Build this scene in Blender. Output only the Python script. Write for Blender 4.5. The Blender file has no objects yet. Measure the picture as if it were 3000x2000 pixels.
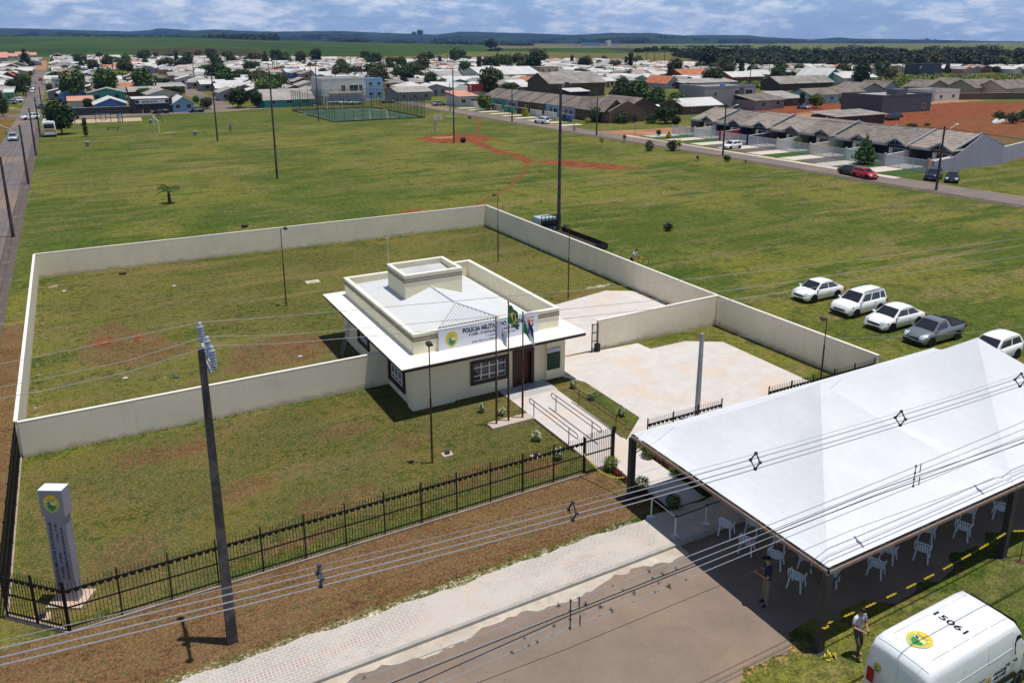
import bpy, bmesh, math, random
import numpy as np
from mathutils import Vector, Matrix
R=math.radians
SC=bpy.context.scene
COL=SC.collection
rnd=random.Random(7)
# ---------------------------------------------------------------- camera
H=19.0; F=2335.0; PIT=R(14.895); YAW=R(28.83); CX=1500.0; CY=739.0
cam=bpy.data.cameras.new('camera'); co=bpy.data.objects.new('camera',cam); COL.objects.link(co)
cam.sensor_width=36; cam.lens=F/3000*36; cam.shift_y=-(1000-CY)/3000; cam.clip_start=.5; cam.clip_end=40000
co.location=(0,0,H); co.rotation_euler=(R(90)-PIT,0,-YAW)
SC.camera=co
# ---------------------------------------------------------------- light
SUNV=Vector((.145,-.095,1)).normalized()
W=bpy.data.worlds.new('World'); SC.world=W; W.use_nodes=True
nt=W.node_tree; nd=nt.nodes; lk=nt.links
for n in list(nd): nd.remove(n)
o=nd.new('ShaderNodeOutputWorld'); bg=nd.new('ShaderNodeBackground'); lk.new(bg.outputs[0],o.inputs[0]); bg.inputs[1].default_value=.086
sky=nd.new('ShaderNodeTexSky'); sky.sky_type='NISHITA'; sky.sun_disc=False
sky.sun_elevation=math.asin(SUNV.z); sky.sun_rotation=math.atan2(SUNV.x,SUNV.y); sky.altitude=1000; sky.air_density=1; sky.dust_density=.4; sky.ozone_density=2.5
tc=nd.new('ShaderNodeTexCoord'); sp=nd.new('ShaderNodeSeparateXYZ'); lk.new(tc.outputs['Generated'],sp.inputs[0])
def M_(op,a,b=None,c=None):
    n=nd.new('ShaderNodeMath'); n.operation=op
    for i,v in enumerate((a,b,c)):
        if v is None: continue
        if isinstance(v,(int,float)): n.inputs[i].default_value=v
        else: lk.new(v,n.inputs[i])
    return n.outputs[0]
den=M_('ADD',M_('MAXIMUM',sp.outputs[2],0),.10)
cmb=nd.new('ShaderNodeCombineXYZ'); lk.new(sp.outputs[0],cmb.inputs[0]); lk.new(sp.outputs[1],cmb.inputs[1]); lk.new(M_('MULTIPLY',sp.outputs[2],M_('ADD',3.6,M_('MULTIPLY',sp.outputs[2],-2.4))),cmb.inputs[2])
def noise(sc,det,rough,dist=0):
    n=nd.new('ShaderNodeTexNoise'); n.inputs['Scale'].default_value=sc; n.inputs['Detail'].default_value=det; n.inputs['Roughness'].default_value=rough; n.inputs['Distortion'].default_value=dist
    lk.new(cmb.outputs[0],n.inputs['Vector']); return n.outputs[0]
def ramp(x,a,b,va=0,vb=1):
    n=nd.new('ShaderNodeMapRange'); n.interpolation_type='SMOOTHSTEP'; lk.new(x,n.inputs[0])
    for i,v in enumerate((a,b,va,vb)): n.inputs[i+1].default_value=v
    return n.outputs[0]
def mixc(f,a,b):
    n=nd.new('ShaderNodeMix'); n.data_type='RGBA'
    if isinstance(f,(int,float)): n.inputs[0].default_value=f
    else: lk.new(f,n.inputs[0])
    for i,v in ((6,a),(7,b)):
        if isinstance(v,tuple): n.inputs[i].default_value=(*v,1)
        else: lk.new(v,n.inputs[i])
    return n.outputs[2]
c1=noise(9,8,.62,.3); c2=noise(26,6,.62,.2)
cov=ramp(M_('ADD',M_('MULTIPLY',c1,.7),M_('MULTIPLY',c2,.3)),.41,.57,.16,1)
zen=ramp(sp.outputs[2],.05,.45)
skyc=mixc(.68,sky.outputs[0],mixc(zen,(2.3,4.4,8.3),(.45,.9,2.1)))
cl=mixc(ramp(c2,.36,.68),(4.6,6.2,8.8),(9.6,10.2,11.2))
lk.new(mixc(M_('MULTIPLY',cov,ramp(sp.outputs[2],.08,.5,1,.15)),skyc,cl),bg.inputs[0])
sl=bpy.data.lights.new('sun','SUN'); sl.energy=4.1; sl.angle=R(.5); sl.color=(1,.96,.88)
so=bpy.data.objects.new('sun',sl); COL.objects.link(so); so.rotation_euler=SUNV.to_track_quat('Z','Y').to_euler(); so.location=(0,0,60)
SC.view_settings.view_transform='Standard'; SC.view_settings.look='None'; SC.view_settings.exposure=.12; SC.view_settings.gamma=1
# ---------------------------------------------------------------- points: a pixel of the survey sheet to a place on the ground
SN,CN,SP,CP=math.sin(YAW),math.cos(YAW),math.sin(PIT),math.cos(PIT)
FW=Vector((SN*CP,CN*CP,-SP)); RT=Vector((CN,-SN,0)); UP=RT.cross(FW)
K=3000/2352
def ray(x,y): return FW+RT*((x*K-CX)/F)-UP*((y*K-CY)/F)
def at(x,y,z=0):
    r=ray(x,y); t=(H-z)/-r.z; return Vector((r.x*t,r.y*t,z))
def atY(x,y,Y):
    r=ray(x,y); t=Y/r.y; return Vector((r.x*t,Y,H+r.z*t))
def atX(x,y,X):
    r=ray(x,y); t=X/r.x; return Vector((X,r.y*t,H+r.z*t))
def az(x,depth):       # ground point at a forward depth for a column
    l=(x*K-CX)/F*CP
    k=depth; return Vector((SN*k+CN*l*k*1.0,CN*k-SN*l*k,0))
# ---------------------------------------------------------------- materials
MT={}
def mat(name,c,rough=.85,var=.12,scale=3,bump=0,bscale=20,metal=0,spec=.35,c2=None,mscale=None,th=(.45,.6),stripe=None,coat=0,alpha=None,trans=0,splash=None):
    if name in MT: return MT[name]
    m=bpy.data.materials.new(name); m.use_nodes=True; MT[name]=m
    n=m.node_tree.nodes; l=m.node_tree.links; b=n['Principled BSDF']
    b.inputs['Roughness'].default_value=rough; b.inputs['Metallic'].default_value=metal; b.inputs['Specular IOR Level'].default_value=spec
    if coat: b.inputs['Coat Weight'].default_value=coat
    t=n.new('ShaderNodeTexCoord'); oi=n.new('ShaderNodeObjectInfo')
    va=n.new('ShaderNodeVectorMath'); va.operation='ADD'; l.new(t.outputs['Object'],va.inputs[0])
    vm=n.new('ShaderNodeVectorMath'); vm.operation='SCALE'; l.new(oi.outputs['Location'],vm.inputs[0]); vm.inputs['Scale'].default_value=.37; l.new(vm.outputs[0],va.inputs[1])
    def nz(s,d=4,r=.6):
        q=n.new('ShaderNodeTexNoise'); q.inputs['Scale'].default_value=s; q.inputs['Detail'].default_value=d; q.inputs['Roughness'].default_value=r; l.new(va.outputs[0],q.inputs['Vector']); return q
    def mx(f,a,bb,bt='MIX'):
        q=n.new('ShaderNodeMix'); q.data_type='RGBA'; q.blend_type=bt
        if isinstance(f,float): q.inputs[0].default_value=f
        else: l.new(f,q.inputs[0])
        for i,v in ((6,a),(7,bb)):
            if isinstance(v,tuple): q.inputs[i].default_value=(*v[:3],1)
            else: l.new(v,q.inputs[i])
        return q.outputs[2]
    def mr(x,a,bb,va_=0,vb=1):
        q=n.new('ShaderNodeMapRange'); l.new(x,q.inputs[0])
        for i,v in enumerate((a,bb,va_,vb)): q.inputs[i+1].default_value=v
        return q.outputs[0]
    lo=tuple(v*(1-var) for v in c); hi=tuple(min(1,v*(1+var)) for v in c)
    col=mx(mr(nz(scale,6,.65).outputs[0],.32,.68),lo,hi)
    if c2: col=mx(mr(nz(mscale or scale*.4,6,.65).outputs[0],th[0],th[1]),col,c2)
    if stripe:            # (axis, period, darkest, sharp)
        sx=n.new('ShaderNodeSeparateXYZ'); l.new(t.outputs['Object'],sx.inputs[0])
        q=n.new('ShaderNodeMath'); q.operation='MULTIPLY'; l.new(sx.outputs[stripe[0]],q.inputs[0]); q.inputs[1].default_value=2*math.pi/stripe[1]
        q2=n.new('ShaderNodeMath'); q2.operation='SINE'; l.new(q.outputs[0],q2.inputs[0])
        f=mr(q2.outputs[0],-1,stripe[3],stripe[2],1)
        cb=n.new('ShaderNodeCombineColor'); [l.new(f,cb.inputs[i]) for i in range(3)]
        col=mx(1.0,col,cb.outputs[0],'MULTIPLY')
    if splash:            # soil thrown up against the foot of a wall, and rain streaks below its top
        sz=n.new('ShaderNodeSeparateXYZ'); l.new(t.outputs['Object'],sz.inputs[0]); q=n.new('ShaderNodeMath'); q.operation='MULTIPLY_ADD'; l.new(nz(1.1,5,.7).outputs[0],q.inputs[0]); q.inputs[1].default_value=-.9; l.new(sz.outputs[2],q.inputs[2])
        col=mx(mr(q.outputs[0],-.42,-.12,.75,0),col,splash)
        mp=n.new('ShaderNodeMapping'); mp.inputs['Scale'].default_value=(1.6,1.6,.12); l.new(va.outputs[0],mp.inputs[0]); q=n.new('ShaderNodeTexNoise'); q.inputs['Scale'].default_value=2; q.inputs['Detail'].default_value=5; l.new(mp.outputs[0],q.inputs['Vector']); col=mx(mr(q.outputs[0],.54,.76,0,.28),col,tuple(v*.72 for v in c))
    l.new(col,b.inputs['Base Color'])
    if bump:
        bp=n.new('ShaderNodeBump'); bp.inputs['Strength'].default_value=bump; bp.inputs['Distance'].default_value=.05; l.new(nz(bscale,3).outputs[0],bp.inputs['Height']); l.new(bp.outputs[0],b.inputs['Normal'])
    if alpha is not None:
        b.inputs['Alpha'].default_value=alpha
    if trans: b.inputs['Transmission Weight'].default_value=trans
    return m
# ---------------------------------------------------------------- mesh builder
class MB:
    def __init__(s): s.v=[]; s.f=[]; s.mi=[]; s.m=0
    def add(s,vs,fs,m=None):
        o=len(s.v); s.v+= [tuple(v) for v in vs]; s.f+=[tuple(i+o for i in f) for f in fs]; s.mi+=[s.m if m is None else m]*len(fs); return s
    def box(s,x0,x1,y0,y1,z0,z1,m=None):
        return s.add([(x0,y0,z0),(x1,y0,z0),(x1,y1,z0),(x0,y1,z0),(x0,y0,z1),(x1,y0,z1),(x1,y1,z1),(x0,y1,z1)],[(3,2,1,0),(4,5,6,7),(0,1,5,4),(1,2,6,5),(2,3,7,6),(3,0,4,7)],m)
    def hexa(s,b,t,m=None):
        return s.add(list(b)+list(t),[(3,2,1,0),(4,5,6,7),(0,1,5,4),(1,2,6,5),(2,3,7,6),(3,0,4,7)],m)
    def poly(s,p,m=None): return s.add(p,[tuple(range(len(p)))],m)
    def prism(s,p,z0,z1,m=None):     # polygon in xy, counter clockwise
        n=len(p); return s.add([(x,y,z0) for x,y in p]+[(x,y,z1) for x,y in p],[tuple(range(n-1,-1,-1)),tuple(range(n,2*n))]+[(i,(i+1)%n,n+(i+1)%n,n+i) for i in range(n)],m)
    def tube(s,pts,r,n=8,r1=None,m=None,cap=True):
        pts=[Vector(p) for p in pts]; N=len(pts); ring=[]; a=None
        for i,p in enumerate(pts):
            d=(pts[min(i+1,N-1)]-pts[max(i-1,0)]).normalized()
            if a is None: a=d.cross(Vector((0,0,1))) if abs(d.z)<.95 else d.cross(Vector((1,0,0)))
            a=(a-d*a.dot(d)).normalized(); b=d.cross(a)
            rr=r if r1 is None else r+(r1-r)*i/max(1,N-1)
            if isinstance(r,(list,tuple)): rr=r[i]
            ring.append([p+(a*math.cos(2*math.pi*k/n)+b*math.sin(2*math.pi*k/n))*rr for k in range(n)])
        vs=[v for q in ring for v in q]; fs=[]
        for i in range(N-1):
            for k in range(n): fs.append((i*n+k,i*n+(k+1)%n,(i+1)*n+(k+1)%n,(i+1)*n+k))
        if cap: fs+= [tuple(range(n-1,-1,-1)),tuple(range((N-1)*n,N*n))]
        return s.add(vs,fs,m)
    def lathe(s,prof,c=(0,0,0),n=16,m=None,axis='z'):
        vs=[];fs=[]
        for r,z in prof:
            for k in range(n):
                a=2*math.pi*k/n; p=(r*math.cos(a),r*math.sin(a),z)
                if axis=='y': p=(p[0],p[2],p[1])
                if axis=='x': p=(p[2],p[0],p[1])
                vs.append((p[0]+c[0],p[1]+c[1],p[2]+c[2]))
        for i in range(len(prof)-1):
            for k in range(n): fs.append((i*n+k,i*n+(k+1)%n,(i+1)*n+(k+1)%n,(i+1)*n+k))
        fs+=[tuple(range(n-1,-1,-1)),tuple(range((len(prof)-1)*n,len(prof)*n))]
        return s.add(vs,fs,m)
    def mesh(s,name,mats,smooth=False):
        me=bpy.data.meshes.new(name); me.from_pydata(s.v,[],s.f)
        if not isinstance(mats,(list,tuple)): mats=[mats]
        for q in mats: me.materials.append(q)
        if len(mats)>1: me.polygons.foreach_set('material_index',s.mi)
        if smooth: me.polygons.foreach_set('use_smooth',[True]*len(s.f))
        me.update(); return me
    def build(s,name,mats,parent=None,smooth=False,loc=None): return link(name,s.mesh(name,mats,smooth),parent,loc)
def link(name,me,parent=None,loc=None,rz=0):
    o=bpy.data.objects.new(name,me); COL.objects.link(o)
    if parent: o.parent=parent
    if loc is not None: o.location=loc
    if rz: o.rotation_euler=(0,0,rz)
    return o
def tag(o,label=None,cat=None,group=None,kind=None):
    if label: o['label']=label
    if cat: o['category']=cat
    if group: o['group']=group
    if kind: o['kind']=kind
    return o
def thing(name,label,cat,loc=(0,0,0),rz=0,group=None):
    o=bpy.data.objects.new(name,None); COL.objects.link(o); o.location=loc; o.rotation_euler=(0,0,rz); o.empty_display_size=.3
    return tag(o,label,cat,group)
KIDS={}
def dup(o,loc=None,rz=None,label=None,group=None,scale=None,parent=None):
    c=o.copy(); COL.objects.link(c)
    if parent: c.parent=parent
    if loc is not None: c.location=loc
    if rz is not None: c.rotation_euler=(o.rotation_euler.x,o.rotation_euler.y,rz)
    if label: c['label']=label
    if group: c['group']=group
    if scale: c.scale=scale if not isinstance(scale,(int,float)) else (scale,)*3
    for ch in o.children: dup(ch,parent=c)
    return c
def text_mesh(body,size,material,bold=.0,align='LEFT',shear=0,ext=.002,spacing=1):
    cu=bpy.data.curves.new('lettering','FONT'); cu.body=body; cu.size=size; cu.align_x=align; cu.offset=bold; cu.shear=shear; cu.extrude=ext; cu.resolution_u=3; cu.space_character=spacing
    t=bpy.data.objects.new('lettering',cu); COL.objects.link(t); dg=bpy.context.evaluated_depsgraph_get(); dg.update()
    me=bpy.data.meshes.new_from_object(t.evaluated_get(dg)); bpy.data.objects.remove(t); bpy.data.curves.remove(cu)
    me.materials.clear(); me.materials.append(material); return me
def fit_text(body,w,h,material,parent,mtx,name='lettering',bold=.02,shear=0):
    """lettering scaled to a width and cap height, placed by a matrix whose xy plane is the sign's face"""
    me=text_mesh(body,1,material,bold=bold,shear=shear)
    co_=np.empty(len(me.vertices)*3); me.vertices.foreach_get('co',co_); co_=co_.reshape(-1,3)
    mn,mx=co_.min(0),co_.max(0); co_[:,0]=(co_[:,0]-mn[0])/(mx[0]-mn[0])*w; co_[:,1]*=h/.72
    me.vertices.foreach_set('co',co_.ravel()); me.update()
    o=link(name,me,parent); o.matrix_local=mtx; return o
def frame_m(o,ax,ay):      # origin, x axis, y axis
    ax=Vector(ax).normalized(); ay=Vector(ay).normalized(); azx=ax.cross(ay)
    return Matrix(((ax.x,ay.x,azx.x,o[0]),(ax.y,ay.y,azx.y,o[1]),(ax.z,ay.z,azx.z,o[2]),(0,0,0,1)))
# common materials
WHITE=mat('white_paint',(.8,.8,.78),.6,.03)
CREAM=mat('cream_wall_paint',(.84,.755,.585),.9,.04,.8,c2=(.74,.66,.50),mscale=.5,th=(.52,.8),splash=(.50,.36,.24))
BROWN=mat('dark_brown_paint',(.05,.026,.02),.6,.15,4)
RUST=mat('rust_brown_steel',(.075,.03,.018),.7,.35,9)
BLACKI=mat('black_iron',(.008,.008,.009),.55,.2)
GLASS=mat('dark_window_glass',(.02,.024,.03),.08,.2,spec=.6)
CONC=mat('grey_concrete',(.42,.40,.37),.9,.15,3)
POLEC=mat('weathered_pole_concrete',(.09,.08,.08),.9,.3,3,c2=(.045,.04,.04),mscale=1.2)
POLEL=mat('light_pole_concrete',(.2,.19,.18),.9,.25,3)
TYRE=mat('tyre_rubber',(.015,.015,.016),.8,.1)
RIM=mat('alloy_rim',(.45,.46,.48),.35,.05,metal=.6)
WIRE=mat('aluminium_wire',(.42,.42,.44),.35,.1,metal=.5)
WIREB=mat('black_cable',(.012,.012,.014),.6,.1)
# ================================================================ GROUND
def axis(fine,start,stop,g):
    a=list(fine); st=fine[-1]-fine[-2]; x=a[-1]
    while x<stop: st*=g; x+=st; a.append(x)
    st=fine[1]-fine[0]; x=a[0]; b=[]
    while x>start: st*=g; x-=st; b.append(x)
    return np.array(b[::-1]+a)
GX=axis(list(np.arange(-14,60,.5))+list(np.arange(60,131,1.)),-16000,16000,1.09)
GY=axis(list(np.arange(6,82,.5))+list(np.arange(82,265,1.)),-200,16000,1.09)
XX,YY=np.meshgrid(GX,GY)
def seg(px,py,ax,ay,bx,by):
    dx,dy=bx-ax,by-ay; t=np.clip(((px-ax)*dx+(py-ay)*dy)/(dx*dx+dy*dy+1e-9),0,1); return np.hypot(px-ax-t*dx,py-ay-t*dy)
def line_mask(pts,w,soft=.6):
    d=np.full(XX.shape,1e9)
    for (a,b),(c,e) in zip(pts[:-1],pts[1:]): d=np.minimum(d,seg(XX,YY,a,b,c,e))
    return np.clip((w+soft-d)/(2*soft)+.0,0,1)
def ell(cx,cy,rx,ry,rot=0,soft=.35):
    c,s=math.cos(rot),math.sin(rot); u=(XX-cx)*c+(YY-cy)*s; v=-(XX-cx)*s+(YY-cy)*c
    return np.clip((1+soft-np.hypot(u/rx,v/ry))/(2*soft),0,1)
def rect(x0,x1,y0,y1,s=.4):
    f=lambda d: np.clip(d/s*.5+.5,0,1)
    return f(XX-x0)*f(x1-XX)*f(YY-y0)*f(y1-YY)
def P2(*c): return [tuple(at(x,y)[:2]) for x,y in c]
red=np.zeros(XX.shape); dry=red.copy(); chalk=red.copy(); lush=red.copy(); sand=red.copy()
def up(a,b,k=1): np.maximum(a,b*k,out=a)
# paths worn through the field
up(red,line_mask(P2((1092,268),(1095,278),(1104,285),(1097,296),(1098,306)),.45),.95)
up(red,line_mask(P2((1085,320),(1110,335),(1150,350),(1190,358),(1213,372)),1.1),1)
up(red,line_mask(P2((1213,372),(1205,395),(1170,430),(1095,470)),.35,.5),.95)
def polymask(pts,soft=1):
    ins=np.zeros(XX.shape,bool); d=np.full(XX.shape,1e9)
    for (a,b),(c,e) in zip(pts,pts[1:]+pts[:1]):
        cond=((b>YY)!=(e>YY))&(XX<(c-a)*(YY-b)/((e-b) if abs(e-b)>1e-9 else 1e-9)+a); ins^=cond
        d=np.minimum(d,seg(XX,YY,a,b,c,e))
    return np.clip(np.where(ins,d,-d)/(2*soft)+.5,0,1)
court=polymask(P2((948,319),(1000,311),(1050,307),(1092,309),(1140,317),(1085,327),(1010,330)),.5); up(red,court,1)
up(sand,polymask(P2((985,315),(1040,313),(1048,317),(1005,319)),.4),.8)
up(red,polymask(P2((1213,371),(1290,367),(1380,374),(1490,388),(1400,391),(1300,384)),1.2),.85)
up(red,ell(*at(1340,378)[:2],9,3.6,-.9),.55); up(red,ell(*at(1110,322)[:2],5,3,-.3),.6); up(red,ell(*at(1150,352)[:2],2.6,2,0),.55)
up(red,ell(*at(945,484)[:2],2.2,.9,.3),.7)
up(red,ell(*at(2060,585)[:2],5,1.4,-.3),.45); up(red,ell(*at(2080,640)[:2],2,.5,0),.4)
# beaten path left of the pitch
up(sand,line_mask(P2((517,265),(545,282),(592,299)),.5),.6)
# red earth lot behind the row houses
up(red,polymask([(128,112),(150,160),(178,190),(262,150),(330,140),(330,95),(190,88),(140,98)],3),.62)
up(red,polymask([(130,118),(150,158),(178,188),(262,148),(250,135),(190,120)],3),.85)
up(dry,polymask([(116,104),(128,112),(150,160),(190,150),(330,140),(330,60),(200,60),(122,74)],4),.62)
# front verge and yard are dry
up(dry,rect(-14,19.5,13.5,26.8,.6)*np.clip((YY-22.3)*.9,0,1),1)
up(dry,rect(-14,-4.1,26,62,.8),.92)
up(dry,rect(-4,23.6,26.8,40.4,.5),.50)
for q in ((2,38,3,1.2),(8,30,2.5,1),(14,29,2,.9),(4.5,33,2,.8),(0,30,1.5,2),(10,36,2,.8),(17,28,1.2,.8),(6,28,2,.6),(12.5,33.5,1.4,.7)): up(dry,ell(*q),.72)
up(dry,rect(-3.8,37.2,40.6,73.5,.5),.45)
for cx_,cy_,rx,ry,k in ((1.2,54,2.6,3.4,.95),(2.6,52,2.8,2,.8),(10,48.5,3.6,2.6,.95),(8,47,2.4,1.4,.7),(0.6,57.5,1.2,1.8,.9),(25,60,5,2,.35),(30,64,4,2,.3),(5,45.5,2,1,.5),(27,49,6,1.2,.5)): up(dry,ell(cx_,cy_,rx,ry),k)
for cx_,cy_,rx,ry,k in ((.2,55.6,.9,1.1,.75),(2.2,55.2,.4,1.8,.7),(9.8,48.6,2,1.2,.45),(2.6,63.5,.8,.5,.6),(32.5,49.3,3,.6,.5),(24.2,36.2,1.0,.8,.9)): up(red,ell(cx_,cy_,rx,ry),k)
up(chalk,ell(8.6,43.2,1.7,1.1,.3),.55); up(chalk,ell(3,47.4,1.3,.5,.2),.5); up(chalk,ell(8,41.6,2.6,.5),.3); up(chalk,ell(35.5,50,1.6,.5),.75)
up(chalk,rect(-3.9,-3.0,40.8,72.5,.4),.5); up(chalk,rect(-3.5,13,39.7,40.4,.3),.42)
up(chalk,rect(-5,18.6,22.0,22.9,.7),1.0); up(chalk,rect(24,37,73,73.5),.3)
up(sand,rect(9.5,19.4,14.0,15.5,.7),.62); up(red,ell(18.6,25.0,1.2,2.6),.3)
up(lush,rect(-6.4,2,74.6,93,2),.7); up(lush,rect(19.5,60,5,13.9,1),.35); up(lush,rect(0,60,190,250,8),.5)
for q in ((25,95,18,9),(2,150,8,30),(60,60,12,8)): up(lush,ell(*q),.45)
up(red,rect(-40,-12.6,160,262,2)*0+rect(-19,-10.8,100,262,1.5),.55)      # bare strip beyond the left road
up(dry,rect(104,260,150,420,6),.25)
up(dry,rect(-8,760,263,960,8),.50); up(sand,rect(-8,760,268,960,8),.34)
cz=np.zeros(XX.shape)
vs=np.stack([XX,YY,cz],-1).reshape(-1,3)
ny,nx=XX.shape; idx=np.arange(nx*ny).reshape(ny,nx)
fs=np.stack([idx[:-1,:-1],idx[:-1,1:],idx[1:,1:],idx[1:,:-1]],-1).reshape(-1,4)
def npmesh(name,v,f,mats,smooth=False,mi=None):
    me=bpy.data.meshes.new(name); k=f.shape[1]
    me.vertices.add(len(v)); me.vertices.foreach_set('co',np.asarray(v,np.float32).ravel())
    me.loops.add(f.size); me.loops.foreach_set('vertex_index',f.ravel().astype(np.int32))
    me.polygons.add(len(f)); me.polygons.foreach_set('loop_start',np.arange(0,f.size,k,dtype=np.int32)); me.polygons.foreach_set('loop_total',np.full(len(f),k,np.int32))
    if mi is not None: me.polygons.foreach_set('material_index',mi.astype(np.int32))
    if smooth: me.polygons.foreach_set('use_smooth',np.ones(len(f),bool))
    for m in (mats if isinstance(mats,(list,tuple)) else [mats]): me.materials.append(m)
    me.update(calc_edges=True); return me
def attr(me,name,arrs):
    a=me.color_attributes.new(name,'FLOAT_COLOR','POINT'); n=len(me.vertices); d=np.ones((n,4),np.float32)
    for i,x in enumerate(arrs): d[:,i]=x.ravel()
    a.data.foreach_set('color',d.ravel())
# grass, dry turf, soil and chalk are told apart by where they lie
gm=bpy.data.materials.new('grass_field'); gm.use_nodes=True; n_=gm.node_tree.nodes; l_=gm.node_tree.links; B_=n_['Principled BSDF']; B_.inputs['Roughness'].default_value=.95; B_.inputs['Specular IOR Level'].default_value=.1
T_=n_.new('ShaderNodeTexCoord')
def gn(s,d=5,r=.6,sx=1,sy=1,dist=0):
    mp=n_.new('ShaderNodeMapping'); mp.inputs['Scale'].default_value=(sx,sy,1); l_.new(T_.outputs['Object'],mp.inputs[0])
    q=n_.new('ShaderNodeTexNoise'); q.inputs['Scale'].default_value=s; q.inputs['Detail'].default_value=d; q.inputs['Roughness'].default_value=r; q.inputs['Distortion'].default_value=dist; l_.new(mp.outputs[0],q.inputs['Vector']); return q.outputs[0]
def gmx(f,a,b,bt='MIX'):
    q=n_.new('ShaderNodeMix'); q.data_type='RGBA'; q.blend_type=bt
    if isinstance(f,float): q.inputs[0].default_value=f
    else: l_.new(f,q.inputs[0])
    for i,v in ((6,a),(7,b)):
        if isinstance(v,tuple): q.inputs[i].default_value=(*v,1)
        else: l_.new(v,q.inputs[i])
    return q.outputs[2]
def gmr(x,a,b,c=0,d=1,sm=True):
    q=n_.new('ShaderNodeMapRange'); q.interpolation_type='SMOOTHSTEP' if sm else 'LINEAR'; l_.new(x,q.inputs[0])
    for i,v in enumerate((a,b,c,d)): q.inputs[i+1].default_value=v
    return q.outputs[0]
def gma(op,a,b):
    q=n_.new('ShaderNodeMath'); q.operation=op
    for i,v in enumerate((a,b)):
        if isinstance(v,(int,float)): q.inputs[i].default_value=v
        else: l_.new(v,q.inputs[i])
    return q.outputs[0]
def attrn(name):
    q=n_.new('ShaderNodeAttribute'); q.attribute_name=name; s=n_.new('ShaderNodeSeparateColor'); l_.new(q.outputs['Color'],s.inputs[0]); return s.outputs
A1=attrn('soil'); A2=attrn('turf')
nf=gn(9,3,.7); nf2=gn(2.2,5,.7); nm=gn(.5,6,.65,1,1,.4); nl=gn(.055,6,.6,1,1,.5); ns=gn(.22,5,.6,.5,1.6,.3); nvf=gn(28,2,.6)
base=gmx(gmr(nl,.40,.58),(.076,.104,.015),(.150,.152,.028))
base=gmx(gmr(ns,.48,.68,0,.9),base,(.175,.145,.060))
base=gmx(gmr(gn(.9,5,.65,.6,1.5,.3),.56,.72,0,.7),base,(.15,.10,.05))
base=gmx(gmr(nm,.50,.66,0,.75),base,(.045,.072,.014))
base=gmx(gmr(gn(.13,5,.62,.28,2.6,.2),.54,.66,0,.8),base,(.20,.155,.062))
base=gmx(gmr(gn(.16,5,.62,.35,1.8,.4),.55,.66,0,.8),base,(.044,.082,.010))
base=gmx(gma('MULTIPLY',A2[1],.85),base,(.050,.088,.012))
fray=gma('ADD',gma('MULTIPLY',nf,.5),gma('MULTIPLY',nf2,.5))
dryc=gmx(gmr(nm,.35,.65),(.150,.076,.034),(.190,.115,.055)); dryc=gmx(gmr(nf2,.5,.66),dryc,(.062,.070,.022)); dryc=gmx(gmr(nf,.55,.75,0,.7),dryc,(.20,.13,.065))
def masked(a,th=.35): return gmr(gma('ADD',a,gma('MULTIPLY',gma('SUBTRACT',fray,.5),1.5)),th,th+.3)
base=gmx(masked(A2[0],.38),base,dryc)
redc=gmx(gmr(nm,.35,.68),(.175,.050,.022),(.27,.088,.038)); redc=gmx(gmr(nf2,.5,.75,0,.6),redc,(.12,.05,.03))
base=gmx(masked(A1[0],.42),base,redc)
base=gmx(masked(A1[2],.42),base,(.36,.20,.10))
base=gmx(masked(A1[1],.5),base,gmx(gmr(nf,.4,.6),(.42,.38,.31),(.56,.52,.45)))
base=gmx(1.0,base,gmx(gmr(nvf,.3,.7,0,1),(.62,.62,.62),(1.28,1.28,1.28)),'MULTIPLY')
base=gmx(1.0,base,gmx(gmr(fray,.39,.61,0,1),(.50,.54,.50),(1.42,1.38,1.3)),'MULTIPLY')
l_.new(base,B_.inputs['Base Color'])
bp=n_.new('ShaderNodeBump'); bp.inputs['Strength'].default_value=.55; bp.inputs['Distance'].default_value=.06; l_.new(gma('ADD',nf,gma('MULTIPLY',nvf,.5)),bp.inputs['Height']); l_.new(bp.outputs[0],B_.inputs['Normal'])
me=npmesh('ground',vs,fs,gm); attr(me,'soil',(red,chalk,sand)); attr(me,'turf',(dry,lush))
tag(link('ground',me),kind='structure')
# ---- crop fields rising behind the town
prof=[(0,84),(400,86),(640,93),(784,96.5),(1000,100.5),(1180,104),(1350,104.8),(1500,107.5),(1680,109),(2500,111)]
px_=np.linspace(-120,2480,210); rr=np.concatenate([np.linspace(820,2600,60),np.linspace(2680,3600,8)])
def interp(x,pts): return np.interp(x,[p[0] for p in pts],[p[1] for p in pts])
PX,RR=np.meshgrid(px_,rr)
crest=H+(92.6-interp(PX,prof))/1829*2500
start=interp(PX,[(0,900),(300,820),(700,900),(1000,800),(1500,760),(1700,1300),(2500,1500)])
s=np.clip((RR-start)/(2500-start),0,1); s=s*s*(3-2*s)*.55+s*.45
Z=s*(crest+.8)-.8+np.where(s>0,1.5*np.sin(PX/160+RR/300)*s*(1-s)*4,0)
Z=np.where(RR>2500,crest-(RR-2500)**1.2*.03,Z)
l=(PX*K-CX)/F*CP; X=SN*RR+CN*l*RR; Y=CN*RR-SN*l*RR
v=np.stack([X,Y,Z],-1).reshape(-1,3); ny,nx=PX.shape; idx=np.arange(nx*ny).reshape(ny,nx)
f=np.stack([idx[:-1,:-1],idx[:-1,1:],idx[1:,1:],idx[1:,:-1]],-1).reshape(-1,4)
scr=92.6-(Z-H)/RR*1829     # where a place shows on the survey sheet
g=lambda m:np.clip(m,0,1)
dark=g((PX-1340-(scr-108)*8)/40)*g((scr-107.2)/1)*g((118+ (PX-1400)*.012-scr)/1)*g((1760-PX)/30)
tan=g((PX-1110)/40)*g((1560-PX)/60)*g((scr-103.3)/1.0)*g((110.5+(PX-1300)*-.004-scr)/1.2)
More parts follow.
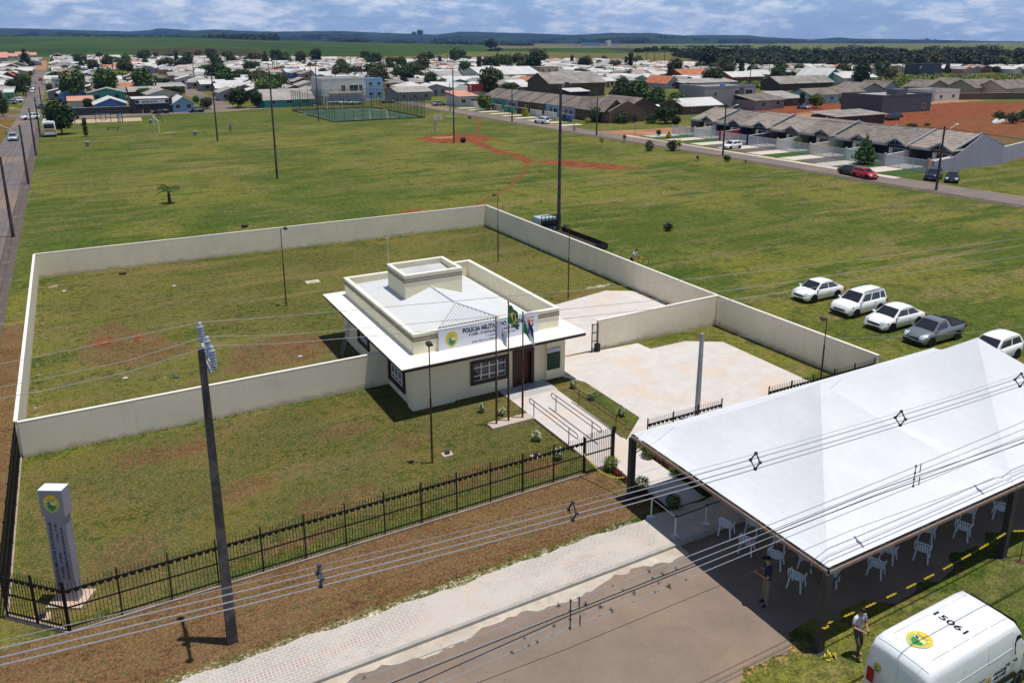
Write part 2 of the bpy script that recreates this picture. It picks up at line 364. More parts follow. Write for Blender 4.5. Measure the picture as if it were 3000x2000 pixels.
scrub=g((300+70*np.sin(PX/60)-np.abs(PX-440)*1.5)/60)*g((scr-109-3*np.sin(PX/40))/2)*g((126-scr)/3)
shade=g((PX-700)/80)*g((1090-PX)/60)*g((scr-117)/4)*.0
cm=bpy.data.materials.new('crop_field'); cm.use_nodes=True; n_=cm.node_tree.nodes; l_=cm.node_tree.links; B_=n_['Principled BSDF']; B_.inputs['Roughness'].default_value=1; B_.inputs['Specular IOR Level'].default_value=0
T_=n_.new('ShaderNodeTexCoord'); A1=attrn('crop')
n1=gn(.004,5,.6,1,1,.5); n2=gn(.03,4,.6)
base=gmx(gmr(n1,.35,.65),(.030,.058,.017),(.052,.090,.022)); base=gmx(gmr(n2,.4,.7,0,.5),base,(.045,.065,.025))
base=gmx(A1[0],base,(.040,.042,.030)); base=gmx(A1[1],base,(.145,.125,.065)); base=gmx(masked(A1[2],.5) if False else A1[2],base,gmx(gmr(n2,.42,.58),(.030,.035,.016),(.075,.062,.036)))
l_.new(base,B_.inputs['Base Color'])
me=npmesh('fields',v,f,cm,True); attr(me,'crop',(dark,tan,scrub)); tag(link('fields',me),kind='structure')
# ---- wooded hills on the horizon
hm=mat('wooded_hill',(.012,.024,.014),1,.4,.004,spec=0,c2=(.035,.060,.026),mscale=.0011,th=(.54,.66))
def hills(name,sky_,r0,r1,drop,seed):
    rg=np.random.RandomState(seed); px=np.linspace(-200,2550,900); n=10
    top=interp(px,sky_)+drop; top+=np.convolve(rg.randn(900),np.ones(5)/5,'same')*.35+np.convolve(rg.randn(900),np.ones(25)/25,'same')*.9
    rows=[]
    for i in range(n+1):
        t=i/n; r=r0+(r1-r0)*t; zt=H+(92.6-top)/1829*r1; zz=-40+(zt+40)*(t**.62)
        w=1+ .0*t; zz=zz+ (np.interp(px,np.linspace(-200,2550,40),rg.randn(40))*9+rg.randn(900)*3)*math.sin(math.pi*t)
        l=(px*K-CX)/F*CP; rr_=r+np.interp(px,np.linspace(-200,2550,60),rg.randn(60))*160*math.sin(math.pi*t)
        rows.append(np.stack([SN*rr_+CN*l*rr_,CN*rr_-SN*l*rr_,zz],-1))
    r=r1+500; rows.append(np.stack([SN*r+CN*l*r,CN*r-SN*l*r,zz-120],-1))
    v=np.array(rows); ny,nx=v.shape[:2]; idx=np.arange(nx*ny).reshape(ny,nx)
    f=np.stack([idx[:-1,:-1],idx[:-1,1:],idx[1:,1:],idx[1:,:-1]],-1).reshape(-1,4)
    tag(link(name,npmesh(name,v.reshape(-1,3),f,hm,True)),kind='structure')
hills('hills',[(-200,66),(0,66.7),(117,69.5),(183,71),(250,73),(300,74.5),(342,72),(367,68),(392,68.7),(442,72),(499,70),(559,73),(634,74.5),(784,73.3),(867,76.7),(951,79.5),(997,81.7),(1059,74.5),(1176,77),(1243,79.5),(1309,81.5),(1351,80.3),(1401,77.3),(1493,77.5),(1568,82.5),(1643,82),(1718,82.5),(1760,86.7),(1801,88.4),(1868,91),(1926,87),(1960,89.2),(2077,91),(2193,93.4),(2352,96.4),(2550,97)],5200,7600,0,3)
hills('hills',[(-200,76),(0,76),(120,74),(260,80),(420,78),(500,74),(620,84),(760,79),(900,88),(1000,90),(1080,84),(1200,92),(1330,88),(1420,82),(1500,82),(1600,88),(1720,90),(1850,96),(2000,95),(2200,99),(2550,101)],3900,5200,0,5)
# ================================================================ ROADS AND PAVEMENTS
ASPH=mat('dusty_asphalt',(.215,.165,.130),.95,.12,.6,bump=.3,bscale=60,c2=(.29,.20,.14),mscale=.22,th=(.5,.75))
ASPH2=mat('grey_asphalt_road',(.165,.135,.125),.95,.15,.3,c2=(.22,.16,.12),mscale=.08)
ASPHL=mat('old_asphalt',(.14,.12,.115),.95,.2,.4,c2=(.21,.15,.11),mscale=.06,th=(.5,.62))
WALKD=mat('dark_rough_pavement',(.10,.078,.068),.95,.25,1,c2=(.2,.14,.1),mscale=.5,th=(.58,.66))
DIRT=mat('orange_dirt_road',(.36,.19,.10),1,.2,.5,c2=(.27,.12,.06),mscale=.2)
KERB=mat('concrete_kerb',(.40,.36,.31),.9,.2,2)
SLAB=mat('pale_concrete_slab',(.55,.51,.485),.85,.08,1.2,bump=.1,c2=(.60,.44,.31),mscale=.35,th=(.50,.78))
def strip(name,a,b,m,z=.006,kind='structure',n=1):
    mb=MB(); 
    for i in range(len(a)-1): mb.poly([(*a[i],z),(*b[i],z),(*b[i+1],z),(*a[i+1],z)])
    return tag(mb.build(name,m),kind=kind)
def sheet(name,pts,m,z,th=None):
    mb=MB()
    if th: mb.prism(pts,z-th,z)
    else: mb.poly([(x,y,z) for x,y in pts])
    return tag(mb.build(name,m),kind='structure')
NE=[(91.2,250),(92.1,195.8),(94,149.3),(95.8,116),(96.6,101),(97,85.6),(97.6,63.4),(98.2,52),(99.5,20),(101,-20)]
FE=[(97,256),(97.6,204),(99,160),(100.6,122),(101.6,100),(102.6,80),(103.3,66),(104.2,52),(105.6,20),(107,-20)]
# cracked crazed asphalt under the marquee
ca=ASPH.node_tree; b=ca.nodes['Principled BSDF']; vo=ca.nodes.new('ShaderNodeTexVoronoi'); vo.feature='DISTANCE_TO_EDGE'; vo.inputs['Scale'].default_value=4.5
tc_=ca.nodes.new('ShaderNodeTexCoord'); nn=ca.nodes.new('ShaderNodeTexNoise'); nn.inputs['Scale'].default_value=2; va=ca.nodes.new('ShaderNodeMix'); va.data_type='VECTOR'; va.inputs[0].default_value=.25
ca.links.new(tc_.outputs['Object'],nn.inputs['Vector']); ca.links.new(tc_.outputs['Object'],va.inputs[4]); ca.links.new(nn.outputs['Color'],va.inputs[5]); ca.links.new(va.outputs[1],vo.inputs['Vector'])
mr=ca.nodes.new('ShaderNodeMapRange'); ca.links.new(vo.outputs[0],mr.inputs[0]); mr.inputs[1].default_value=0; mr.inputs[2].default_value=.025; mr.inputs[3].default_value=.84; mr.inputs[4].default_value=1
old=b.inputs['Base Color'].links[0].from_socket; mu=ca.nodes.new('ShaderNodeMix'); mu.data_type='RGBA'; mu.blend_type='MULTIPLY'; mu.inputs[0].default_value=1
ca.links.new(old,mu.inputs[6]); cc=ca.nodes.new('ShaderNodeCombineColor'); [ca.links.new(mr.outputs[0],cc.inputs[i]) for i in range(3)]; ca.links.new(cc.outputs[0],mu.inputs[7]); ca.links.new(mu.outputs[2],b.inputs['Base Color'])
q=rnd
edge=[(x,14.75+.35*math.sin(x*.7)+.22*math.sin(x*2.3+1)+.12*math.sin(x*5.1)) for x in np.arange(-30,75,.4)]
strip('road',edge,[(x,20.52) for x,_ in edge],ASPH,.006)
strip('road',NE,FE,ASPH2,.006)
strip('pavement',[(x-1.7,y) for x,y in NE],[(x-.02,y) for x,y in NE],WALKD,.012)
strip('road',[(-12.0,20),(-11.9,90),(-11.9,176),(-11.9,205),(-11.3,251),(-13,400),(-16,620)],[(-6.9,20),(-6.95,90),(-6.85,151),(-6.8,200),(-6.8,251),(-7,400),(-9,620)],ASPHL,.006)
strip('pavement',[(-6.88,20),(-6.9,90),(-6.8,151),(-6.75,210)],[(-5.75,20),(-5.75,90),(-5.7,151),(-5.7,210)],WALKD,.012)
strip('road',[(-15.8,620),(-17,700),(-20,900)],[(-9,620),(-9.5,700),(-12,900)],DIRT,.1)
strip('road',[(-60,244),(-7,240),(0,228),(18,230),(36,231),(51,237),(66,243),(92,256)],[(-60,250),(-7,250),(0,241),(16,242),(36,243),(50,245),(70,253),(97,268)],ASPHL,.010)
strip('road',[(97.2,256),(97.2,300),(100,420)],[(91.3,252),(90,300),(91,420)],ASPHL,.014)
for x in (36,):strip('road',[(x,242),(x+2,330),(x+5,520)],[(x+7,243),(x+9,330),(x+12,520)],ASPHL,.014)
strip('road',[(99.5,143),(111,140.5),(130,141),(150,146)],[(100.8,126),(112,131),(130,134),(150,139)],DIRT,.012)
strip('road',[(150,139.0),(175,147),(215,154),(300,160)],[(150,146.0),(175,154),(215,161),(300,167)],DIRT,.012)
# pavers between road and verge
PAV=bpy.data.materials.new('paver_walk'); PAV.use_nodes=True; n_=PAV.node_tree.nodes; l_=PAV.node_tree.links; B_=n_['Principled BSDF']; B_.inputs['Roughness'].default_value=.95
T_=n_.new('ShaderNodeTexCoord'); br=n_.new('ShaderNodeTexBrick'); l_.new(T_.outputs['Object'],br.inputs['Vector'])
br.inputs['Scale'].default_value=1; br.inputs['Brick Width'].default_value=.24; br.inputs['Row Height'].default_value=.12; br.inputs['Mortar Size'].default_value=.014; br.inputs['Mortar Smooth'].default_value=.2
br.inputs['Color1'].default_value=(.30,.28,.26,1); br.inputs['Color2'].default_value=(.36,.33,.30,1); br.inputs['Mortar'].default_value=(.56,.52,.47,1)
bd=n_.new('ShaderNodeTexBrick'); l_.new(T_.outputs['Object'],bd.inputs['Vector']); bd.offset=0
bd.inputs['Scale'].default_value=1; bd.inputs['Brick Width'].default_value=.12; bd.inputs['Row Height'].default_value=.12; bd.inputs['Mortar Size'].default_value=.016
bd.inputs['Color1'].default_value=(.30,.19,.175,1); bd.inputs['Color2'].default_value=(.35,.25,.235,1); bd.inputs['Mortar'].default_value=(.56,.52,.47,1)
sx=n_.new('ShaderNodeSeparateXYZ'); l_.new(T_.outputs['Object'],sx.inputs[0])
band=gma('MULTIPLY',gma('GREATER_THAN',sx.outputs[1],21.34),gma('LESS_THAN',sx.outputs[1],21.7))
base=gmx(band,br.outputs[0],bd.outputs[0])
dust=gn(.45,6,.68,.7,1.3,.6)
dm=gmr(gma('ADD',gma('MULTIPLY',dust,.7),gma('MULTIPLY',gn(3.2,4,.7),.3)),.43,.58,.22,.92)
base=gmx(dm,base,gmx(gmr(gn(1.1,4,.6),.4,.7),(.50,.45,.41),(.52,.42,.35)))
l_.new(base,B_.inputs['Base Color'])
lo=[(x,20.66) for x in np.arange(-30,75,.4)]; hi=[(x,22.5+.05*math.sin(x*1.7)+.05*math.sin(x*3.9+2)+(.04*math.sin(x*.5))) for x,_ in lo]
strip('pavement',lo,hi,PAV,.11)
mb=MB(); mb.box(-30,75,20.52,20.655,-.05,.125); tag(mb.build('kerb',mat('pavement_kerb',(.36,.34,.31),.9,.18,1.5)),kind='structure')
mb=MB()
rg=random.Random(3); pts=[(x,19.98+.18*math.sin(x*1.3)+.22*rg.random()) for x in np.arange(-30,19,.25)]
strip('gutter',pts,[(x,20.515) for x,_ in pts],mat('dusty_gutter',(.50,.44,.37),1,.2,2,c2=(.30,.22,.16),mscale=1,th=(.5,.7)),.012)
DUSTM=mat('lime_dust',(.60,.56,.50),1,.1,3)
# car park, drive, walk and ramp of the station
sheet('car_park',[(21.95,28.3),(24.1,30.0),(24.1,35.1),(23.4,36.3),(23.4,38.9),(30.5,38.5),(30.6,37.3),(33.4,37.3),(35.5,36.0),(35.5,26.9),(24.3,26.9)],SLAB,.03,.1)
sheet('driveway',[(23.4,38.92),(27.5,38.92),(27.6,39.05),(37.3,38.9),(37.32,47.4),(35.2,48.7),(30.1,47.7),(23.4,46.9)],SLAB,.034,.1)
sheet('driveway',[(24.6,20.66),(30.2,20.66),(30.2,26.9),(24.6,26.9)],SLAB,.118,.2)
sheet('ramp',[(19.3,26.7),(22.0,26.7),(22.15,36.45),(19.2,36.45)],SLAB,.045,.1)
sheet('walkway',[(20.05,22.6),(21.9,22.6),(21.95,26.7),(20.0,26.7)],SLAB,.06,.1)
sheet('doorstep',[(17.2+2.0,35.0),(22.2,35.0),(22.2,36.5),(19.2,36.5)],mat('step_concrete',(.40,.40,.40),.8,.08,1),.052,.1)
# ================================================================ WALLED YARD
def wall(name,label,a,b,za,zb,t=.16,m=CREAM):
    a=Vector((*a,0)); b=Vector((*b,0)); d=(b-a).normalized(); n=Vector((-d.y,d.x,0))*t/2
    L=(b-a).length; o=thing(name,label,'wall',a,math.atan2(d.y,d.x))
    mb=MB(); mb.hexa([(0,-t/2,-.1),(L,-t/2,-.1),(L,t/2,-.1),(0,t/2,-.1)],[(0,-t/2,za-.04),(L,-t/2,zb-.04),(L,t/2,zb-.04),(0,t/2,za-.04)]); mb.build('panel',m,o)
    mb=MB(); c=t/2+.006; mb.hexa([(-.015,-c,za-.04),(L+.015,-c,zb-.04),(L+.015,c,zb-.04),(-.015,c,za-.04)],[(-.015,-c,za),(L+.015,-c,zb),(L+.015,c,zb),(-.015,c,za)]); mb.build('coping',mat('wall_coping_paint',(.78,.74,.66),.85,.05),o)
    return o
BK=(-3.9,74.3); BR=(37.3,73.4); FL=(-3.95,40.85)
wall('boundary_wall','long cream wall along the far side of the yard, parallel to the front wall',BK,(BR[0],BR[1]),2.05,2.25)
wall('boundary_wall','cream wall along the left edge of the yard, seen nearly end on',FL,(BK[0],BK[1]-.1),1.85,2.05)
wall('boundary_wall','cream front wall left of the station, behind the tall pole',(FL[0]+.1,FL[1]-.1),(14.12,40.4),1.85,2.0)
wall('boundary_wall','cream wall running along the right side of the yard beside the parked cars',(BR[0],BR[1]-.1),(37.4,38.6),2.25,2.15)
wall('boundary_wall','cream wall at the right end of the car park, beside the white cars',(37.4,38.5),(37.8,26.4),2.15,2.1)
wall('boundary_wall','short cream wall between drive and car park, ending at the open gate',(27.55,38.9),(37.3,38.75),2.0,2.15)
mb=MB(); mb.box(27.45,27.6,38.72,38.74,.1,1.9); 
# folded steel gate at the end of the short wall
g_=thing('steel_gate','narrow black barred gate folded open at the end of the short cream wall','gate',(27.25,38.6,0))
mb=MB(); [mb.box(x,x+.05,-.03,.02,.05,1.95) for x in (-.32,.12)]; [mb.box(-.32,.17,-.028,.018,z,z+.04) for z in (.08,.75,1.3,1.85)]; mb.build('gate_frame',BLACKI,g_)
mb=MB(); [mb.box(x,x+.018,-.02,.0,.1,1.9) for x in (-.22,-.12,-.02,.06)]; mb.build('bars',BLACKI,g_)
mb=MB(); mb.box(.0,.28,-.12,.12,.05,.55); mb.build('gate_motor',BLACKI,g_)
# ---------------------------------------------------------------- the station
st=thing('police_station','cream one-storey police station with flat white eaves and a sign board over the door','building',(14.15,36.5,0))
X0,Y0=14.15,36.5
def L_(x0,x1,y0,y1,z0,z1,mb): mb.box(x0-X0,x1-X0,y0-Y0,y1-Y0,z0,z1); return mb
mb=MB()
t=.2; y0,y1,x0,x1=36.5,48.5,14.15,23.3
# front wall with window and door openings
for a in ((x0,17.62,y0,y0+t,-.1,2.75),(17.62,19.73,y0,y0+t,-.1,.84),(17.62,19.73,y0,y0+t,1.94,2.75),(19.73,20.32,y0,y0+t,-.1,2.75),(20.32,21.28,y0,y0+t,2.03,2.75),(21.28,x1,y0,y0+t,-.1,2.75)): L_(*a,mb)
L_(x1-t,x1,y0+t,y1,-.1,2.75,mb); L_(x0,x1,y1-t,y1-.001,-.1,2.75,mb)
for a in ((y0+t,37.78,-.1,2.75),(37.78,39.95,-.1,.62),(37.78,39.95,1.72,2.75),(39.95,43.6,-.1,2.75),(43.6,45.4,-.1,1.0),(43.6,45.4,1.8,2.75),(45.4,y1-t,-.1,2.75)): L_(x0,x0+t,*a,mb)
L_(14.05,16.5,36.38,36.499,-.1,2.74,mb); L_(22.2,23.42,36.2,36.499,.12,2.74,mb); L_(14.04,14.149,36.5,37.1,-.1,2.73,mb)
mb.build('wall',mat('station_cream_paint',(.86,.77,.55),.9,.04,.8,c2=(.74,.64,.44),mscale=.5,th=(.55,.8)),st)
mb=MB(); L_(14.4,23.1,36.75,48.3,-.02,.03,mb); mb.build('floor_slab',CONC,st)
FAS=mat('off_white_roof_slab',(.80,.78,.72),.85,.05,.6,c2=(.66,.60,.50),mscale=.9,th=(.6,.82))
mb=MB(); L_(13.15,24.3,35.42,49.5,2.72,2.88,mb); mb.build('fascia',BROWN,st)
mb=MB(); L_(13.12,24.33,35.39,49.53,2.885,2.925,mb); mb.build('eaves_slab',FAS,st)
PAR=mat('parapet_cream_paint',(.82,.75,.54),.9,.04,1,c2=(.70,.63,.46),mscale=.8,th=(.55,.8))
mb=MB(); pa=(14.4,23.42,36.92,48.78); w=.16; zt=4.02
L_(pa[0],pa[1],pa[2],pa[2]+w,2.926,zt,mb); L_(pa[0],pa[1],pa[3]-w,pa[3],2.926,zt,mb); L_(pa[0],pa[0]+w,pa[2]+w,pa[3]-w,2.926,zt,mb); L_(pa[1]-w,pa[1],pa[2]+w,pa[3]-w,2.926,zt,mb); pr=mb.build('parapet',PAR,st)
mb=MB(); e=.04
for a in ((pa[0]-e,pa[1]+e,pa[2]-e,pa[2]+w+e),(pa[0]-e,pa[1]+e,pa[3]-w-e,pa[3]+e),(pa[0]-e,pa[0]+w+e,pa[2]+w+e,pa[3]-w-e),(pa[1]-w-e,pa[1]+e,pa[2]+w+e,pa[3]-w-e)): L_(*a,zt,zt+.07,mb)
mb.build('coping',mat('cream_coping',(.82,.79,.68),.85,.04),pr)
mb=MB()
for z in (3.66,3.8):
    e=.028; L_(pa[0]-e,pa[1]+e,pa[2]-e,pa[2]-.001,z,z+.055,mb); L_(pa[0]-e,pa[0]-.001,pa[2]-.001,pa[3],z,z+.055,mb)
mb.build('brown_stripe',mat('brown_moulding',(.14,.09,.07),.7,.1),pr)
# corrugated roof inside the parapet: hip at the front, ridge running back
RW=mat('corrugated_white_sheet',(.60,.61,.62),.6,.05,.6,stripe=(1,.177,.80,1),c2=(.60,.60,.60),mscale=.25,th=(.5,.9))
RWX=mat('corrugated_white_sheet_front',(.60,.61,.62),.6,.05,.6,stripe=(0,.177,.70,1))
def cor(mb,A,B,C,D,n):
    A,B,C,D=map(Vector,(A,B,C,D)); vs=[];fs=[]
    for i in range(n+1):
        s=i/n; h=Vector((0,0,.022*math.sin(i*math.pi/2)))
        vs+= [A.lerp(B,s)+h,D.lerp(C,s)+h]
    for i in range(n): fs.append((2*i,2*i+2,2*i+3,2*i+1))
    mb.add(vs,fs)

a0,a1,b0,b1=pa[0]+w-X0,pa[1]-w-X0,pa[2]+w-Y0,pa[3]-w-Y0; zr=4.75; ax=17.73-X0; ay=38.83-Y0; yb=45.2-Y0; sl_=.34
def slope(mb,xe,sg):
    n=int((b1-b0)/.044); vs=[];fs=[]
    for i in range(n+1):
        y=b0+(b1-b0)*i/n; k=min(max(0,ay-y,y-yb),abs(xe-ax)-.02); h=.022*math.sin(i*math.pi/2)
        vs+= [(xe,y,zr-abs(xe-ax)*sl_+h),(ax-sg*k,y,zr-k*sl_+h)]
    for i in range(n): fs.append((2*i,2*i+2,2*i+3,2*i+1) if sg<0 else (2*i+1,2*i+3,2*i+2,2*i))
    mb.add(vs,fs)
mb=MB(); slope(mb,a0,1); slope(mb,a1,-1); mb.build('corrugated_roof',RW,st)
mb=MB(); k=ay-b0; vs=[];fs=[]; n=int(2*k/.044)
for i in range(n+1):
    x=ax-k+2*k*i/n; h=.022*math.sin(i*math.pi/2); vs+= [(x,b0,zr-k*sl_+h),(x,ay-abs(x-ax),zr-abs(x-ax)*sl_+h)]
for i in range(n): fs.append((2*i,2*i+2,2*i+3,2*i+1))
mb.add(vs,fs); mb.build('corrugated_hip',RWX,st)
kb=b1-yb; q=MB(); q.poly([(ax,yb,zr),(ax+kb,b1,zr-kb*sl_),(a0,b1,zr-kb*sl_),(a0,yb+abs(a0-ax),zr-abs(a0-ax)*sl_)]); q.build('corrugated_hip',RWX,st)
for p,q_ in (((ax,ay,zr+.03),(ax-k,b0,zr-k*sl_+.03)),((ax,ay,zr+.03),(ax+k,b0,zr-k*sl_+.03)),((ax,42.3-Y0,zr+.03),(ax,ay,zr+.03))):
    p,q_=Vector(p),Vector(q_); N=28; mb=MB(); mb.tube([p.lerp(q_,i/N) for i in range(N+1)],[.055 if i%2 else .035 for i in range(N+1)],6); mb.build('ridge_cap',mat('ridge_cap_sheet',(.60,.60,.60),.7,.15,8),st)
# water tank tower
tw=(16.1,19.8,42.3,45.2); zt=5.6; w=.14
mb=MB()
for a in ((tw[0],tw[1],tw[2],tw[2]+w),(tw[0],tw[1],tw[3]-w,tw[3]),(tw[0],tw[0]+w,tw[2]+w,tw[3]-w),(tw[1]-w,tw[1],tw[2]+w,tw[3]-w)): L_(*a,3.2,zt,mb)
two=mb.build('tank_tower',PAR,st)
mb=MB(); e=.04
for a in ((tw[0]-e,tw[1]+e,tw[2]-e,tw[2]+w+e),(tw[0]-e,tw[1]+e,tw[3]-w-e,tw[3]+e),(tw[0]-e,tw[0]+w+e,tw[2]+w+e,tw[3]-w-e),(tw[1]-w-e,tw[1]+e,tw[2]+w+e,tw[3]-w-e)): L_(*a,zt,zt+.06,mb)
mb.build('coping',MT['cream_coping'],two)
mb=MB()
for z in (5.2,5.34): e=.028; L_(tw[0]-e,tw[1]+e,tw[2]-e,tw[2]-.001,z,z+.05,mb); L_(tw[0]-e,tw[0]-.001,tw[2]-.001,tw[3],z,z+.05,mb)
mb.build('brown_stripe',MT['brown_moulding'],two)
mb=MB(); c0,c1,d0,d1=tw[0]+w-X0,tw[1]-w-X0,tw[2]+w-Y0,tw[3]-w-Y0; cor(mb,(c0,d0,5.15),(c1,d0,5.15),(c1,d1,5.3),(c0,d1,5.3),70); mb.build('tower_roof_sheet',RWX,two)
# windows
def station_window(par,org,ax_,w,h,nx,fr=.17):
    ax_=Vector(ax_); o=Vector(org); nrm=Vector((ax_.y,-ax_.x,0))     # outward
    def bx(mb,u0,u1,z0,z1,n0,n1):
        P=[o+ax_*u+nrm*n for u in (u0,u1) for n in (n0,n1)]
        mb.hexa([(P[0].x,P[0].y,z0),(P[2].x,P[2].y,z0),(P[3].x,P[3].y,z0),(P[1].x,P[1].y,z0)],[(P[0].x,P[0].y,z1),(P[2].x,P[2].y,z1),(P[3].x,P[3].y,z1),(P[1].x,P[1].y,z1)])
    z0=org[2]; mb=MB()
    bx(mb,-fr,w+fr,z0-fr,z0,-.05,.1); bx(mb,-fr,w+fr,z0+h,z0+h+fr,-.05,.1); bx(mb,-fr,0,z0,z0+h,-.05,.1); bx(mb,w,w+fr,z0,z0+h,-.05,.1)
    wo=mb.build('window',BROWN,par)
    mb=MB(); bx(mb,0,w,z0,z0+h,-.12,-.10); mb.build('pane',GLASS,wo)
    mb=MB(); s=.028
    for i in range(nx+1): u=w*i/nx; bx(mb,max(0,u-s),min(w,u+s),z0,z0+h,-.099,-.02)
    for zz in (0,.27,.74,1):
        z=z0+h*zz; bx(mb,0,w,max(z0,z-s),min(z0+h,z+s),-.098,-.024)
    mb.build('sash',WHITE,wo)
station_window(st,(17.66-X0,0,.86),(1,0,0),2.03,1.06,4)
station_window(st,(0,39.92-Y0,.64),(0,-1,0),2.1,1.06,4)
station_window(st,(0,45.35-Y0,1.02),(0,-1,0),1.7,.76,3)
mb=MB(); L_(20.13,20.32,36.36,36.7,.03,2.2,mb); L_(21.28,21.46,36.36,36.7,.03,2.2,mb); L_(20.32,21.28,36.36,36.7,2.03,2.2,mb); do=mb.build('door',BROWN,st,)
do2=MB(); WD=mat('varnished_door_wood',(.075,.025,.012),.45,.35,3,stripe=(0,.16,.55,.6)); L_(20.32,21.28,36.6,36.64,.03,2.03,do2); do2.build('door_leaf',WD,do)
mb=MB(); mb.lathe([(.02,0),(.03,.02),(.02,.04)],(20.42-X0,.08,1.05),8,axis='y'); mb.build('handle',RIM,do)
# notice board on the pillar
nb=MB(); L_(22.2,23.05,36.12,36.19,.74,1.78,nb); nbo=nb.build('notice_board',mat('green_chalkboard',(.012,.04,.028),.5,.15,4),st)
mb=MB(); L_(22.2,23.05,36.125,36.19,1.785,2.02,mb); mb.build('header_strip',mat('pale_lilac_card',(.55,.48,.60),.7,.1,6),nbo)
YEL=mat('badge_yellow',(.72,.50,.04),.6,.12,6); YEL2=mat('badge_pale_yellow',(.80,.70,.25),.6,.1,6); GRN=mat('badge_green',(.04,.22,.05),.6,.2,8); GRN2=mat('badge_light_green',(.22,.45,.16),.6,.15,8); WHT=mat('badge_white',(.74,.76,.66),.6,.05); INK=mat('dark_navy_ink',(.012,.013,.035),.6,.1); DBL=mat('badge_blue',(.02,.03,.2),.6,.1); REDB=mat('crest_red',(.55,.03,.03),.6,.1); CRM=mat('crest_crimson',(.35,.02,.06),.6,.1); GOLD=mat('crest_gold',(.55,.33,.06),.6,.1)
# ---- badge: yellow serrated sunburst with wings on top, ribbon and a green landscape shield
def badge(parent,mtx,h,name='badge',word='PARANÁ'):
    S_=h/2
    mb=MB(); n=56; pts=[]
    for i in range(n):
        a=2*math.pi*i/n; r=(1 if i%2 else .92); x=math.cos(a)*.78*r; y=math.sin(a)*r
        if y<-.2: x*=1-.28*(-y-.2)
        if y>.35: x*=1-.45*(y-.35)
        if abs(x)<.12 and y>.8: y-=.14
        elif y>.72: y-=.03 if i%2 else .10
        pts.append((x*S_,y*S_))
    mb.add([(x,y,.002) for x,y in pts]+[(0,0,.002)],[(i,(i+1)%n,n) for i in range(n)])
    b=link(name,mb.mesh(name,YEL),parent); b.matrix_local=mtx
    def sh(pts,z,m,nm):
        q=MB(); q.poly([(x*S_,y*S_,z) for x,y in pts]); q.build(nm,m,b)
    sh([(-.5,.22),(-.52,-.35),(-.3,-.72),(0,-.88),(.3,-.72),(.52,-.35),(.5,.22),(.3,.1),(0,.16),(-.3,.1)],.005,GRN2,'shield')
    sh([(-.40,.12),(-.42,-.3),(-.24,-.62),(0,-.76),(.24,-.62),(.42,-.3),(.40,.12),(0,.1)],.008,WHT,'shield_field')
    sh([(-.4,-.08),(-.36,-.4),(-.2,-.62),(0,-.74),(.22,-.62),(.38,-.4),(.4,-.2),(.1,-.18),(-.12,-.02),(-.3,-.1)],.011,GRN,'green_hill')
    sh([(-.1,.02),(.16,-.14),(.4,-.2),(.38,.1),(.1,.1)],.013,YEL2,'yellow_sky')
    sh([(-.38,.12),(-.1,.1),(-.12,-.02),(-.3,-.06)],.0135,DBL,'blue_patch')
    sh([(-.56,.28),(-.3,.42),(.3,.42),(.56,.28),(.5,.12),(.26,.24),(-.26,.24),(-.5,.12)],.015,YEL2,'ribbon')
    fit_text(word,.8*S_,.10*S_,INK,b,frame_m((-.4*S_,.28*S_,.019),(1,0,0),(0,1,0)),'lettering',.02)
    return b
# sign board
sg=MB(); L_(15.8,21.92,36.78,36.86,2.93,4.13,sg); sgo=sg.build('sign_board',mat('sign_board_white',(.66,.68,.76),.5,.03,1),st); 
mb=MB()
for a in ((15.78,21.94,36.775,36.87,4.13,4.15),(15.78,15.8,36.775,36.87,2.93,4.13),(21.92,21.94,36.775,36.87,2.93,4.13)): L_(*a,mb)
mb.build('sign_frame',mat('sign_edge',(.6,.6,.6),.5,.05),sgo)
def sgn(x,z): return (x-X0,36.778-Y0,z)
fr=lambda x,z:frame_m(sgn(x,z),(1,0,0),(0,0,1))
badge(sgo,fr(16.55,3.5),1.0)
fit_text('POLÍCIA MILITAR DO PARANÁ',3.9,.25,INK,sgo,fr(17.2,3.70),bold=.05)
fit_text('4º CRPM - 16º BATALHÃO DE POLÍCIA MILITAR',3.2,.15,mat('grey_navy_ink',(.03,.03,.06),.6),sgo,fr(17.55,3.455),bold=.035)
fit_text('1ª COMPANHIA ENTRE RIOS',1.92,.10,mat('grey_ink',(.06,.06,.085),.6),sgo,fr(18.6,3.24),bold=.02)
fit_text('SUB DESTACAMENTO PM',2.0,.10,MT['grey_ink'],sgo,fr(17.75,3.04),bold=.02)
# municipal crest on the sign
cb_=MB(); pts=[(-.22,.18),(-.22,-.1),(-.15,-.25),(0,-.34),(.15,-.25),(.22,-.1),(.22,.18)]; cb_.poly([(x,y,.003) for x,y in pts]); cr=link('crest',cb_.mesh('crest',WHT),sgo); cr.matrix_local=fr(21.45,3.58)
for nm,p,m in (('red_quarter',[(-.21,.17),(-.21,.01),(-.01,.01),(-.01,.17)],REDB),('crimson_mark',[(.05,.15),(.05,.03),(.17,.03),(.17,.15)],CRM),('purple_band',[(-.2,.0),(-.2,-.08),(.02,-.08),(.02,.0)],CRM),('blue_quarter',[(-.2,-.09),(-.13,-.24),(0,-.32),(.14,-.24),(.21,-.09),(.12,-.09),(.1,-.16),(-.1,-.16)],INK),('gold_lion',[(.06,-.01),(.2,-.02),(.19,-.1),(.08,-.12)],YEL),('gold_crown',[(-.27,.24),(-.2,.30),(0,.36),(.2,.34),(.27,.28),(.24,.24),(0,.29),(-.22,.2)],GOLD)):
    q=MB(); q.poly([(x,y,.006) for x,y in p]); q.build(nm,m,cr)
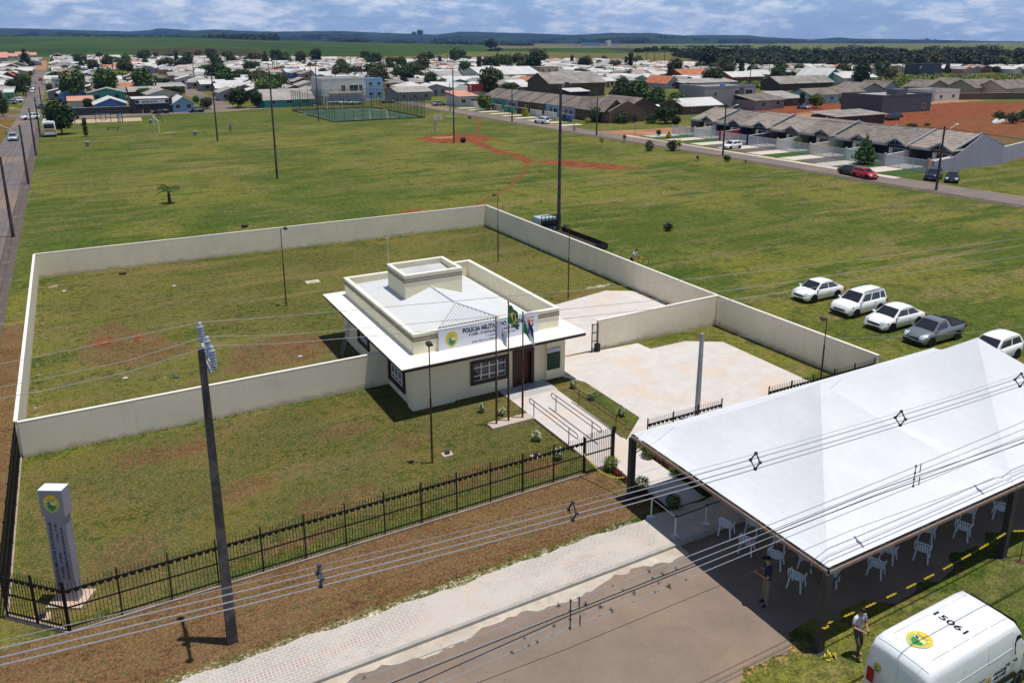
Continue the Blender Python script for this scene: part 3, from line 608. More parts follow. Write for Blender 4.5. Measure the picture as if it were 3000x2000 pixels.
# mast behind the parapet
mb=MB(); mb.tube([(0,0,-1),(0,0,2.3)],.02,6); ma=thing('antenna_mast','thin pale mast rising beside the tank tower of the station','mast',(16.22,45.35,5.0)); mb.build('pole',mat('galvanised_pipe',(.5,.52,.52),.5,.1),ma)
mb=MB(); mb.tube([(0,0,2.3),(0,0,3.3)],.009,6); mb.tube([(-.1,0,2.28),(.1,0,2.28)],.01,5); mb.build('rod',MT['galvanised_pipe'],ma)
# ladder leaning by the left wall
la=thing('ladder','grey aluminium ladder leaning on the left wall of the station, under the eaves','ladder',(13.6,45.8,0)); 
for s in (-.2,.2):
    mb=MB(); mb.tube([(-.55,s,0),(.3,s,2.7)],.028,6); mb.build('rail',mat('aluminium_ladder',(.3,.3,.32),.45,.1,metal=.5),la)
for i in range(9):
    mb=MB(); k=(i+.7)/9.6; mb.tube([(-.55+.85*k,-.2,2.7*k),(-.55+.85*k,.2,2.7*k)],.015,5); mb.build('rung',MT['aluminium_ladder'],la)
# ---------------------------------------------------------------- iron fence
def iron_fence(label,a,b,npost,h=1.72,base=True,group='black iron fence runs'):
    a=Vector((*a,0)); b=Vector((*b,0)); d=b-a; L=d.length; o=thing('iron_fence',label,'fence',a,math.atan2(d.y,d.x))
    mb=MB(); mb.box(-.06,L+.06,-.07,.07,-.1,.09); 
    if base: mb.build('footing',mat('fence_footing',(.34,.26,.20),.9,.2,2),o)
    proto=None
    for i in range(npost+1):
        x=L*i/npost
        if proto is None: mb=MB(); mb.box(-.024,.024,-.024,.024,.05,1.95); proto=mb.build('post',BLACKI,o,loc=(x,0,0))
        else: link('post',proto.data,o,(x,0,0))
    for z in (.22,.95,h-.12):
        mb=MB(); mb.box(0,L,-.02,.02,z,z+.045); mb.build('rail',BLACKI,o)
    mb=MB(); n=int(L/.118)
    for i in range(n+1):
        x=L*i/n; mb.add([(x-.008,-.008,.1),(x+.008,-.008,.1),(x+.008,.008,.1),(x-.008,.008,.1),(x-.008,-.008,h+.12),(x+.008,-.008,h+.12),(x+.008,.008,h+.12),(x-.008,.008,h+.12),(x,0,h+.24)],[(0,1,5,4),(1,2,6,5),(2,3,7,6),(3,0,4,7),(4,5,8),(5,6,8),(6,7,8),(7,4,8)])
    mb.build('pickets',BLACKI,o)
    mb=MB(); n=int(L/.24)
    for i in range(n):
        x=L*(i+.5)/n; z=h-.12; mb.prism([(x-.085,-.022),(x+.085,-.022),(x+.085,.022),(x-.085,.022)],z-.03,z+.0); mb.hexa([(x-.05,-.015,z-.1),(x+.05,-.015,z-.1),(x+.05,.015,z-.1),(x-.05,.015,z-.1)],[(x-.1,-.02,z-.03),(x+.1,-.02,z-.03),(x+.1,.02,z-.03),(x-.1,.02,z-.03)])
    mb.build('scroll_ornament',BLACKI,o); return o
iron_fence('long black iron fence with spikes along the verge in front of the lawn',(-2.06,26.62),(18.36,26.70),13)
iron_fence('short slanting black iron fence at the front left corner of the lawn',(-3.92,28.45),(-2.12,26.66),2)
iron_fence('black iron fence on the left edge of the lawn, seen nearly end on',(-3.98,40.6),(-3.95,28.55),8)
iron_fence('black iron fence between ramp and drive, partly hidden by the white marquee',(21.95,26.7),(26.5,26.65),3)
iron_fence('black iron fence between drive and cream wall end, above the marquee edge',(29.6,26.55),(37.6,26.45),5)
# walk gate
g_=thing('steel_gate','black barred pedestrian gate ajar where the ramp leaves the iron fence','gate',(18.42,26.7,0))
mb=MB(); [mb.box(x,x+.05,-.03,.03,.08,1.85) for x in (.0,1.46)]; [mb.box(0,1.5,-.025,.025,z,z+.05) for z in (.1,.95,1.6)]; mb.build('gate_frame',BLACKI,g_)
mb=MB(); [mb.box(x,x+.018,-.009,.009,.1,2.0) for x in np.arange(.1,1.45,.1)]; mb.build('bars',BLACKI,g_)
mb=MB(); mb.box(1.52,1.62,-.05,.05,0,2.02); mb.build('gate_post',BLACKI,g_)
# ---------------------------------------------------------------- handrails, flagpoles, lamp posts
for x,lab in ((19.3,'rusty brown handrail along the left edge of the ramp'),(20.65,'rusty brown handrail down the middle of the ramp'),(22.1,'rusty brown handrail on the grass strip right of the ramp')):
    o=thing('handrail',lab,'handrail',(x,28.6,0),group='handrails of the ramp')
    for y in (.75,4.1):
        mb=MB(); mb.tube([(0,y,0),(0,y,.9)],.022,6); mb.build('post',RUST,o)
    mb=MB(); c=[(0,.1,.92),(0,4.45,.92)]+[(0,4.45+.13*math.sin(a),.79+.13*math.cos(a)) for a in np.linspace(.4,2.7,6)]+[(0,4.45,.66),(0,.1,.66)]+[(0,.1-.13*math.sin(a),.79-.13*math.cos(a)) for a in np.linspace(.4,2.7,6)]+[(0,.1,.92)]
    mb.tube(c,.022,6); mb.build('rail',RUST,o)
mb=MB(); mb.box(16.75,19.15,32.45,33.15,-.05,.12); tag(mb.build('concrete_plinth',mat('pinkish_concrete',(.50,.36,.28),.9,.12,2,c2=(.42,.40,.36)),None),'low pinkish concrete base under the three flagpoles','plinth')
def flagmesh(w,h,n,colf,mats,drape):
    mb=MB(); nx,nz_=n
    V=[]
    for j in range(nz_+1):
        for i in range(nx+1):
            u,v=i/nx,j/nz_; V.append(drape(u*w,-v*h,u,v))
    for j in range(nz_):
        for i in range(nx):
            a=j*(nx+1)+i; mb.f.append((a,a+1,a+nx+2,a+nx+1)); mb.mi.append(colf((i+.5)/nx,(j+.5)/nz_))
    mb.v=V; return mb
def drape(k,ph,fall):
    def f(x,z,u,v):
        sag=fall*u**1.2*1.0
        return (x*k+.03*math.sin(u*9+ph), .07*math.sin(u*8+v*3+ph)*u, z*(1-.12*u)-sag+.03*math.sin(u*12+ph+v*2))
    return f
FG=mat('flag_green',(.01,.16,.05),.8,.12,5); FY=mat('flag_yellow',(.75,.62,.03),.8,.1); FB=mat('flag_blue',(.02,.02,.16),.8,.1); FWt=mat('flag_white',(.68,.70,.80),.8,.05)
def brazil(u,v):
    x,y=(u-.5)*2,(v-.5)*2
    if math.hypot(x*1.45,y)<.5: return 2
    if abs(x)/.86+abs(y)/.82<1: return 1
    return 0
def parana(u,v):
    x,y=(u-.5)*1.45,(v-.5)
    if math.hypot(x,y)<.2: return 2 if y>-.04+x*.2 or y<-.09+x*.2 else 1
    if abs(x*.9-y*1.2)<.34: return 1
    return 0 if y>0 else 2
def crestf(u,v):
    x,y=(u-.55)*1.45,(v-.5); r=math.hypot(x,y)
    return 2 if (r<.12 or .17<r<.2) else 1
def crest3(u,v):
    return crestf(u,v)
for (x,y),zh,lab,cf,mt,fl,fw,fh,fz in (((17.17,32.84),5.75,'shorter brown flagpole on the left carrying the white flag with a dark emblem',crest3,[FG,FWt,INK],.75,.95,.85,5.55),((17.87,32.84),6.45,'tallest brown flagpole, carrying the green and yellow flag',brazil,[FG,FY,FB],.5,.85,1.0,6.25),((18.67,32.79),5.8,'brown flagpole on the right carrying the blue, white and green flag',parana,[FG,FWt,FB],.9,1.0,.95,5.6)):
    o=thing('flagpole',lab,'flagpole',(x,y,0.1))
    mb=MB(); mb.tube([(0,0,0),(0,0,3.2)],.055,8,.055); mb.tube([(0,0,3.2),(0,0,3.35),(0,0,zh-.12)],.036,8,.03); mb.build('pole',RUST,o)
    mb=MB(); mb.lathe([(.02,zh-.12),(.05,zh-.06),(.03,zh),(.005,zh+.04)],n=8); mb.build('finial',RUST,o)
    mb=MB(); mb.tube([(.06,0,1.3),(.045,0,zh-.15)],.006,4); mb.tube([(.0,0,zh-.2),(.12,0,zh-.2)],.02,6); mb.build('halyard',mat('halyard_cord',(.5,.45,.4),.8),o)
    f_=flagmesh(fw,fh,(26,18),cf,mt,drape(.55,x,fl)).mesh('flag',mt,True); fo=link('flag',f_,None); fo.location=(x+.06,y,fz+.1); fo.rotation_euler=(0,0,R(-6))
    tag(fo,{'s':'white flag with a round dark emblem hanging from the left flagpole','t':'green flag with yellow lozenge hanging from the tallest flagpole','b':'blue, white and green flag hanging from the right flagpole'}[lab[0]],'flag')
def lamp_post(x,y,h,lab,dx,tel=.55,arm=.35):
    o=thing('lamp_post',lab,'lamp post',(x,y,0),group=None)
    mb=MB(); mb.tube([(0,0,0),(0,0,h*tel)],.05,8); mb.tube([(0,0,h*tel),(0,0,h-.05)],.03,8); 
    if arm: mb.tube([(0,0,h-.06),(dx*.06,0,h),(dx*arm,0,h)],.025,6)
    mb.build('pole',RUST,o)
    mb=MB(); s=dx*arm; mb.hexa([(s-.14,-.13,h-.12),(s+.14,-.13,h-.12),(s+.14,.13,h-.06),(s-.14,.13,h-.06)],[(s-.10,-.13,h-.0),(s+.10,-.13,h-.0),(s+.10,.13,h+.06),(s-.10,.13,h+.06)]); mb.build('floodlight',mat('floodlight_housing',(.03,.028,.028),.5,.1),o)
lamp_post(12.82,30.98,5.95,'rusty lamp post on the front lawn left of the flagpoles',1,arm=.02)
lamp_post(12.36,57.05,5.9,'rusty lamp post in the back yard left of the station',1)
lamp_post(31.73,60.2,6.1,'rusty lamp post in the far right corner of the back yard',-1)
lamp_post(31.62,48.57,5.75,'rusty lamp post beside the drive in the back yard',-1)
lamp_post(36.47,28.97,3.75,'rusty lamp post by the cream wall at the right end of the car park',-1)
for x,y,lab in ((13.75,31.35,'small dark floodlight on the bare soil beside the front lamp post'),(17.35,29.15,'small dark floodlight on a square concrete pad near the ramp'),(-2.9,27.85,'small floodlight lying in the corner of the iron fence')):
    o=thing('ground_floodlight',lab,'floodlight',(x,y,0)); mb=MB(); mb.box(-.25,.25,-.2,.2,-.03,.05); mb.build('pad',MT['pinkish_concrete'],o); mb=MB(); mb.hexa([(-.1,-.08,.06),(.1,-.08,.06),(.1,.08,.08),(-.1,.08,.08)],[(-.12,-.02,.2),(.12,-.02,.2),(.12,.1,.24),(-.12,.1,.24)]); mb.build('lamp',MT['floodlight_housing'],o)
# ---------------------------------------------------------------- totem sign
o=thing('totem_sign','tall grey metal totem with a yellow badge and upright lettering, on the front lawn','sign',(-2.02,28.45,0),R(-30))
GM=mat('grey_totem_panel',(.27,.26,.31),.5,.05,2)
mb=MB(); mb.box(-.62,.62,-.5,.5,-.05,.08); mb.build('base_slab',MT['pinkish_concrete'],o)
mb=MB(); mb.box(-.34,.34,-.17,.17,.08,3.45); mb.build('shaft',GM,o)
mb=MB(); mb.box(-.40,.40,-.215,.215,3.45,4.42); hd=mb.build('head_box',GM,o)
mb=MB(); mb.box(-.405,.405,-.22,.22,4.42,4.45); mb.build('top_cap',mat('totem_cap',(.72,.74,.8),.4,.03),hd)
badge(hd,frame_m((0,-.218,3.96),(1,0,0),(0,0,1)),.74)
for tx,x,z,w,h in (('POLÍCIA MILITAR DO PARANÁ',-.16,.72,2.5,.1),('4º CRPM - 16º BPM',.02,1.0,1.0,.075),('1ª CIA / 2º PEL',.02,2.45,.72,.075),('DESTACAMENTO PM DE ENTRE RIOS',.2,.95,2.05,.075)):
    fit_text(tx,w,h,INK,o,frame_m((x,-.173,z),(0,0,1),(-1,0,0)),bold=.02)
# ---------------------------------------------------------------- power pole and wires
pp=thing('power_pole','tall dark concrete power pole with three stacked insulators, on the front verge','power pole',(2.56,23.62,0))
mb=MB(); mb.hexa([(-.165,-.12,-.1),(.165,-.12,-.1),(.165,.12,-.1),(-.165,.12,-.1)],[(-.09,-.07,10.25),(.09,-.07,10.25),(.09,.07,10.25),(-.09,.07,10.25)]); 
for z in np.arange(.9,10,.42): mb.box(-.03,.03,-.125+.005*z,-.11+.005*z,z,z+.12)
mb.build('pole',POLEC,pp)
mb=MB(); mb.box(.1,.2,-1.25,1.1,9.98,10.08); mb.box(.1,.18,-.5,.45,9.6,9.66); mb.build('crossarm',mat('galvanised_crossarm',(.42,.42,.46),.5,.1,metal=.3),pp)
INS=mat('blue_grey_insulator',(.33,.39,.48),.35,.08)
YW=(24.62,23.25,22.42)
for y in YW:
    mb=MB(); pf=[(.05,10.09)]
    for i in range(6): pf+= [(.05,10.12+i*.085),(.10,10.14+i*.085),(.10,10.155+i*.085),(.05,10.18+i*.085)]
    pf+= [(.06,10.66),(.05,10.72)]; mb.lathe(pf,(.15,y-23.62,0),12); mb.build('insulator',INS,pp,True)
def wire(lab,pts,r,m,name='overhead_wire',grp=None,cat='wire'):
    mb=MB(); mb.tube(pts,r,5); return tag(mb.build(name,m),lab,cat,grp)
def catline(y,a,b,x0,x1,sag,n=40):
    return [(x0+(x1-x0)*i/n,y,a+(b-a)*i/n-sag*4*(i/n)*(1-i/n)) for i in range(n+1)]
for y,lab in zip(YW,('farthest of the three thin wires carried by the power pole','middle one of the three thin wires carried by the power pole','nearest of the three thin wires carried by the power pole')):
    px=dict(zip(YW,[[(0,836),(120,812),(300,774),(440,745),(640,727),(900,704),(1230,675),(1489,651),(1725,625),(2000,592),(2352,547)],[(0,889),(120,866),(300,826),(463,786),(640,770),(900,748),(1230,717),(1489,691),(1725,660),(2000,618),(2352,562)],[(0,914),(120,893),(300,852),(474,803),(640,789),(900,768),(1230,739),(1489,711),(1725,682),(2000,640),(2352,587)]]))[y]
    p=[atY(a,b,y) for a,b in px]; d0=(p[0]-p[1]); d1=p[-1]-p[-2]
    p=[p[0]+d0.normalized()*25]+p+[p[-1]+d1.normalized()*30]
    i=4; p[i]=Vector((2.71,y,10.72)); wire(lab,p,.009,WIRE)
# covered cables with spacers, and the low voltage lines, strung between poles beyond both edges of the view
for i,(dz,dy,r,m) in enumerate(((.26,0,.006,WIRE),(.06,-.17,.014,WIRE),(-.02,.18,.014,WIRE),(-.2,-.02,.014,WIRE))):
    px=[(0,1503),(400,1398),(735,1328),(1000,1262),(1315,1176),(1735,1058),(2068,962),(2343,875)]
    c=[atY(a,b,14) for a,b in px]; X=np.array([q.x for q in c]); Zc=np.polyfit(X,[q.z for q in c],2)
    wire(('thin bare messenger wire above the spacers','upper left covered cable of the spaced bundle','upper right covered cable of the spaced bundle','lowest covered cable of the spaced bundle')[i],[(x,14+dy,np.polyval(Zc,x)+dz) for x in np.linspace(-14,36,50)],r,m)
for a,b in ((735,1328),(1315,1176),(1735,1058),(2068,962),(2343,875)):
    c=atY(a,b,14); c.z=float(np.polyval(Zc,c.x))
    o=thing('cable_spacer','blue-grey plastic cable spacer '+{735:'in front of the verge, left of the middle',1315:'over the verge near the stanchions',1735:'over the left part of the white marquee',2068:'over the middle of the white marquee',2343:'at the right edge of the picture over the marquee'}[a],'cable spacer',c,group='spacers on the covered cables')
    m=mat('spacer_plastic',(.035,.045,.07),.6,.2); mb=MB(); mb.tube([(0,0,.27),(0,-.17,.07)],.022,6); mb.tube([(0,0,.27),(0,.18,-.02)],.022,6); mb.tube([(0,-.17,.07),(0,-.02,-.2)],.02,6); mb.tube([(0,.18,-.02),(0,-.02,-.2)],.02,6); mb.build('frame',m,o)
    for p in ((0,0,.27),(0,-.17,.07),(0,.18,-.02),(0,-.02,-.2)):
        q=MB(); q.lathe([(.02,-.045),(.045,-.03),(.045,.03),(.02,.045)],p,8,axis='x'); q.build('clamp',m,o)
LV=[]
for i in range(4):
    px=[[(790,1568),(1310,1390),(1820,1172),(2100,1079),(2352,966)],[(880,1568),(1310,1408),(1820,1191),(2100,1091),(2352,984)],[(950,1568),(1310,1425),(1820,1208),(2100,1103),(2352,1000)],[(1010,1568),(1310,1441),(1820,1228),(2100,1115),(2352,1014)]][i]
    c=[atY(a,b,12) for a,b in px]; X=[q.x for q in c]; co_=np.polyfit(X,[q.z for q in c],2); LV.append(co_)
    wire(('topmost','second from top','third from top','lowest')[i]+' of the four pale low wires crossing over the road and marquee',[(x,12,np.polyval(co_,x)) for x in np.linspace(-10,32,40)],.010,WIRE)
for a in ((1310,1415),(2100,1097)):
    c=atY(*a,12)
    o=thing('wire_separator','vertical wire separator with hooks on the four low wires, over the '+('road' if a[0]<1500 else 'marquee'),'wire separator',c,group='separators on the low wires'); z=[float(np.polyval(k,c.x))-c.z for k in LV]
    mb=MB(); mb.tube([(0,0,z[0]+.05),(0,0,z[3]-.05)],.013,6); mb.build('rod',mat('spacer_plastic',(.035,.045,.07)),o)
    for k in z: q=MB(); q.lathe([(.01,-.03),(.03,-.015),(.03,.015),(.01,.03)],(0,0,k),8,axis='x'); q.build('hook',MT['spacer_plastic'],o)
    mb=MB(); [mb.tube([(.22+.03*j,0,z[j*2]+.02),(.22+.03*j,0,z[j*2+1]-.05)],.014,6) for j in (0,1)]; mb.build('black_sleeve',WIREB,o)
for j,pp_ in enumerate(([(560+90,1568+90),(900,1568),(1300,1408),(1700,1252),(2000,1130),(2352,1006)],[(640,1660),(960,1568),(1300,1416),(1700,1258),(2000,1142),(2352,1016)])):
    p=[atY(a,b,10.6) for a,b in pp_]; p=[p[0]+(p[0]-p[1])*2]+p+[p[-1]+(p[-1]-p[-2])*2]
    wire(('upper','lower')[j]+' of the two dark twisted cables crossing over the road',p,.010,WIREB,'telephone_cable')
p=[atY(a,b,10) for a,b in ((1010,1600),(1300,1490),(1650,1345),(1960,1215),(2352,1075))]; wire('single thin dark wire, lowest over the road and marquee corner',[p[0]+(p[0]-p[1])*2]+p+[p[-1]+(p[-1]-p[-2])*2],.005,WIREB,'telephone_cable')
# dry tufts of air plant caught on the low wires
TUF=mat('dry_air_plant',(.045,.038,.032),1,.3)
def tuftmesh(sd):
    r_=random.Random(sd); mb=MB()
    for i in range(46):
        d=Vector((r_.gauss(0,1),r_.gauss(0,1),r_.gauss(0,1))).normalized(); L=.045+.05*r_.random(); s=d.orthogonal().normalized()*.006; mb.add([s,-s,d*L],[(0,1,2)])
    return mb.mesh('air_plant',TUF)
tm=[tuftmesh(i) for i in range(3)]
r_=random.Random(5)
tz=[(0,2.0),(0,2.5),(0,3.5),(0,7.7),(0,8.2),(0,9.1),(0,10.1),(0,11.3),(1,1.9),(1,3),(1,8.4),(1,9.4),(1,10.2),(1,10.5),(1,10.9),(2,2.6),(2,6.9),(2,7.6),(2,8.8),(2,9.7),(2,10.4),(3,3.6),(3,3.9),(3,4.4),(3,4.6),(3,4.8),(3,6.6),(3,7.0),(3,7.2),(3,9.1),(3,10.3),(3,10.7),(3,11.2)]
for k,x in tz:
    o=link('air_plant',r_.choice(tm),None,(x,12,float(np.polyval(LV[k],x)))); s=r_.uniform(.6,1.25); o.scale=(s,s,s); o.rotation_euler=(r_.random()*6,r_.random()*6,0)
    tag(o,'small dark tuft of dry air plant caught on one of the low wires','air plant','air plants on the low wires')
# service pole by the right iron fence
sp_=thing('service_pole','slim grey concrete pole with a looped cable beside the car park fence','pole',(26.55,28.4,0))
mb=MB(); mb.hexa([(-.11,-.09,0),(.11,-.09,0),(.11,.09,0),(-.11,.09,0)],[(-.08,-.07,4.75),(.08,-.07,4.75),(.08,.07,4.75),(-.08,.07,4.75)]); mb.build('pole',mat('two_tone_pole',(.33,.33,.36),.8,.2,2),sp_)
mb=MB(); mb.tube([(.1,0,4.7),(.2,.0,4.3),(.35,0,4.25),(.5,.1,4.45)],.008,4); mb.tube([(.5,.1,4.45),(.3,0,4.6),(.1,0,4.65)],.008,4); mb.build('cable_loop',WIREB,sp_)
p=[Vector((26.65,28.4,4.7)),Vector((30,26.2,4.1)),Vector((34,23.5,4.1)),Vector((44,18,6))]; wire('thin cable sagging from the service pole over the marquee',[p[0].lerp(p[3],i/20)-Vector((0,0,1.2*4*(i/20)*(1-i/20)*.5)) for i in range(21)],.006,WIRE)
# ================================================================ FOLIAGE
def leafmat(name,a,b,c):
    m=bpy.data.materials.new(name); m.use_nodes=True; n=m.node_tree.nodes; l=m.node_tree.links; B=n['Principled BSDF']; B.inputs['Roughness'].default_value=.75; B.inputs['Specular IOR Level'].default_value=.25
    g=n.new('ShaderNodeNewGeometry'); rp=n.new('ShaderNodeValToRGB'); l.new(g.outputs['Random Per Island'],rp.inputs[0]); e=rp.color_ramp.elements; e[0].color=(*a,1); e[1].color=(*c,1); x=rp.color_ramp.elements.new(.5); x.color=(*b,1)
    oi=n.new('ShaderNodeObjectInfo'); hs=n.new('ShaderNodeHueSaturation'); mp=n.new('ShaderNodeMapRange'); l.new(oi.outputs['Random'],mp.inputs[0]); mp.inputs[3].default_value=.75; mp.inputs[4].default_value=1.3; l.new(mp.outputs[0],hs.inputs['Value']); mp2=n.new('ShaderNodeMapRange'); l.new(oi.outputs['Random'],mp2.inputs[0]); mp2.inputs[3].default_value=.515; mp2.inputs[4].default_value=.485; l.new(mp2.outputs[0],hs.inputs['Hue']); l.new(rp.outputs[0],hs.inputs['Color']); l.new(hs.outputs[0],B.inputs['Base Color']); return m
LF=dict(dark=leafmat('dark_leaves',(.014,.030,.010),(.025,.048,.014),(.045,.075,.022)),mid=leafmat('green_leaves',(.022,.050,.012),(.040,.082,.018),(.070,.120,.026)),lite=leafmat('light_leaves',(.05,.085,.015),(.10,.15,.025),(.16,.20,.04)),olive=leafmat('olive_leaves',(.035,.042,.016),(.06,.07,.025),(.09,.095,.035)),yel=leafmat('yellow_leaves',(.22,.20,.03),(.32,.28,.03),(.4,.36,.06)),pale=leafmat('variegated_leaves',(.10,.16,.06),(.28,.33,.16),(.42,.46,.28)),red=leafmat('red_leaves',(.06,.010,.018),(.12,.015,.03),(.09,.03,.02)))
BARK=mat('tree_bark',(.07,.055,.04),.95,.3,4)
def crown(lobes,n,size,seed,flat=0,hollow=.55):
    """leaf clumps through the volume of several lobes; returns vertices and faces"""
    r=np.random.RandomState(seed); L=np.array(lobes,float); w=L[:,3]*L[:,4]*L[:,5]; ch=r.choice(len(L),n,p=w/w.sum()); l=L[ch]
    d=r.randn(n,3); d/=np.linalg.norm(d,axis=1)[:,None]; rad=(hollow+(1-hollow)*r.rand(n)**.6)*(1+.16*r.randn(n))
    c=l[:,:3]+d*rad[:,None]*l[:,3:6]
    nrm=d*.8+r.randn(n,3)*.55+np.array([0,0,.35]); nrm/=np.linalg.norm(nrm,axis=1)[:,None]
    a=np.cross(nrm,r.randn(n,3)); a/=np.linalg.norm(a,axis=1)[:,None]; b=np.cross(nrm,a)
    s=size*(.6+.8*r.rand(n))[:,None]; a*=s; b*=s*(.55+.3*r.rand(n))[:,None]
    up_=nrm*s*.18
    v=np.stack([c-a-b*.5,c+a*.2-b+up_,c+a+b*.35,c-a*.15+b-up_],1).reshape(-1,3); f=np.arange(4*n).reshape(-1,4); return v,f
def lob(rg,R_,h,k,sq=.75):
    L=[(0,0,h,R_*.75,R_*.75,R_*sq*.8)]
    for i in range(k):
        a=rg.uniform(0,6.28); q=R_*rg.uniform(.3,.62); L.append((q*math.cos(a),q*math.sin(a),h+rg.uniform(-.35,.45)*R_*sq,R_*rg.uniform(.35,.55),R_*rg.uniform(.35,.55),R_*sq*rg.uniform(.32,.5)))
    return L
TREEM={}
def tree_meshes(kind,var):
    k=(kind,var)
    if k in TREEM: return TREEM[k]
    rg=random.Random(hash_(kind)+var*17); parts=[]; mb=MB()
    def trunk(h,r,lean=0,limbs=4,z0=0):
        mb.tube([(0,0,-.1),(lean*.3,0,h*.5),(lean,0,h)],[r,r*.8,r*.5],7)
        for i in range(limbs):
            a=rg.uniform(0,6.28); q=h*rg.uniform(.35,.6); mb.tube([(lean*.7,0,h*.62),(lean+q*.5*math.cos(a),q*.5*math.sin(a),h*.95),(lean+q*math.cos(a),q*math.sin(a),h*1.25)],[r*.5,r*.35,r*.15],5)
    if kind=='round': trunk(.6,.07,0,3); v,f=crown(lob(rg,1,1.45,13,1.15)+[(0,0,.85,.8,.8,.5)],2000,.10,var)
    elif kind=='broad': trunk(.5,.08,0,4); v,f=crown(lob(rg,1.15,1.15,15,.78)+[(.2,0,.65,1.0,1.0,.4)],2200,.10,var)
    elif kind=='cone': trunk(.6,.05,0,0); v,f=crown([(0,0,.5+.3*i,(.62-.10*i)*1.1,(.62-.10*i)*1.1,.3) for i in range(6)],1300,.09,var,hollow=.6)
    elif kind=='column': trunk(.5,.05,0,0); v,f=crown([(rg.uniform(-.1,.1),rg.uniform(-.1,.1),.5+.35*i,.36,.36,.35) for i in range(6)],1000,.09,var)
    elif kind=='bush': v,f=crown(lob(rg,.9,.75,6,.85),900,.085,var); mb.tube([(0,0,-.05),(0,0,.5)],.05,5)
    elif kind=='ball': v,f=crown([(0,0,.9,.85,.85,.85)],900,.085,var,hollow=.8); mb.tube([(0,0,-.05),(0,0,.6)],.06,5)
    elif kind=='umbrella':    # araucaria: bare stem, flat tiers at the top
        mb.tube([(0,0,-.1),(0,0,2.7)],[.06,.03],6); L=[]
        for z,q in ((2.75,.5),(2.5,.95),(2.25,.8)):
            for i in range(7): a=i*.9+z; L.append((q*.7*math.cos(a),q*.7*math.sin(a),z+.1,.28,.28,.12))
        v,f=crown(L,900,.09,var)
    elif kind=='palm':
        mb.tube([(0,0,-.05),(.02,0,.95)],[.15,.10],8); V=[];Fc=[]
        for i in range(24):
            a=i*2.4; e=rg.uniform(.25,1.4); n=9; pr=None
            for j in range(n+1):
                t=j/n; rr=1.0*t*math.cos(e*.6); z=1.0+math.sin(e)*t*1.1-t*t*.6; c=Vector((rr*math.cos(a),rr*math.sin(a),z)); s=Vector((-math.sin(a),math.cos(a),0))*(.16*math.sin(math.pi*min(1,t+.12)))
                if j and j%1==0:
                    o=len(V); V+= [c,c+s-Vector((0,0,.1)),c+s*.9+Vector((math.cos(a)*.07,math.sin(a)*.07,-.12)), c,c-s-Vector((0,0,.1)),c-s*.9+Vector((math.cos(a)*.07,math.sin(a)*.07,-.12)),c+Vector((math.cos(a)*.03,math.sin(a)*.03,0)),pr]; Fc+= [(o,o+1,o+2,o+6),(o+3,o+4,o+5,o+6)]
                pr=c
        v=np.array([tuple(q) for q in V]); f=np.array(Fc)
    elif kind=='sapling':
        mb.tube([(0,0,-.05),(.03,0,.7),(0,.03,1.5)],[.03,.02,.01],5); [mb.tube([(0,0,.5+.2*i),(.3*math.cos(i*2.2),.3*math.sin(i*2.2),.8+.22*i)],.012,4) for i in range(4)]; v,f=crown([(0,0,1.1,.38,.38,.6),(.2,0,.9,.2,.2,.3)],260,.07,var,hollow=.2)
    elif kind=='shrub': mb.tube([(0,0,0),(0,0,.5)],.03,4); v,f=crown([(0,0,.55,.5,.5,.45),(.15,.1,.8,.25,.25,.3)],340,.11,var,hollow=.25)
    TREEM[k]=((v,f),mb); return TREEM[k]
def hash_(s): return sum(ord(c)*(i+1) for i,c in enumerate(s))
CM={}
def tree(kind,leaf,x,y,r,label,hs=1,z=0,cat='tree',name=None,group=None,var=None):
    var=rnd.randrange(3) if var is None else var; (v,f),mb=tree_meshes(kind,var); k=(kind,leaf,var)
    if k not in CM: CM[k]=npmesh('crown',v,f,LF[leaf])
    if (kind,var) not in CM: CM[(kind,var)]=mb.mesh('trunk',BARK)
    o=thing(name or {'palm':'palm_tree','umbrella':'araucaria_tree','cone':'conifer_tree','bush':'bush','ball':'clipped_bush','shrub':'shrub','sapling':'sapling'}.get(kind,'broadleaf_tree'),label,cat,(x,y,z),rnd.uniform(0,6.28),group)
    o.scale=(r,r,r*hs); link('crown',CM[k],o); link('trunk',CM[(kind,var)],o); return o
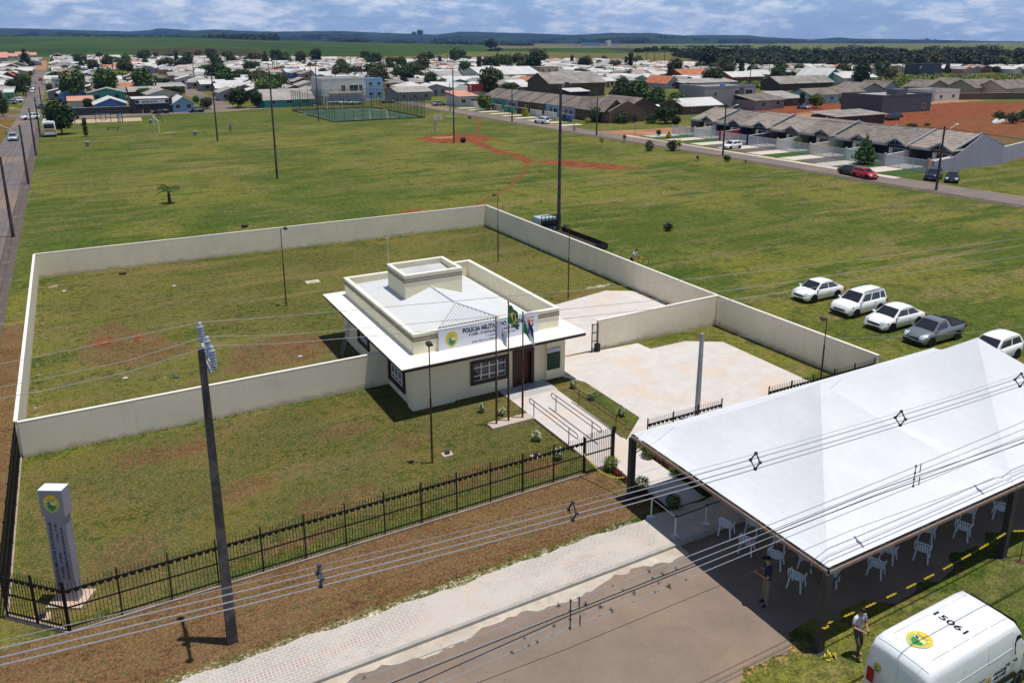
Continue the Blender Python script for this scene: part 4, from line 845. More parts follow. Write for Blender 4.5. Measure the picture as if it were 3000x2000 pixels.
# ================================================================ MARQUEE
TENT=mat('white_marquee_canvas',(.64,.65,.685),.95,.03,.5,spec=.1,bump=.5,bscale=1.4,c2=(.74,.74,.73),mscale=.35,th=(.5,.8))
STEEL=mat('dark_marquee_steel',(.045,.042,.045),.5,.15)
EDG=mat('rusty_edge_beam',(.30,.20,.15),.7,.2,3)
def marquee(x0,y0,label,legs):
    w=10; o=thing('marquee',label,'marquee',(x0,y0,0)); ze=3.06; zp=6.25; N=28
    mb=MB(); V=[]
    for j in range(N+1):
        for i in range(N+1):
            u,v=i/N*2-1,j/N*2-1; d=max(abs(u),abs(v)); s=min(abs(u),abs(v))
            # canvas drawn up to the peak: straight hips, faces sagging slightly inwards
            t=1-d; z=ze+.03+(zp-ze)*(t**1.22)
            z-= .10*math.sin(math.pi*min(1,t*1.05))*(1-(s/(d+1e-6))**2)*1.0
            z+= .012*math.sin(7*u+3*v)*t
            V.append(((u+1)/2*w,(v+1)/2*w,z))
    for j in range(N):
        for i in range(N):
            a=j*(N+1)+i; q=(a,a+1,a+N+2,a+N+1)
            uc,vc=(i+.5)/N*2-1,(j+.5)/N*2-1
            mb.f+= [(a,a+1,a+N+2),(a,a+N+2,a+N+1)] if uc*vc>0 else [(a,a+1,a+N+1),(a+1,a+N+2,a+N+1)]; mb.mi+=[0,0]
    mb.v=V; cn=mb.build('canvas',TENT,o)
    mb=MB()
    for sx,sy in ((-1,-1),(1,-1),(-1,1),(1,1)):
        a=Vector((w/2+sx*w/2,w/2+sy*w/2,ze+.04)); p=[Vector((w/2+sx*w/2*(1-t),w/2+sy*w/2*(1-t),ze+.045+(zp-ze)*(t**1.22))) for t in np.linspace(0,1,16)]
        mb.tube(p,.018,5)
    pass
    mb=MB(); c=[(0,0),(w,0),(w,w),(0,w)]
    for i in range(4):
        a,b=Vector((*c[i],0)),Vector((*c[(i+1)%4],0)); d=(b-a).normalized(); n=Vector((d.y,-d.x,0))
        A=a-d*.02; B=b+d*.02; p=[A+n*.03,B+n*.03,B+n*.06,A+n*.06]
        mb.hexa([(q.x,q.y,ze-.16) for q in p],[(q.x,q.y,ze-.02) for q in p],0)
        p=[A+n*.061,B+n*.061,B+n*.10,A+n*.10]; mb.hexa([(q.x,q.y,ze-.15) for q in p],[(q.x,q.y,ze-.04) for q in p],1)
    mb.build('edge_beam',[STEEL,EDG],o)
    mb=MB(); cnr=[(0,0),(w,0),(w,w),(0,w)]
    for i in range(4): mb.tube([(*cnr[i],ze-.1),(*cnr[(i+1)%4],ze-.1)],.04,6)
    for i in range(4): mb.tube([(*cnr[i],ze-.2),(w/2,w/2,zp-.6)],.03,6)
    mb.tube([(w/2,w/2,zp-.9),(w/2,w/2,zp-.05)],.05,6); mb.build('roof_frame',STEEL,o)
    for i,(x,y) in enumerate(cnr):
        if i not in legs: continue
        mb=MB(); mb.box(x-.13,x+.13,y-.11,y+.11,0,ze-.16); sx=1 if x<5 else -1; sy=1 if y<5 else -1; mb.tube([(x+.1*sx,y,2.2),(x+.9*sx,y,ze-.12)],.025,5); mb.tube([(x,y+.1*sy,2.2),(x,y+.9*sy,ze-.12)],.025,5); mb.box(x-.22,x+.22,y-.2,y+.2,.13 if y>5 else 0,.15 if y>5 else .02); mb.build('leg',STEEL,o)
    return o
marquee(19.05,14.1,'large white pyramid marquee nearest the ramp, over the plastic chairs',(0,1,2,3))
marquee(29.06,14.1,'large white pyramid marquee at the right edge, below the row of white cars',(1,2))
# ---------------------------------------------------------------- plastic chairs
PL=mat('white_plastic_chair',(.62,.70,.78),.4,.04)
ch0=thing('plastic_chair','white plastic armchair under the marquee','chair',(0,0,0),0)
def chair_parts(o):
    mb=MB(); n=10; V=[]; 
    V=[(.21*math.cos(a),.20*math.sin(a)+.02,.43) for a in np.linspace(0,2*math.pi,18,endpoint=False)]
    mb.prism([(v[0]*1.08,v[1]*1.1) for v in V],.415,.44); mb.build('seat',PL,o)
    for x,y in ((-.2,-.2),(.2,-.2),(-.2,.2),(.2,.2)):
        mb=MB(); fx,fy=x*1.25,y*1.3; s=.024; mb.hexa([(fx-s,fy-.02,0),(fx+s,fy-.02,0),(fx+s,fy+.02,0),(fx-s,fy+.02,0)],[(x-s,y-.03,.43),(x+s,y-.03,.43),(x+s,y+.03,.43),(x-s,y+.03,.43)]); mb.build('leg',PL,o)
    mb=MB(); mb.tube([(-.24,-.17,.43),(-.27,-.2,.63),(-.25,-.26,.8),(-.15,-.31,.86),(0,-.33,.87),(.15,-.31,.86),(.25,-.26,.8),(.27,-.2,.63),(.24,-.17,.43)],.022,6)
    for x in np.linspace(-.17,.17,5): mb.hexa([(x-.026,-.20,.44),(x+.026,-.20,.44),(x+.026,-.19,.44),(x-.026,-.19,.44)],[(x-.022,-.32,.86),(x+.022,-.32,.86),(x+.022,-.31,.86),(x-.022,-.31,.86)])
    mb.build('backrest',PL,o)
    for s in (-1,1):
        mb=MB(); mb.tube([(s*.26,-.2,.64),(s*.28,-.02,.64),(s*.27,.14,.63),(s*.22,.2,.45)],[.025,.03,.03,.022],6); mb.build('armrest',PL,o)
chair_parts(ch0)
spots=[]
F1=[(20.7,19.91),(21.72,19.49),(20.61,18.73),(21.84,18.18),(20.93,17.57),(21.86,16.94),(20.66,16.33),(21.93,15.89)]
F2=[(24.91,15.77),(26.09,15.19),(27.38,15.88),(28.74,15.29),(30.07,15.92),(31.38,15.37),(23.77,15.42),(28.76,16.6),(26.07,16.8),(31.5,16.59)]
names=['nearest the stanchions','under the tent edge, right of the chair nearest the stanchions','third from the stanchions, in the middle of the road','half hidden by the beam, beside the man in the navy shirt','just behind the man in the navy shirt','under the beam, left of the near tent leg','in front, between the navy shirted man and the near tent leg','hidden in part by the near tent leg',
 'first whole chair right of the near tent leg, back row','in the near row behind the yellow chain, third from the leg','back row in the middle of the front opening','near row in the middle of the front opening','back row, left of the far tent leg','rightmost, behind the far tent leg','nearest the yellow chain, first right of the near tent leg','deep under the tent, only its leg in view','deep under the tent, left, only its leg in view','deep under the tent by the far leg']
for i,(x,y) in enumerate(F1+F2):
    lab='white plastic armchair '+names[i]; a=R(-62+rnd.uniform(-8,8))
    p=(x+.16,y+.30,.0)
    if i==0: ch0.location=p; ch0.rotation_euler=(0,0,a); ch0['label']=lab; ch0['group']='white plastic chairs under the marquee'
    else: dup(ch0,p,a,lab,'white plastic chairs under the marquee')
r_=random.Random(4)
for j in range(4):
    for i in range(9):
        x=22.9+i*1.3+r_.uniform(-.1,.1); y=17.9+j*1.35+r_.uniform(-.1,.1)
        if (x>24): dup(ch0,(x,y,0),R(-62+r_.uniform(-8,8)),'white plastic armchair deep in the shade, hidden behind the front rows','white plastic chairs under the marquee')
# ---------------------------------------------------------------- stanchions
CHR=mat('brushed_stanchion_steel',(.5,.52,.56),.3,.05,metal=.5)
for (x,y),lab in zip(((18.85,22.44),(18.85,20.95),(20.45,20.98),(22.33,21.04)),('steel barrier post on the paver walk, left most','steel barrier post half lit at the shadow edge by the kerb','dark barrier post in the shade between the lit post and the chairs','barrier post at the tent edge with only its base in view')):
    o=thing('barrier_post',lab,'barrier post',(x,y,.12),group='retractable barrier posts'); mb=MB(); mb.lathe([(.19,0),(.19,.02),(.12,.035),(.03,.05)],n=18); mb.build('base',CHR,o); mb=MB(); mb.tube([(0,0,.04),(0,0,.9)],.03,8); mb.build('post',mat('cream_post_tube',(.6,.56,.5),.4,.05),o); mb=MB(); mb.tube([(0,0,.88),(0,0,.96)],.042,8); mb.build('belt_head',WIREB,o)
mb=MB()
for a,b in (((18.85,20.95),(20.45,20.98)),((20.45,20.98),(22.33,21.04))): mb.box(a[0],b[0],a[1]-.003,a[1]+.003,.98,1.03)
tag(mb.build('barrier_belt',WIREB),'black retractable belt strung between the barrier posts in the shade','belt')
mb=MB(); mb.hexa([(18.85,22.44,.98),(18.86,22.44,.98),(18.86,21.0,.98),(18.85,21.0,.98)],[(18.85,22.44,1.02),(18.86,22.44,1.02),(18.86,21.0,1.02),(18.85,21.0,1.02)]); tag(mb.build('barrier_belt',mat('pale_belt',(.5,.48,.45),.7)),'pale belt between the two barrier posts at the shadow edge','belt')
# ---------------------------------------------------------------- yellow and black plastic chain and tape
YCH=mat('yellow_plastic_chain',(.62,.48,.02),.5,.1)
def chain(lab,a,b,sag,sec,name='plastic_chain',m=None,r=.03,off=0):
    mb=MB(); a,b=Vector(a),Vector(b); L=(b-a).length; n=max(4,int(L/.075)); 
    for i in range(n):
        s=i/n; p=a.lerp(b,s)-Vector((0,0,sag*4*s*(1-s))); s2=(i+.95)/n; q=a.lerp(b,s2)-Vector((0,0,sag*4*s2*(1-s2)))
        d=(q-p).normalized(); w=d.orthogonal() if i%2 else d.cross(d.orthogonal()); w=w.normalized()*r*.8
        c=0 if int((s*L+off)/sec)%2==0 else 1
        mb.tube([p,p.lerp(q,.2)+w,p.lerp(q,.8)+w,q,p.lerp(q,.8)-w,p.lerp(q,.2)-w,p],r*.42,4,m=c)
    return tag(mb.build(name,m or [YCH,WIREB]),lab,'chain')
chain('yellow and black plastic chain strung between the near and far tent legs',(19.2,14.0,1.05),(29.0,14.02,1.15),.22,.52,off=.3)
chain('yellow and black plastic chain leading right from the far tent leg to the picture edge',(29.2,13.95,1.15),(33.5,12.4,1.2),.1,.52)
chain('loop of yellow chain wound round the near tent leg',(18.9,13.96,1.03),(19.2,13.96,1.0),.06,5)
chain('yellow warning tape slung from the iron gate to the left tent leg',(18.3,26.6,1.15),(19.0,24.1,1.15),.5,.25,'warning_tape',[YCH,mat('clear_tape',(.5,.45,.1),.6)],.035)
mb=MB(); r_=random.Random(8)
for i in range(12):
    x,y=19.1+r_.gauss(0,.13),13.66+r_.gauss(0,.07); a=r_.random()*6; d=Vector((math.cos(a),math.sin(a),0))*.06; e=Vector((-d.y,d.x,0))*.3; p=Vector((x,y,.04+r_.random()*.12)); mb.add([p-d-e,p+d-e,p+d+e+Vector((0,0,.03)),p-d+e],[(0,1,2,3)])
tag(mb.build('loose_tape',[YCH]),'crumpled heap of yellow tape at the foot of the near tent leg','tape')
o=thing('tent_stake','short black guy stake in the grass beside the far tent leg','stake',(29.35,13.6,0)); mb=MB(); mb.tube([(0,0,0),(0,0,.85)],.016,5); mb.build('rod',WIREB,o); mb=MB(); mb.lathe([(.16,0),(.15,.02),(.02,.04)],n=10); mb.build('foot',RUST,o)
# ---------------------------------------------------------------- clipped bushes and flower borders
for x,y,lab in ((19.72,26.45,'round clipped bush at the foot of the pedestrian gate post'),(21.9,26.5,'round clipped bush across the walk from the gate, below the fence end'),(19.88,24.38,'round clipped bush right of the left tent leg'),(22.05,24.6,'round clipped bush at the edge of the marquee canvas'),(20.16,22.62,'round clipped bush in the marquee shade beside the walk'),(22.1,22.9,'round clipped bush in deep shade right of the walk')):
    tree('ball','mid' if y<24 else 'lite',x,y,.36,lab,1,.05,'bush')
for x,a,b,lab in ((19.75,22.9,26.3,'row of red-leaved bedding plants along the left side of the walk'),(22.2,22.9,26.3,'row of red-leaved bedding plants along the right side of the walk, under the canvas edge')):
    L=[(x,y,.12,.16,.2,.14) for y in np.arange(a,b,.3)]; v,f=crown(L,900,.05,3); o=link('border_plants',npmesh('border_plants',v,f,LF['red'])); tag(o,lab,'border plants')
for x,y,s,lab in ((18.17,30.53,.5,'pale variegated shrub beside the floodlight on its pad'),(18.17,28.48,.5,'pale shrub behind the end of the iron fence'),(23.11,34.77,.42,'pale shrub at the top of the grass strip by the car park'),(23.18,33.01,.45,'pale shrub halfway down the grass strip by the car park'),(23.4,30.66,.45,'pale shrub at the lower end of the right handrail'),(17.2,34.6,.45,'wispy pale shrub under the station window'),(17.95,33.75,.4,'wispy pale shrub behind the flagpoles')):
    tree('shrub','pale',x,y,s,lab,1.1,0,'shrub')
for cx_,cy_ in ((18.17,30.5),(18.3,28.4),(17.3,34.5),(23.3,30.7)): pass
# small tussocks along the foot of the walls and the frayed edge of the verge
r=np.random.RandomState(2); L=[]
for i in range(260): L.append((r.uniform(-3.8,13),40.66-r.rand()*.25,.03,.13,.1,.07))
for i in range(320): L.append((r.uniform(-3.7,37),73.2+r.uniform(-.6,.2),.03,.14,.14,.08))
for i in range(160): L.append((-3.65+r.rand()*.3,r.uniform(41,73),.03,.12,.14,.08))
for i in range(260): L.append((r.uniform(37.0,37.25),r.uniform(39,73),.03,.12,.14,.08))
for i in range(300): x=r.uniform(-2,18.6); L.append((x,22.62+r.rand()*.5,.02,.12,.12,.05))
v,f=crown(L,9000,.03,5); tag(link('grass_tufts',npmesh('grass_tufts',v,f,leafmat('dry_tuft_leaves',(.09,.10,.03),(.15,.14,.05),(.24,.19,.09)))),kind='stuff')
# mown turf: short blades standing over the near ground
def turf(name,rects,n,size,leaf,seed,label):
    r=np.random.RandomState(seed); A=np.array([(b-a)*(d-c) for a,b,c,d in rects]); ch=r.choice(len(rects),n,p=A/A.sum()); Q=np.array(rects)[ch]
    x=Q[:,0]+(Q[:,1]-Q[:,0])*r.rand(n); y=Q[:,2]+(Q[:,3]-Q[:,2])*r.rand(n)
    k=(np.sin(x*.9+1.3*np.sin(y*.7))+np.sin(y*1.1+1.7*np.sin(x*.6))+r.randn(n)*.9)>-.5; x,y=x[k],y[k]; n=len(x)
    a=r.rand(n)*6.28; s=size*(.5+r.rand(n)); h=size*(.15+.35*r.rand(n)); dx,dy=np.cos(a)*s,np.sin(a)*s; lx,ly=-np.sin(a)*s*1.1,np.cos(a)*s*1.1
    v=np.stack([np.stack([x-dx,y-dy,np.full(n,.0)],-1),np.stack([x+dx,y+dy,np.full(n,.0)],-1),np.stack([x+dx*.5+lx,y+dy*.5+ly,h],-1),np.stack([x-dx*.6+lx,y-dy*.6+ly,h*.8],-1)],1).reshape(-1,3)
    tag(link(name,npmesh(name,v,np.arange(4*n).reshape(-1,4),leaf)),label,kind='stuff')
TLF=leafmat('mixed_turf_blades',(.15,.115,.05),(.075,.100,.024),(.048,.082,.016)); TLD=leafmat('dry_turf_blades',(.19,.105,.05),(.15,.085,.04),(.085,.08,.028)); TLG=leafmat('green_turf_blades',(.11,.12,.035),(.08,.11,.022),(.055,.085,.016))
turf('lawn_turf',[(-3.8,19.2,26.9,40.3),(22.3,24,29.5,35)],70000,.032,TLF,1,'short patchy turf of the front lawn')
turf('verge_turf',[(-9,18.6,23.1,26.5)],30000,.032,TLD,2,'dry reddish turf of the front verge')
turf('verge_turf',[(-12,-4.2,20,60)],14000,.04,TLD,4,'dry reddish turf left of the yard')
turf('yard_turf',[(-3.6,13.8,41,73),(14,37,49.8,73),(23.6,30,49,52)],60000,.045,TLF,3,'rough turf of the back yard')
turf('roadside_turf',[(18.9,34,6.5,13.6)],26000,.032,TLG,5,'green turf between the marquee and the van')
if 0: turf('field_turf',[(38,62,24,60)],60000,.075,TLG,6,'mown grass round the parked cars')
# ================================================================ PEOPLE
SKIN=mat('tanned_skin',(.36,.19,.125),.55,.06,8); HAIRM=mat('dark_hair',(.012,.010,.009),.6,.2)
def skinned(name,joints,edges,mats,matfn,parent,sub=2):
    """joints: name->(pos,radius); one continuous surface grown from the skeleton"""
    ks=list(joints); me=bpy.data.meshes.new(name); me.from_pydata([joints[k][0] for k in ks],[(ks.index(a),ks.index(b)) for a,b in edges],[]); me.update()
    o=bpy.data.objects.new(name,me); COL.objects.link(o); m=o.modifiers.new('s','SKIN'); m.branch_smoothing=.4
    sv=me.skin_vertices[0].data
    for i,k in enumerate(ks):
        r=joints[k][1]; sv[i].radius=r if isinstance(r,tuple) else (r,r); sv[i].use_root=(i==0)
    m2=o.modifiers.new('u','SUBSURF'); m2.levels=sub
    dg=bpy.context.evaluated_depsgraph_get(); dg.update(); nm=bpy.data.meshes.new_from_object(o.evaluated_get(dg)); bpy.data.objects.remove(o)
    nm.materials.clear(); [nm.materials.append(q) for q in mats]
    # every face takes the material of the nearest bone
    E=[(Vector(joints[a][0]),Vector(joints[b][0]),matfn(a,b)) for a,b in edges]
    for p in nm.polygons:
        c=p.center; best=(1e9,0)
        for a,b,mi in E:
            d=b-a; t=max(0,min(1,(c-a).dot(d)/max(1e-9,d.dot(d)))); q=(c-a-d*t).length
            if q<best[0]: best=(q,mi)
        p.material_index=best[1]; p.use_smooth=True
    return link(name,nm,parent)
def person(label,loc,rz,pose,shirt,trous,shoe,hair=True,cap=None,scale=1,extra=None,mask=None,group=None):
    o=thing('person',label,'person',loc,rz,group); o.scale=(scale,)*3
    V=Vector; J={}
    hipz=.93-pose.get('sit',0); lean=pose.get('lean',0)
    J['pelvis']=(V((0,0,hipz)),(.15,.115)); J['waist']=(V((0,lean*.3,hipz+.17)),(.14,.105)); J['chest']=(V((0,lean*.8,hipz+.38)),(.17,.12)); J['neck0']=(V((0,lean,hipz+.53)),(.09,.08)); J['neck']=(V((0,lean+.01,hipz+.60)),.055); hd=pose.get('head',.03)
    J['head']=(V((0,lean+hd,hipz+.70)),(.075,.088)); J['crown']=(V((0,lean+hd*1.3,hipz+.79)),(.07,.085))
    Eg=[('pelvis','waist'),('waist','chest'),('chest','neck0'),('neck0','neck'),('neck','head'),('head','crown')]
    for s,k in ((-1,'l'),(1,'r')):
        hip=V((s*.09,0,hipz-.05)); kn,an=pose['leg_'+k]; kn=V(kn); an=V(an)
        J['hip'+k]=(hip,(.095,.10)); J['knee'+k]=(kn,.062); J['ank'+k]=(an,.045); J['toe'+k]=(an+V(pose.get('toe_'+k,(0,.17,-.05))),(.042,.035))
        Eg+=[('pelvis','hip'+k),('hip'+k,'knee'+k),('knee'+k,'ank'+k),('ank'+k,'toe'+k)]
        sh=V((s*.19,lean,hipz+.49)); el,wr=pose['arm_'+k]; el=V(el); wr=V(wr)
        J['sh'+k]=(sh,.068); md=sh.lerp(el,.62); J['cuff'+k]=(md,.058); J['el'+k]=(el,.043); J['wr'+k]=(wr,.028)
        d=(wr-el).normalized(); pm=wr+d*.07; J['palm'+k]=(pm,(.036,.02)); Eg+=[('neck0','sh'+k),('sh'+k,'cuff'+k),('cuff'+k,'el'+k),('el'+k,'wr'+k),('wr'+k,'palm'+k)]
        n=V((1,0,0)) if abs(d.x)<.8 else V((0,1,0)); side=(n-d*n.dot(d)).normalized(); cu=d.cross(side)*(s)
        for f in range(4):
            b=pm+side*(f-1.5)*.019; L=(.068,.078,.074,.058)[f]; m_=b+d*L*.6+cu*.012; e=m_+d*L*.3+cu*.03; J[f'f{f}a{k}']=(b+d*.015,.0105); J[f'f{f}b{k}']=(m_,.009); J[f'f{f}c{k}']=(e,.008); Eg+=[('palm'+k,f'f{f}a{k}'),(f'f{f}a{k}',f'f{f}b{k}'),(f'f{f}b{k}',f'f{f}c{k}')]
        tb=wr+d*.03-side*.035*s; J['th'+k]=(tb,.011); J['tt'+k]=(tb+d*.05-side*.02*s+cu*.015,.009); Eg+=[('wr'+k,'th'+k),('th'+k,'tt'+k)]
    def mf(a,b):
        if any(q.startswith(('head','crown','neck')) for q in (a,b)) and 'chest' not in (a,b) and not b.startswith('sh') and not (a,b)==('neck0','sh'): return 0
        if b.startswith('sh') or b.startswith('cuff') or 'chest' in (a,b) or b=='waist': return 1
        if b.startswith('toe'): return 3
        if b.startswith(('hip','knee','ank')): return 2
        return 0
    skinned('body',J,Eg,[SKIN,shirt,trous,shoe],mf,o)
    h=J['head'][0]; c=J['crown'][0]
    def ball(nm,p,r,m,sq=(1,1,1),par=o):
        mb=MB(); mb.lathe([(math.sin(t)*r,-math.cos(t)*r) for t in np.linspace(.05,3.09,9)],n=12); me=mb.mesh(nm,m,True); q=link(nm,me,par); q.location=p; q.scale=sq; return q
    if hair: ball('hair',c+V((0,-.02,.015)),.094,HAIRM if not cap else cap,(.92,1.05,.78))
    if cap: mb=MB(); mb.prism([(-.07,.06),(.07,.06),(.055,.17),(-.055,.17)],-.006,.006); q=mb.build('cap_peak',cap,o); q.location=c+V((0,0,.02))
    f0=h+V((0,.088,.01))
    ball('nose',f0+V((0,.008,0)),.016,SKIN,(.8,1,1.2)); ball('mouth',f0+V((0,-.004,-.045)),.02,mat('lips',(.25,.08,.07),.5),(1,.3,.35))
    for s in (-1,1): ball('eye',f0+V((s*.03,-.008,.03)),.011,HAIRM); ball('ear',h+V((s*.08,-.005,.01)),.024,SKIN,(.4,.7,1.2))
    if mask: mb=MB(); mb.hexa([(-.055,.07,-.075),(.055,.07,-.075),(.05,.102,-.07),(-.05,.102,-.07)],[(-.062,.068,.012),(.062,.068,.012),(.03,.118,.01),(-.03,.118,.01)]); q=mb.build('face_mask',mask,o); q.location=h
    if extra: extra(o,J)
    return o
SH1=mat('navy_polo_shirt',(.012,.022,.06),.8,.1); TR1=mat('khaki_trousers',(.20,.16,.12),.85,.1,5); BK_=mat('black_shoe',(.01,.01,.012),.5)
SH2=mat('white_checked_shirt',(.62,.64,.70),.8,.06,30); TR2=mat('grey_olive_trousers',(.085,.085,.06),.85,.15,6); SHO=mat('tan_shoe',(.42,.26,.13),.7)
PHM=mat('black_phone',(.01,.01,.012),.3)
def phone(p,w=.08,h=.15):
    def f(o,J):
        a=(J['palml'][0]+J['palmr'][0])/2
        mb=MB(); mb.box(-w/2,w/2,-.006,.006,-h/2,h/2); q=mb.build('phone',PHM,None); q.location=(o.matrix_basis@Vector((a+Vector((0,.05,.04))))); q.rotation_euler=(R(-30),0,o.rotation_euler.z); tag(q,p,'phone')
    return f
person('man in a navy shirt and khaki trousers holding a dark tablet, in the marquee shade',(19.15,16.5,.0),R(62),dict(leg_l=((-.11,.02,.5),(-.12,-.0,.08)),leg_r=((.12,.03,.5),(.15,-.02,.08)),arm_l=((-.24,.1,1.14),(-.1,.34,1.24)),arm_r=((.24,.1,1.14),(.1,.34,1.24)),lean=.0,head=.045),SH1,TR1,BK_,cap=mat('black_cap',(.012,.012,.014),.8),scale=1.08,extra=phone('dark tablet held up by the man in the navy shirt',.16,.22))
def extra2(o,J):
    phone('dark phone held by the man in the white shirt')(o,J)
    mb=MB(); mb.tube([(-.05,.10,1.42),(0,.13,1.25),(.05,.10,1.42)],.006,4); mb.build('lanyard',INK,o)
person('man in a white shirt and face mask looking at his phone beside the van',(19.95,13.45,.0),R(172),dict(leg_l=((-.12,.10,.5),(-.12,.0,.08)),leg_r=((.10,.2,.52),(.10,.22,.09)),arm_l=((-.26,.04,1.12),(-.09,.3,1.12)),arm_r=((.26,.04,1.12),(.07,.32,1.08)),lean=.03,head=.07),SH2,TR2,SHO,scale=1.0,mask=mat('face_mask_cloth',(.6,.66,.72),.8),extra=extra2)
# ================================================================ VEHICLES
def glassm(): return GLASS
HEADL=mat('headlight_lens',(.55,.6,.65),.12,.1,spec=.8); TAILL=mat('tail_light_red',(.4,.01,.01),.2,.1); PLATE=mat('number_plate',(.5,.5,.5),.6)
def wheel(par,x,y,r=.31,w=.2):
    mb=MB(); mb.lathe([(r*.62,-w/2),(r*.93,-w/2),(r,-w*.3),(r,w*.3),(r*.93,w/2),(r*.62,w/2)],(0,0,0),20,axis='y'); o=mb.build('wheel',TYRE,par,True,(x,y,r))
    mb=MB(); s=1 if y<0 else -1
    for sd in (-1,1): mb.lathe([(r*.64,sd*(w/2-.02)),(r*.6,sd*(w/2+.004)),(r*.2,sd*(w/2-.03)),(.01,sd*(w/2-.01))],(0,0,0),14,axis='y')
    mb.build('rim',RIM,o,True)
def car(name,label,paint,loc,rz,L=4.2,Wd=1.72,Ht=1.46,kind='sedan',group=None,dark_bumper=False,rails=False,cat='car'):
    """forward is +x"""
    o=thing(name,label,cat,loc,rz,group); h=Wd/2; gc=.2; bl=Ht*.60
    # stations: x, belt z, half width, bottom z
    hood=.30 if kind!='suv' else .27
    x0,x1=-L/2,L/2; xs=np.linspace(x0,x1,31)
    def belt(x):
        t=(x-x0)/L
        pts={'sedan':[(0,.52),(.015,.80),(.12,.93),(.25,.955),(.5,.96),(.70,.96),(.86,.84),(.96,.70),(.99,.55),(1,.45)],'hatch':[(0,.5),(.015,.85),(.08,.97),(.4,.97),(.70,.96),(.86,.84),(.96,.70),(.99,.55),(1,.45)],'suv':[(0,.5),(.01,.9),(.05,1.04),(.4,1.04),(.72,1.03),(.90,.95),(.97,.83),(.99,.6),(1,.5)],'pickup':[(0,.5),(.01,.95),(.02,1.02),(.4,1.02),(.5,.97),(.70,.95),(.86,.86),(.96,.72),(.99,.55),(1,.45)]}[kind]
        return np.interp(t,[p[0] for p in pts],[p[1] for p in pts])
    def wid(x):
        t=abs(2*(x-x0)/L-1); return h*(1-.16*max(0,(t-.62)/.38)**2.2-.0)
    mb=MB(); S_=[]
    for x in xs:
        b=belt(x); w=wid(x); g0=gc+ (.08 if abs(x)>L*.47 else 0)
        S_.append([(x,-w*.9,g0),(x,-w,g0+.1),(x,-w*1.005,b*.62),(x,-w*.985,b-.09),(x,-w*.90,b-.012),(x,-w*.5,b+.022),(x,0,b+.03),(x,w*.5,b+.022),(x,w*.90,b-.012),(x,w*.985,b-.09),(x,w*1.005,b*.62),(x,w,g0+.1),(x,w*.9,g0)])
    n=len(S_[0]); V=[p for s in S_ for p in s]; Fc=[]
    for i in range(len(S_)-1):
        for j in range(n): Fc.append((i*n+j,i*n+(j+1)%n,(i+1)*n+(j+1)%n,(i+1)*n+j))
    Fc+= [tuple(range(n))[::-1],tuple(range((len(S_)-1)*n,len(S_)*n))]; mb.add(V,[f[::-1] for f in Fc]); 
    body=mb.build('body',paint,o,True)
    # cabin
    G={'sedan':(-.36,-.20,.10,.27),'hatch':(-.485,-.40,.08,.27),'suv':(-.475,-.44,.09,.26),'pickup':(-.13,-.08,.10,.27)}[kind]
    b0,r0,r1,b1=[q*L for q in G]; zb0,zb1=belt(b0)-.02,belt(b1)-.02; zt=Ht; wb,wt=h*.90,h*.70
    def sec(x,z,w,k): return (x,k*w,z)
    NX=9; mb=MB(); V=[]
    rows=[]
    for a,(xb,xr,zb) in enumerate(((b0,r0,zb0),(b1,r1,zb1))): pass
    def roofz(t): return zt-.05*abs(2*t-1)**2.5
    # roof skin
    xs2=np.linspace(r0,r1,8); ys=np.linspace(-1,1,7)
    for x in xs2:
        t=(x-r0)/(r1-r0)
        for y in ys: V.append((x,y*wt,roofz(t)-.05*abs(y)**3-.0))
    Fc=[(i*7+j,(i+1)*7+j,(i+1)*7+j+1,i*7+j+1) for i in range(7) for j in range(6)]
    mb.add(V,Fc)
    # pillars and skirts: body coloured frame of the greenhouse
    zr0,zr1=roofz(0)-.05,roofz(1)-.05
    for s in (-1,1):
        q=[(b0,s*wb,zb0),(b1,s*wb,zb1),(r1,s*wt,zr1),(r0,s*wt,zr0)]; q2=[(x,y-s*.03,z) for x,y,z in q]; mb.poly(q if s<0 else q[::-1])
    for xb,xr,zb,zr,s in ((b0,r0,zb0,roofz(0),-1),(b1,r1,zb1,roofz(1),1)):
        V=[];
        for k,y in enumerate(ys): V.append((xb,y*wb,zb))
        for k,y in enumerate(ys): V.append((xr,y*wt,zr-.05*abs(y)**3))
        mb.add(V,[(k,k+1,7+k+1,7+k) if s>0 else (k+1,k,7+k,7+k+1) for k in range(6)])
    mb.build('roof',paint,o,True)
    e=.012
    def quad(nm,P,m,par=o): q=MB(); q.poly(P); q.build(nm,m,par)
    def lerp(a,b,t): return tuple(a[i]+(b[i]-a[i])*t for i in range(3))
    A,B,C,D=(b1,-wb,zb1),(b1,wb,zb1),(r1,wt,zr1+.04),(r1,-wt,zr1+.04)
    def panel(A,B,C,D,u0,u1,v0,v1,off):
        def P(u,v): return Vector(lerp(lerp(A,B,u),lerp(D,C,u),v))
        n=(Vector(B)-Vector(A)).cross(Vector(D)-Vector(A)).normalized(); return [P(u0,v0)+n*off,P(u1,v0)+n*off,P(u1,v1)+n*off,P(u0,v1)+n*off]
    quad('windshield',panel(A,B,C,D,.05,.95,.04,.93,.022),GLASS)
    A,B,C,D=(b0,wb,zb0),(b0,-wb,zb0),(r0,-wt,zr0+.04),(r0,wt,zr0+.04)
    quad('rear_window',panel(A,B,C,D,.08,.92,.12,.9,.022),GLASS)
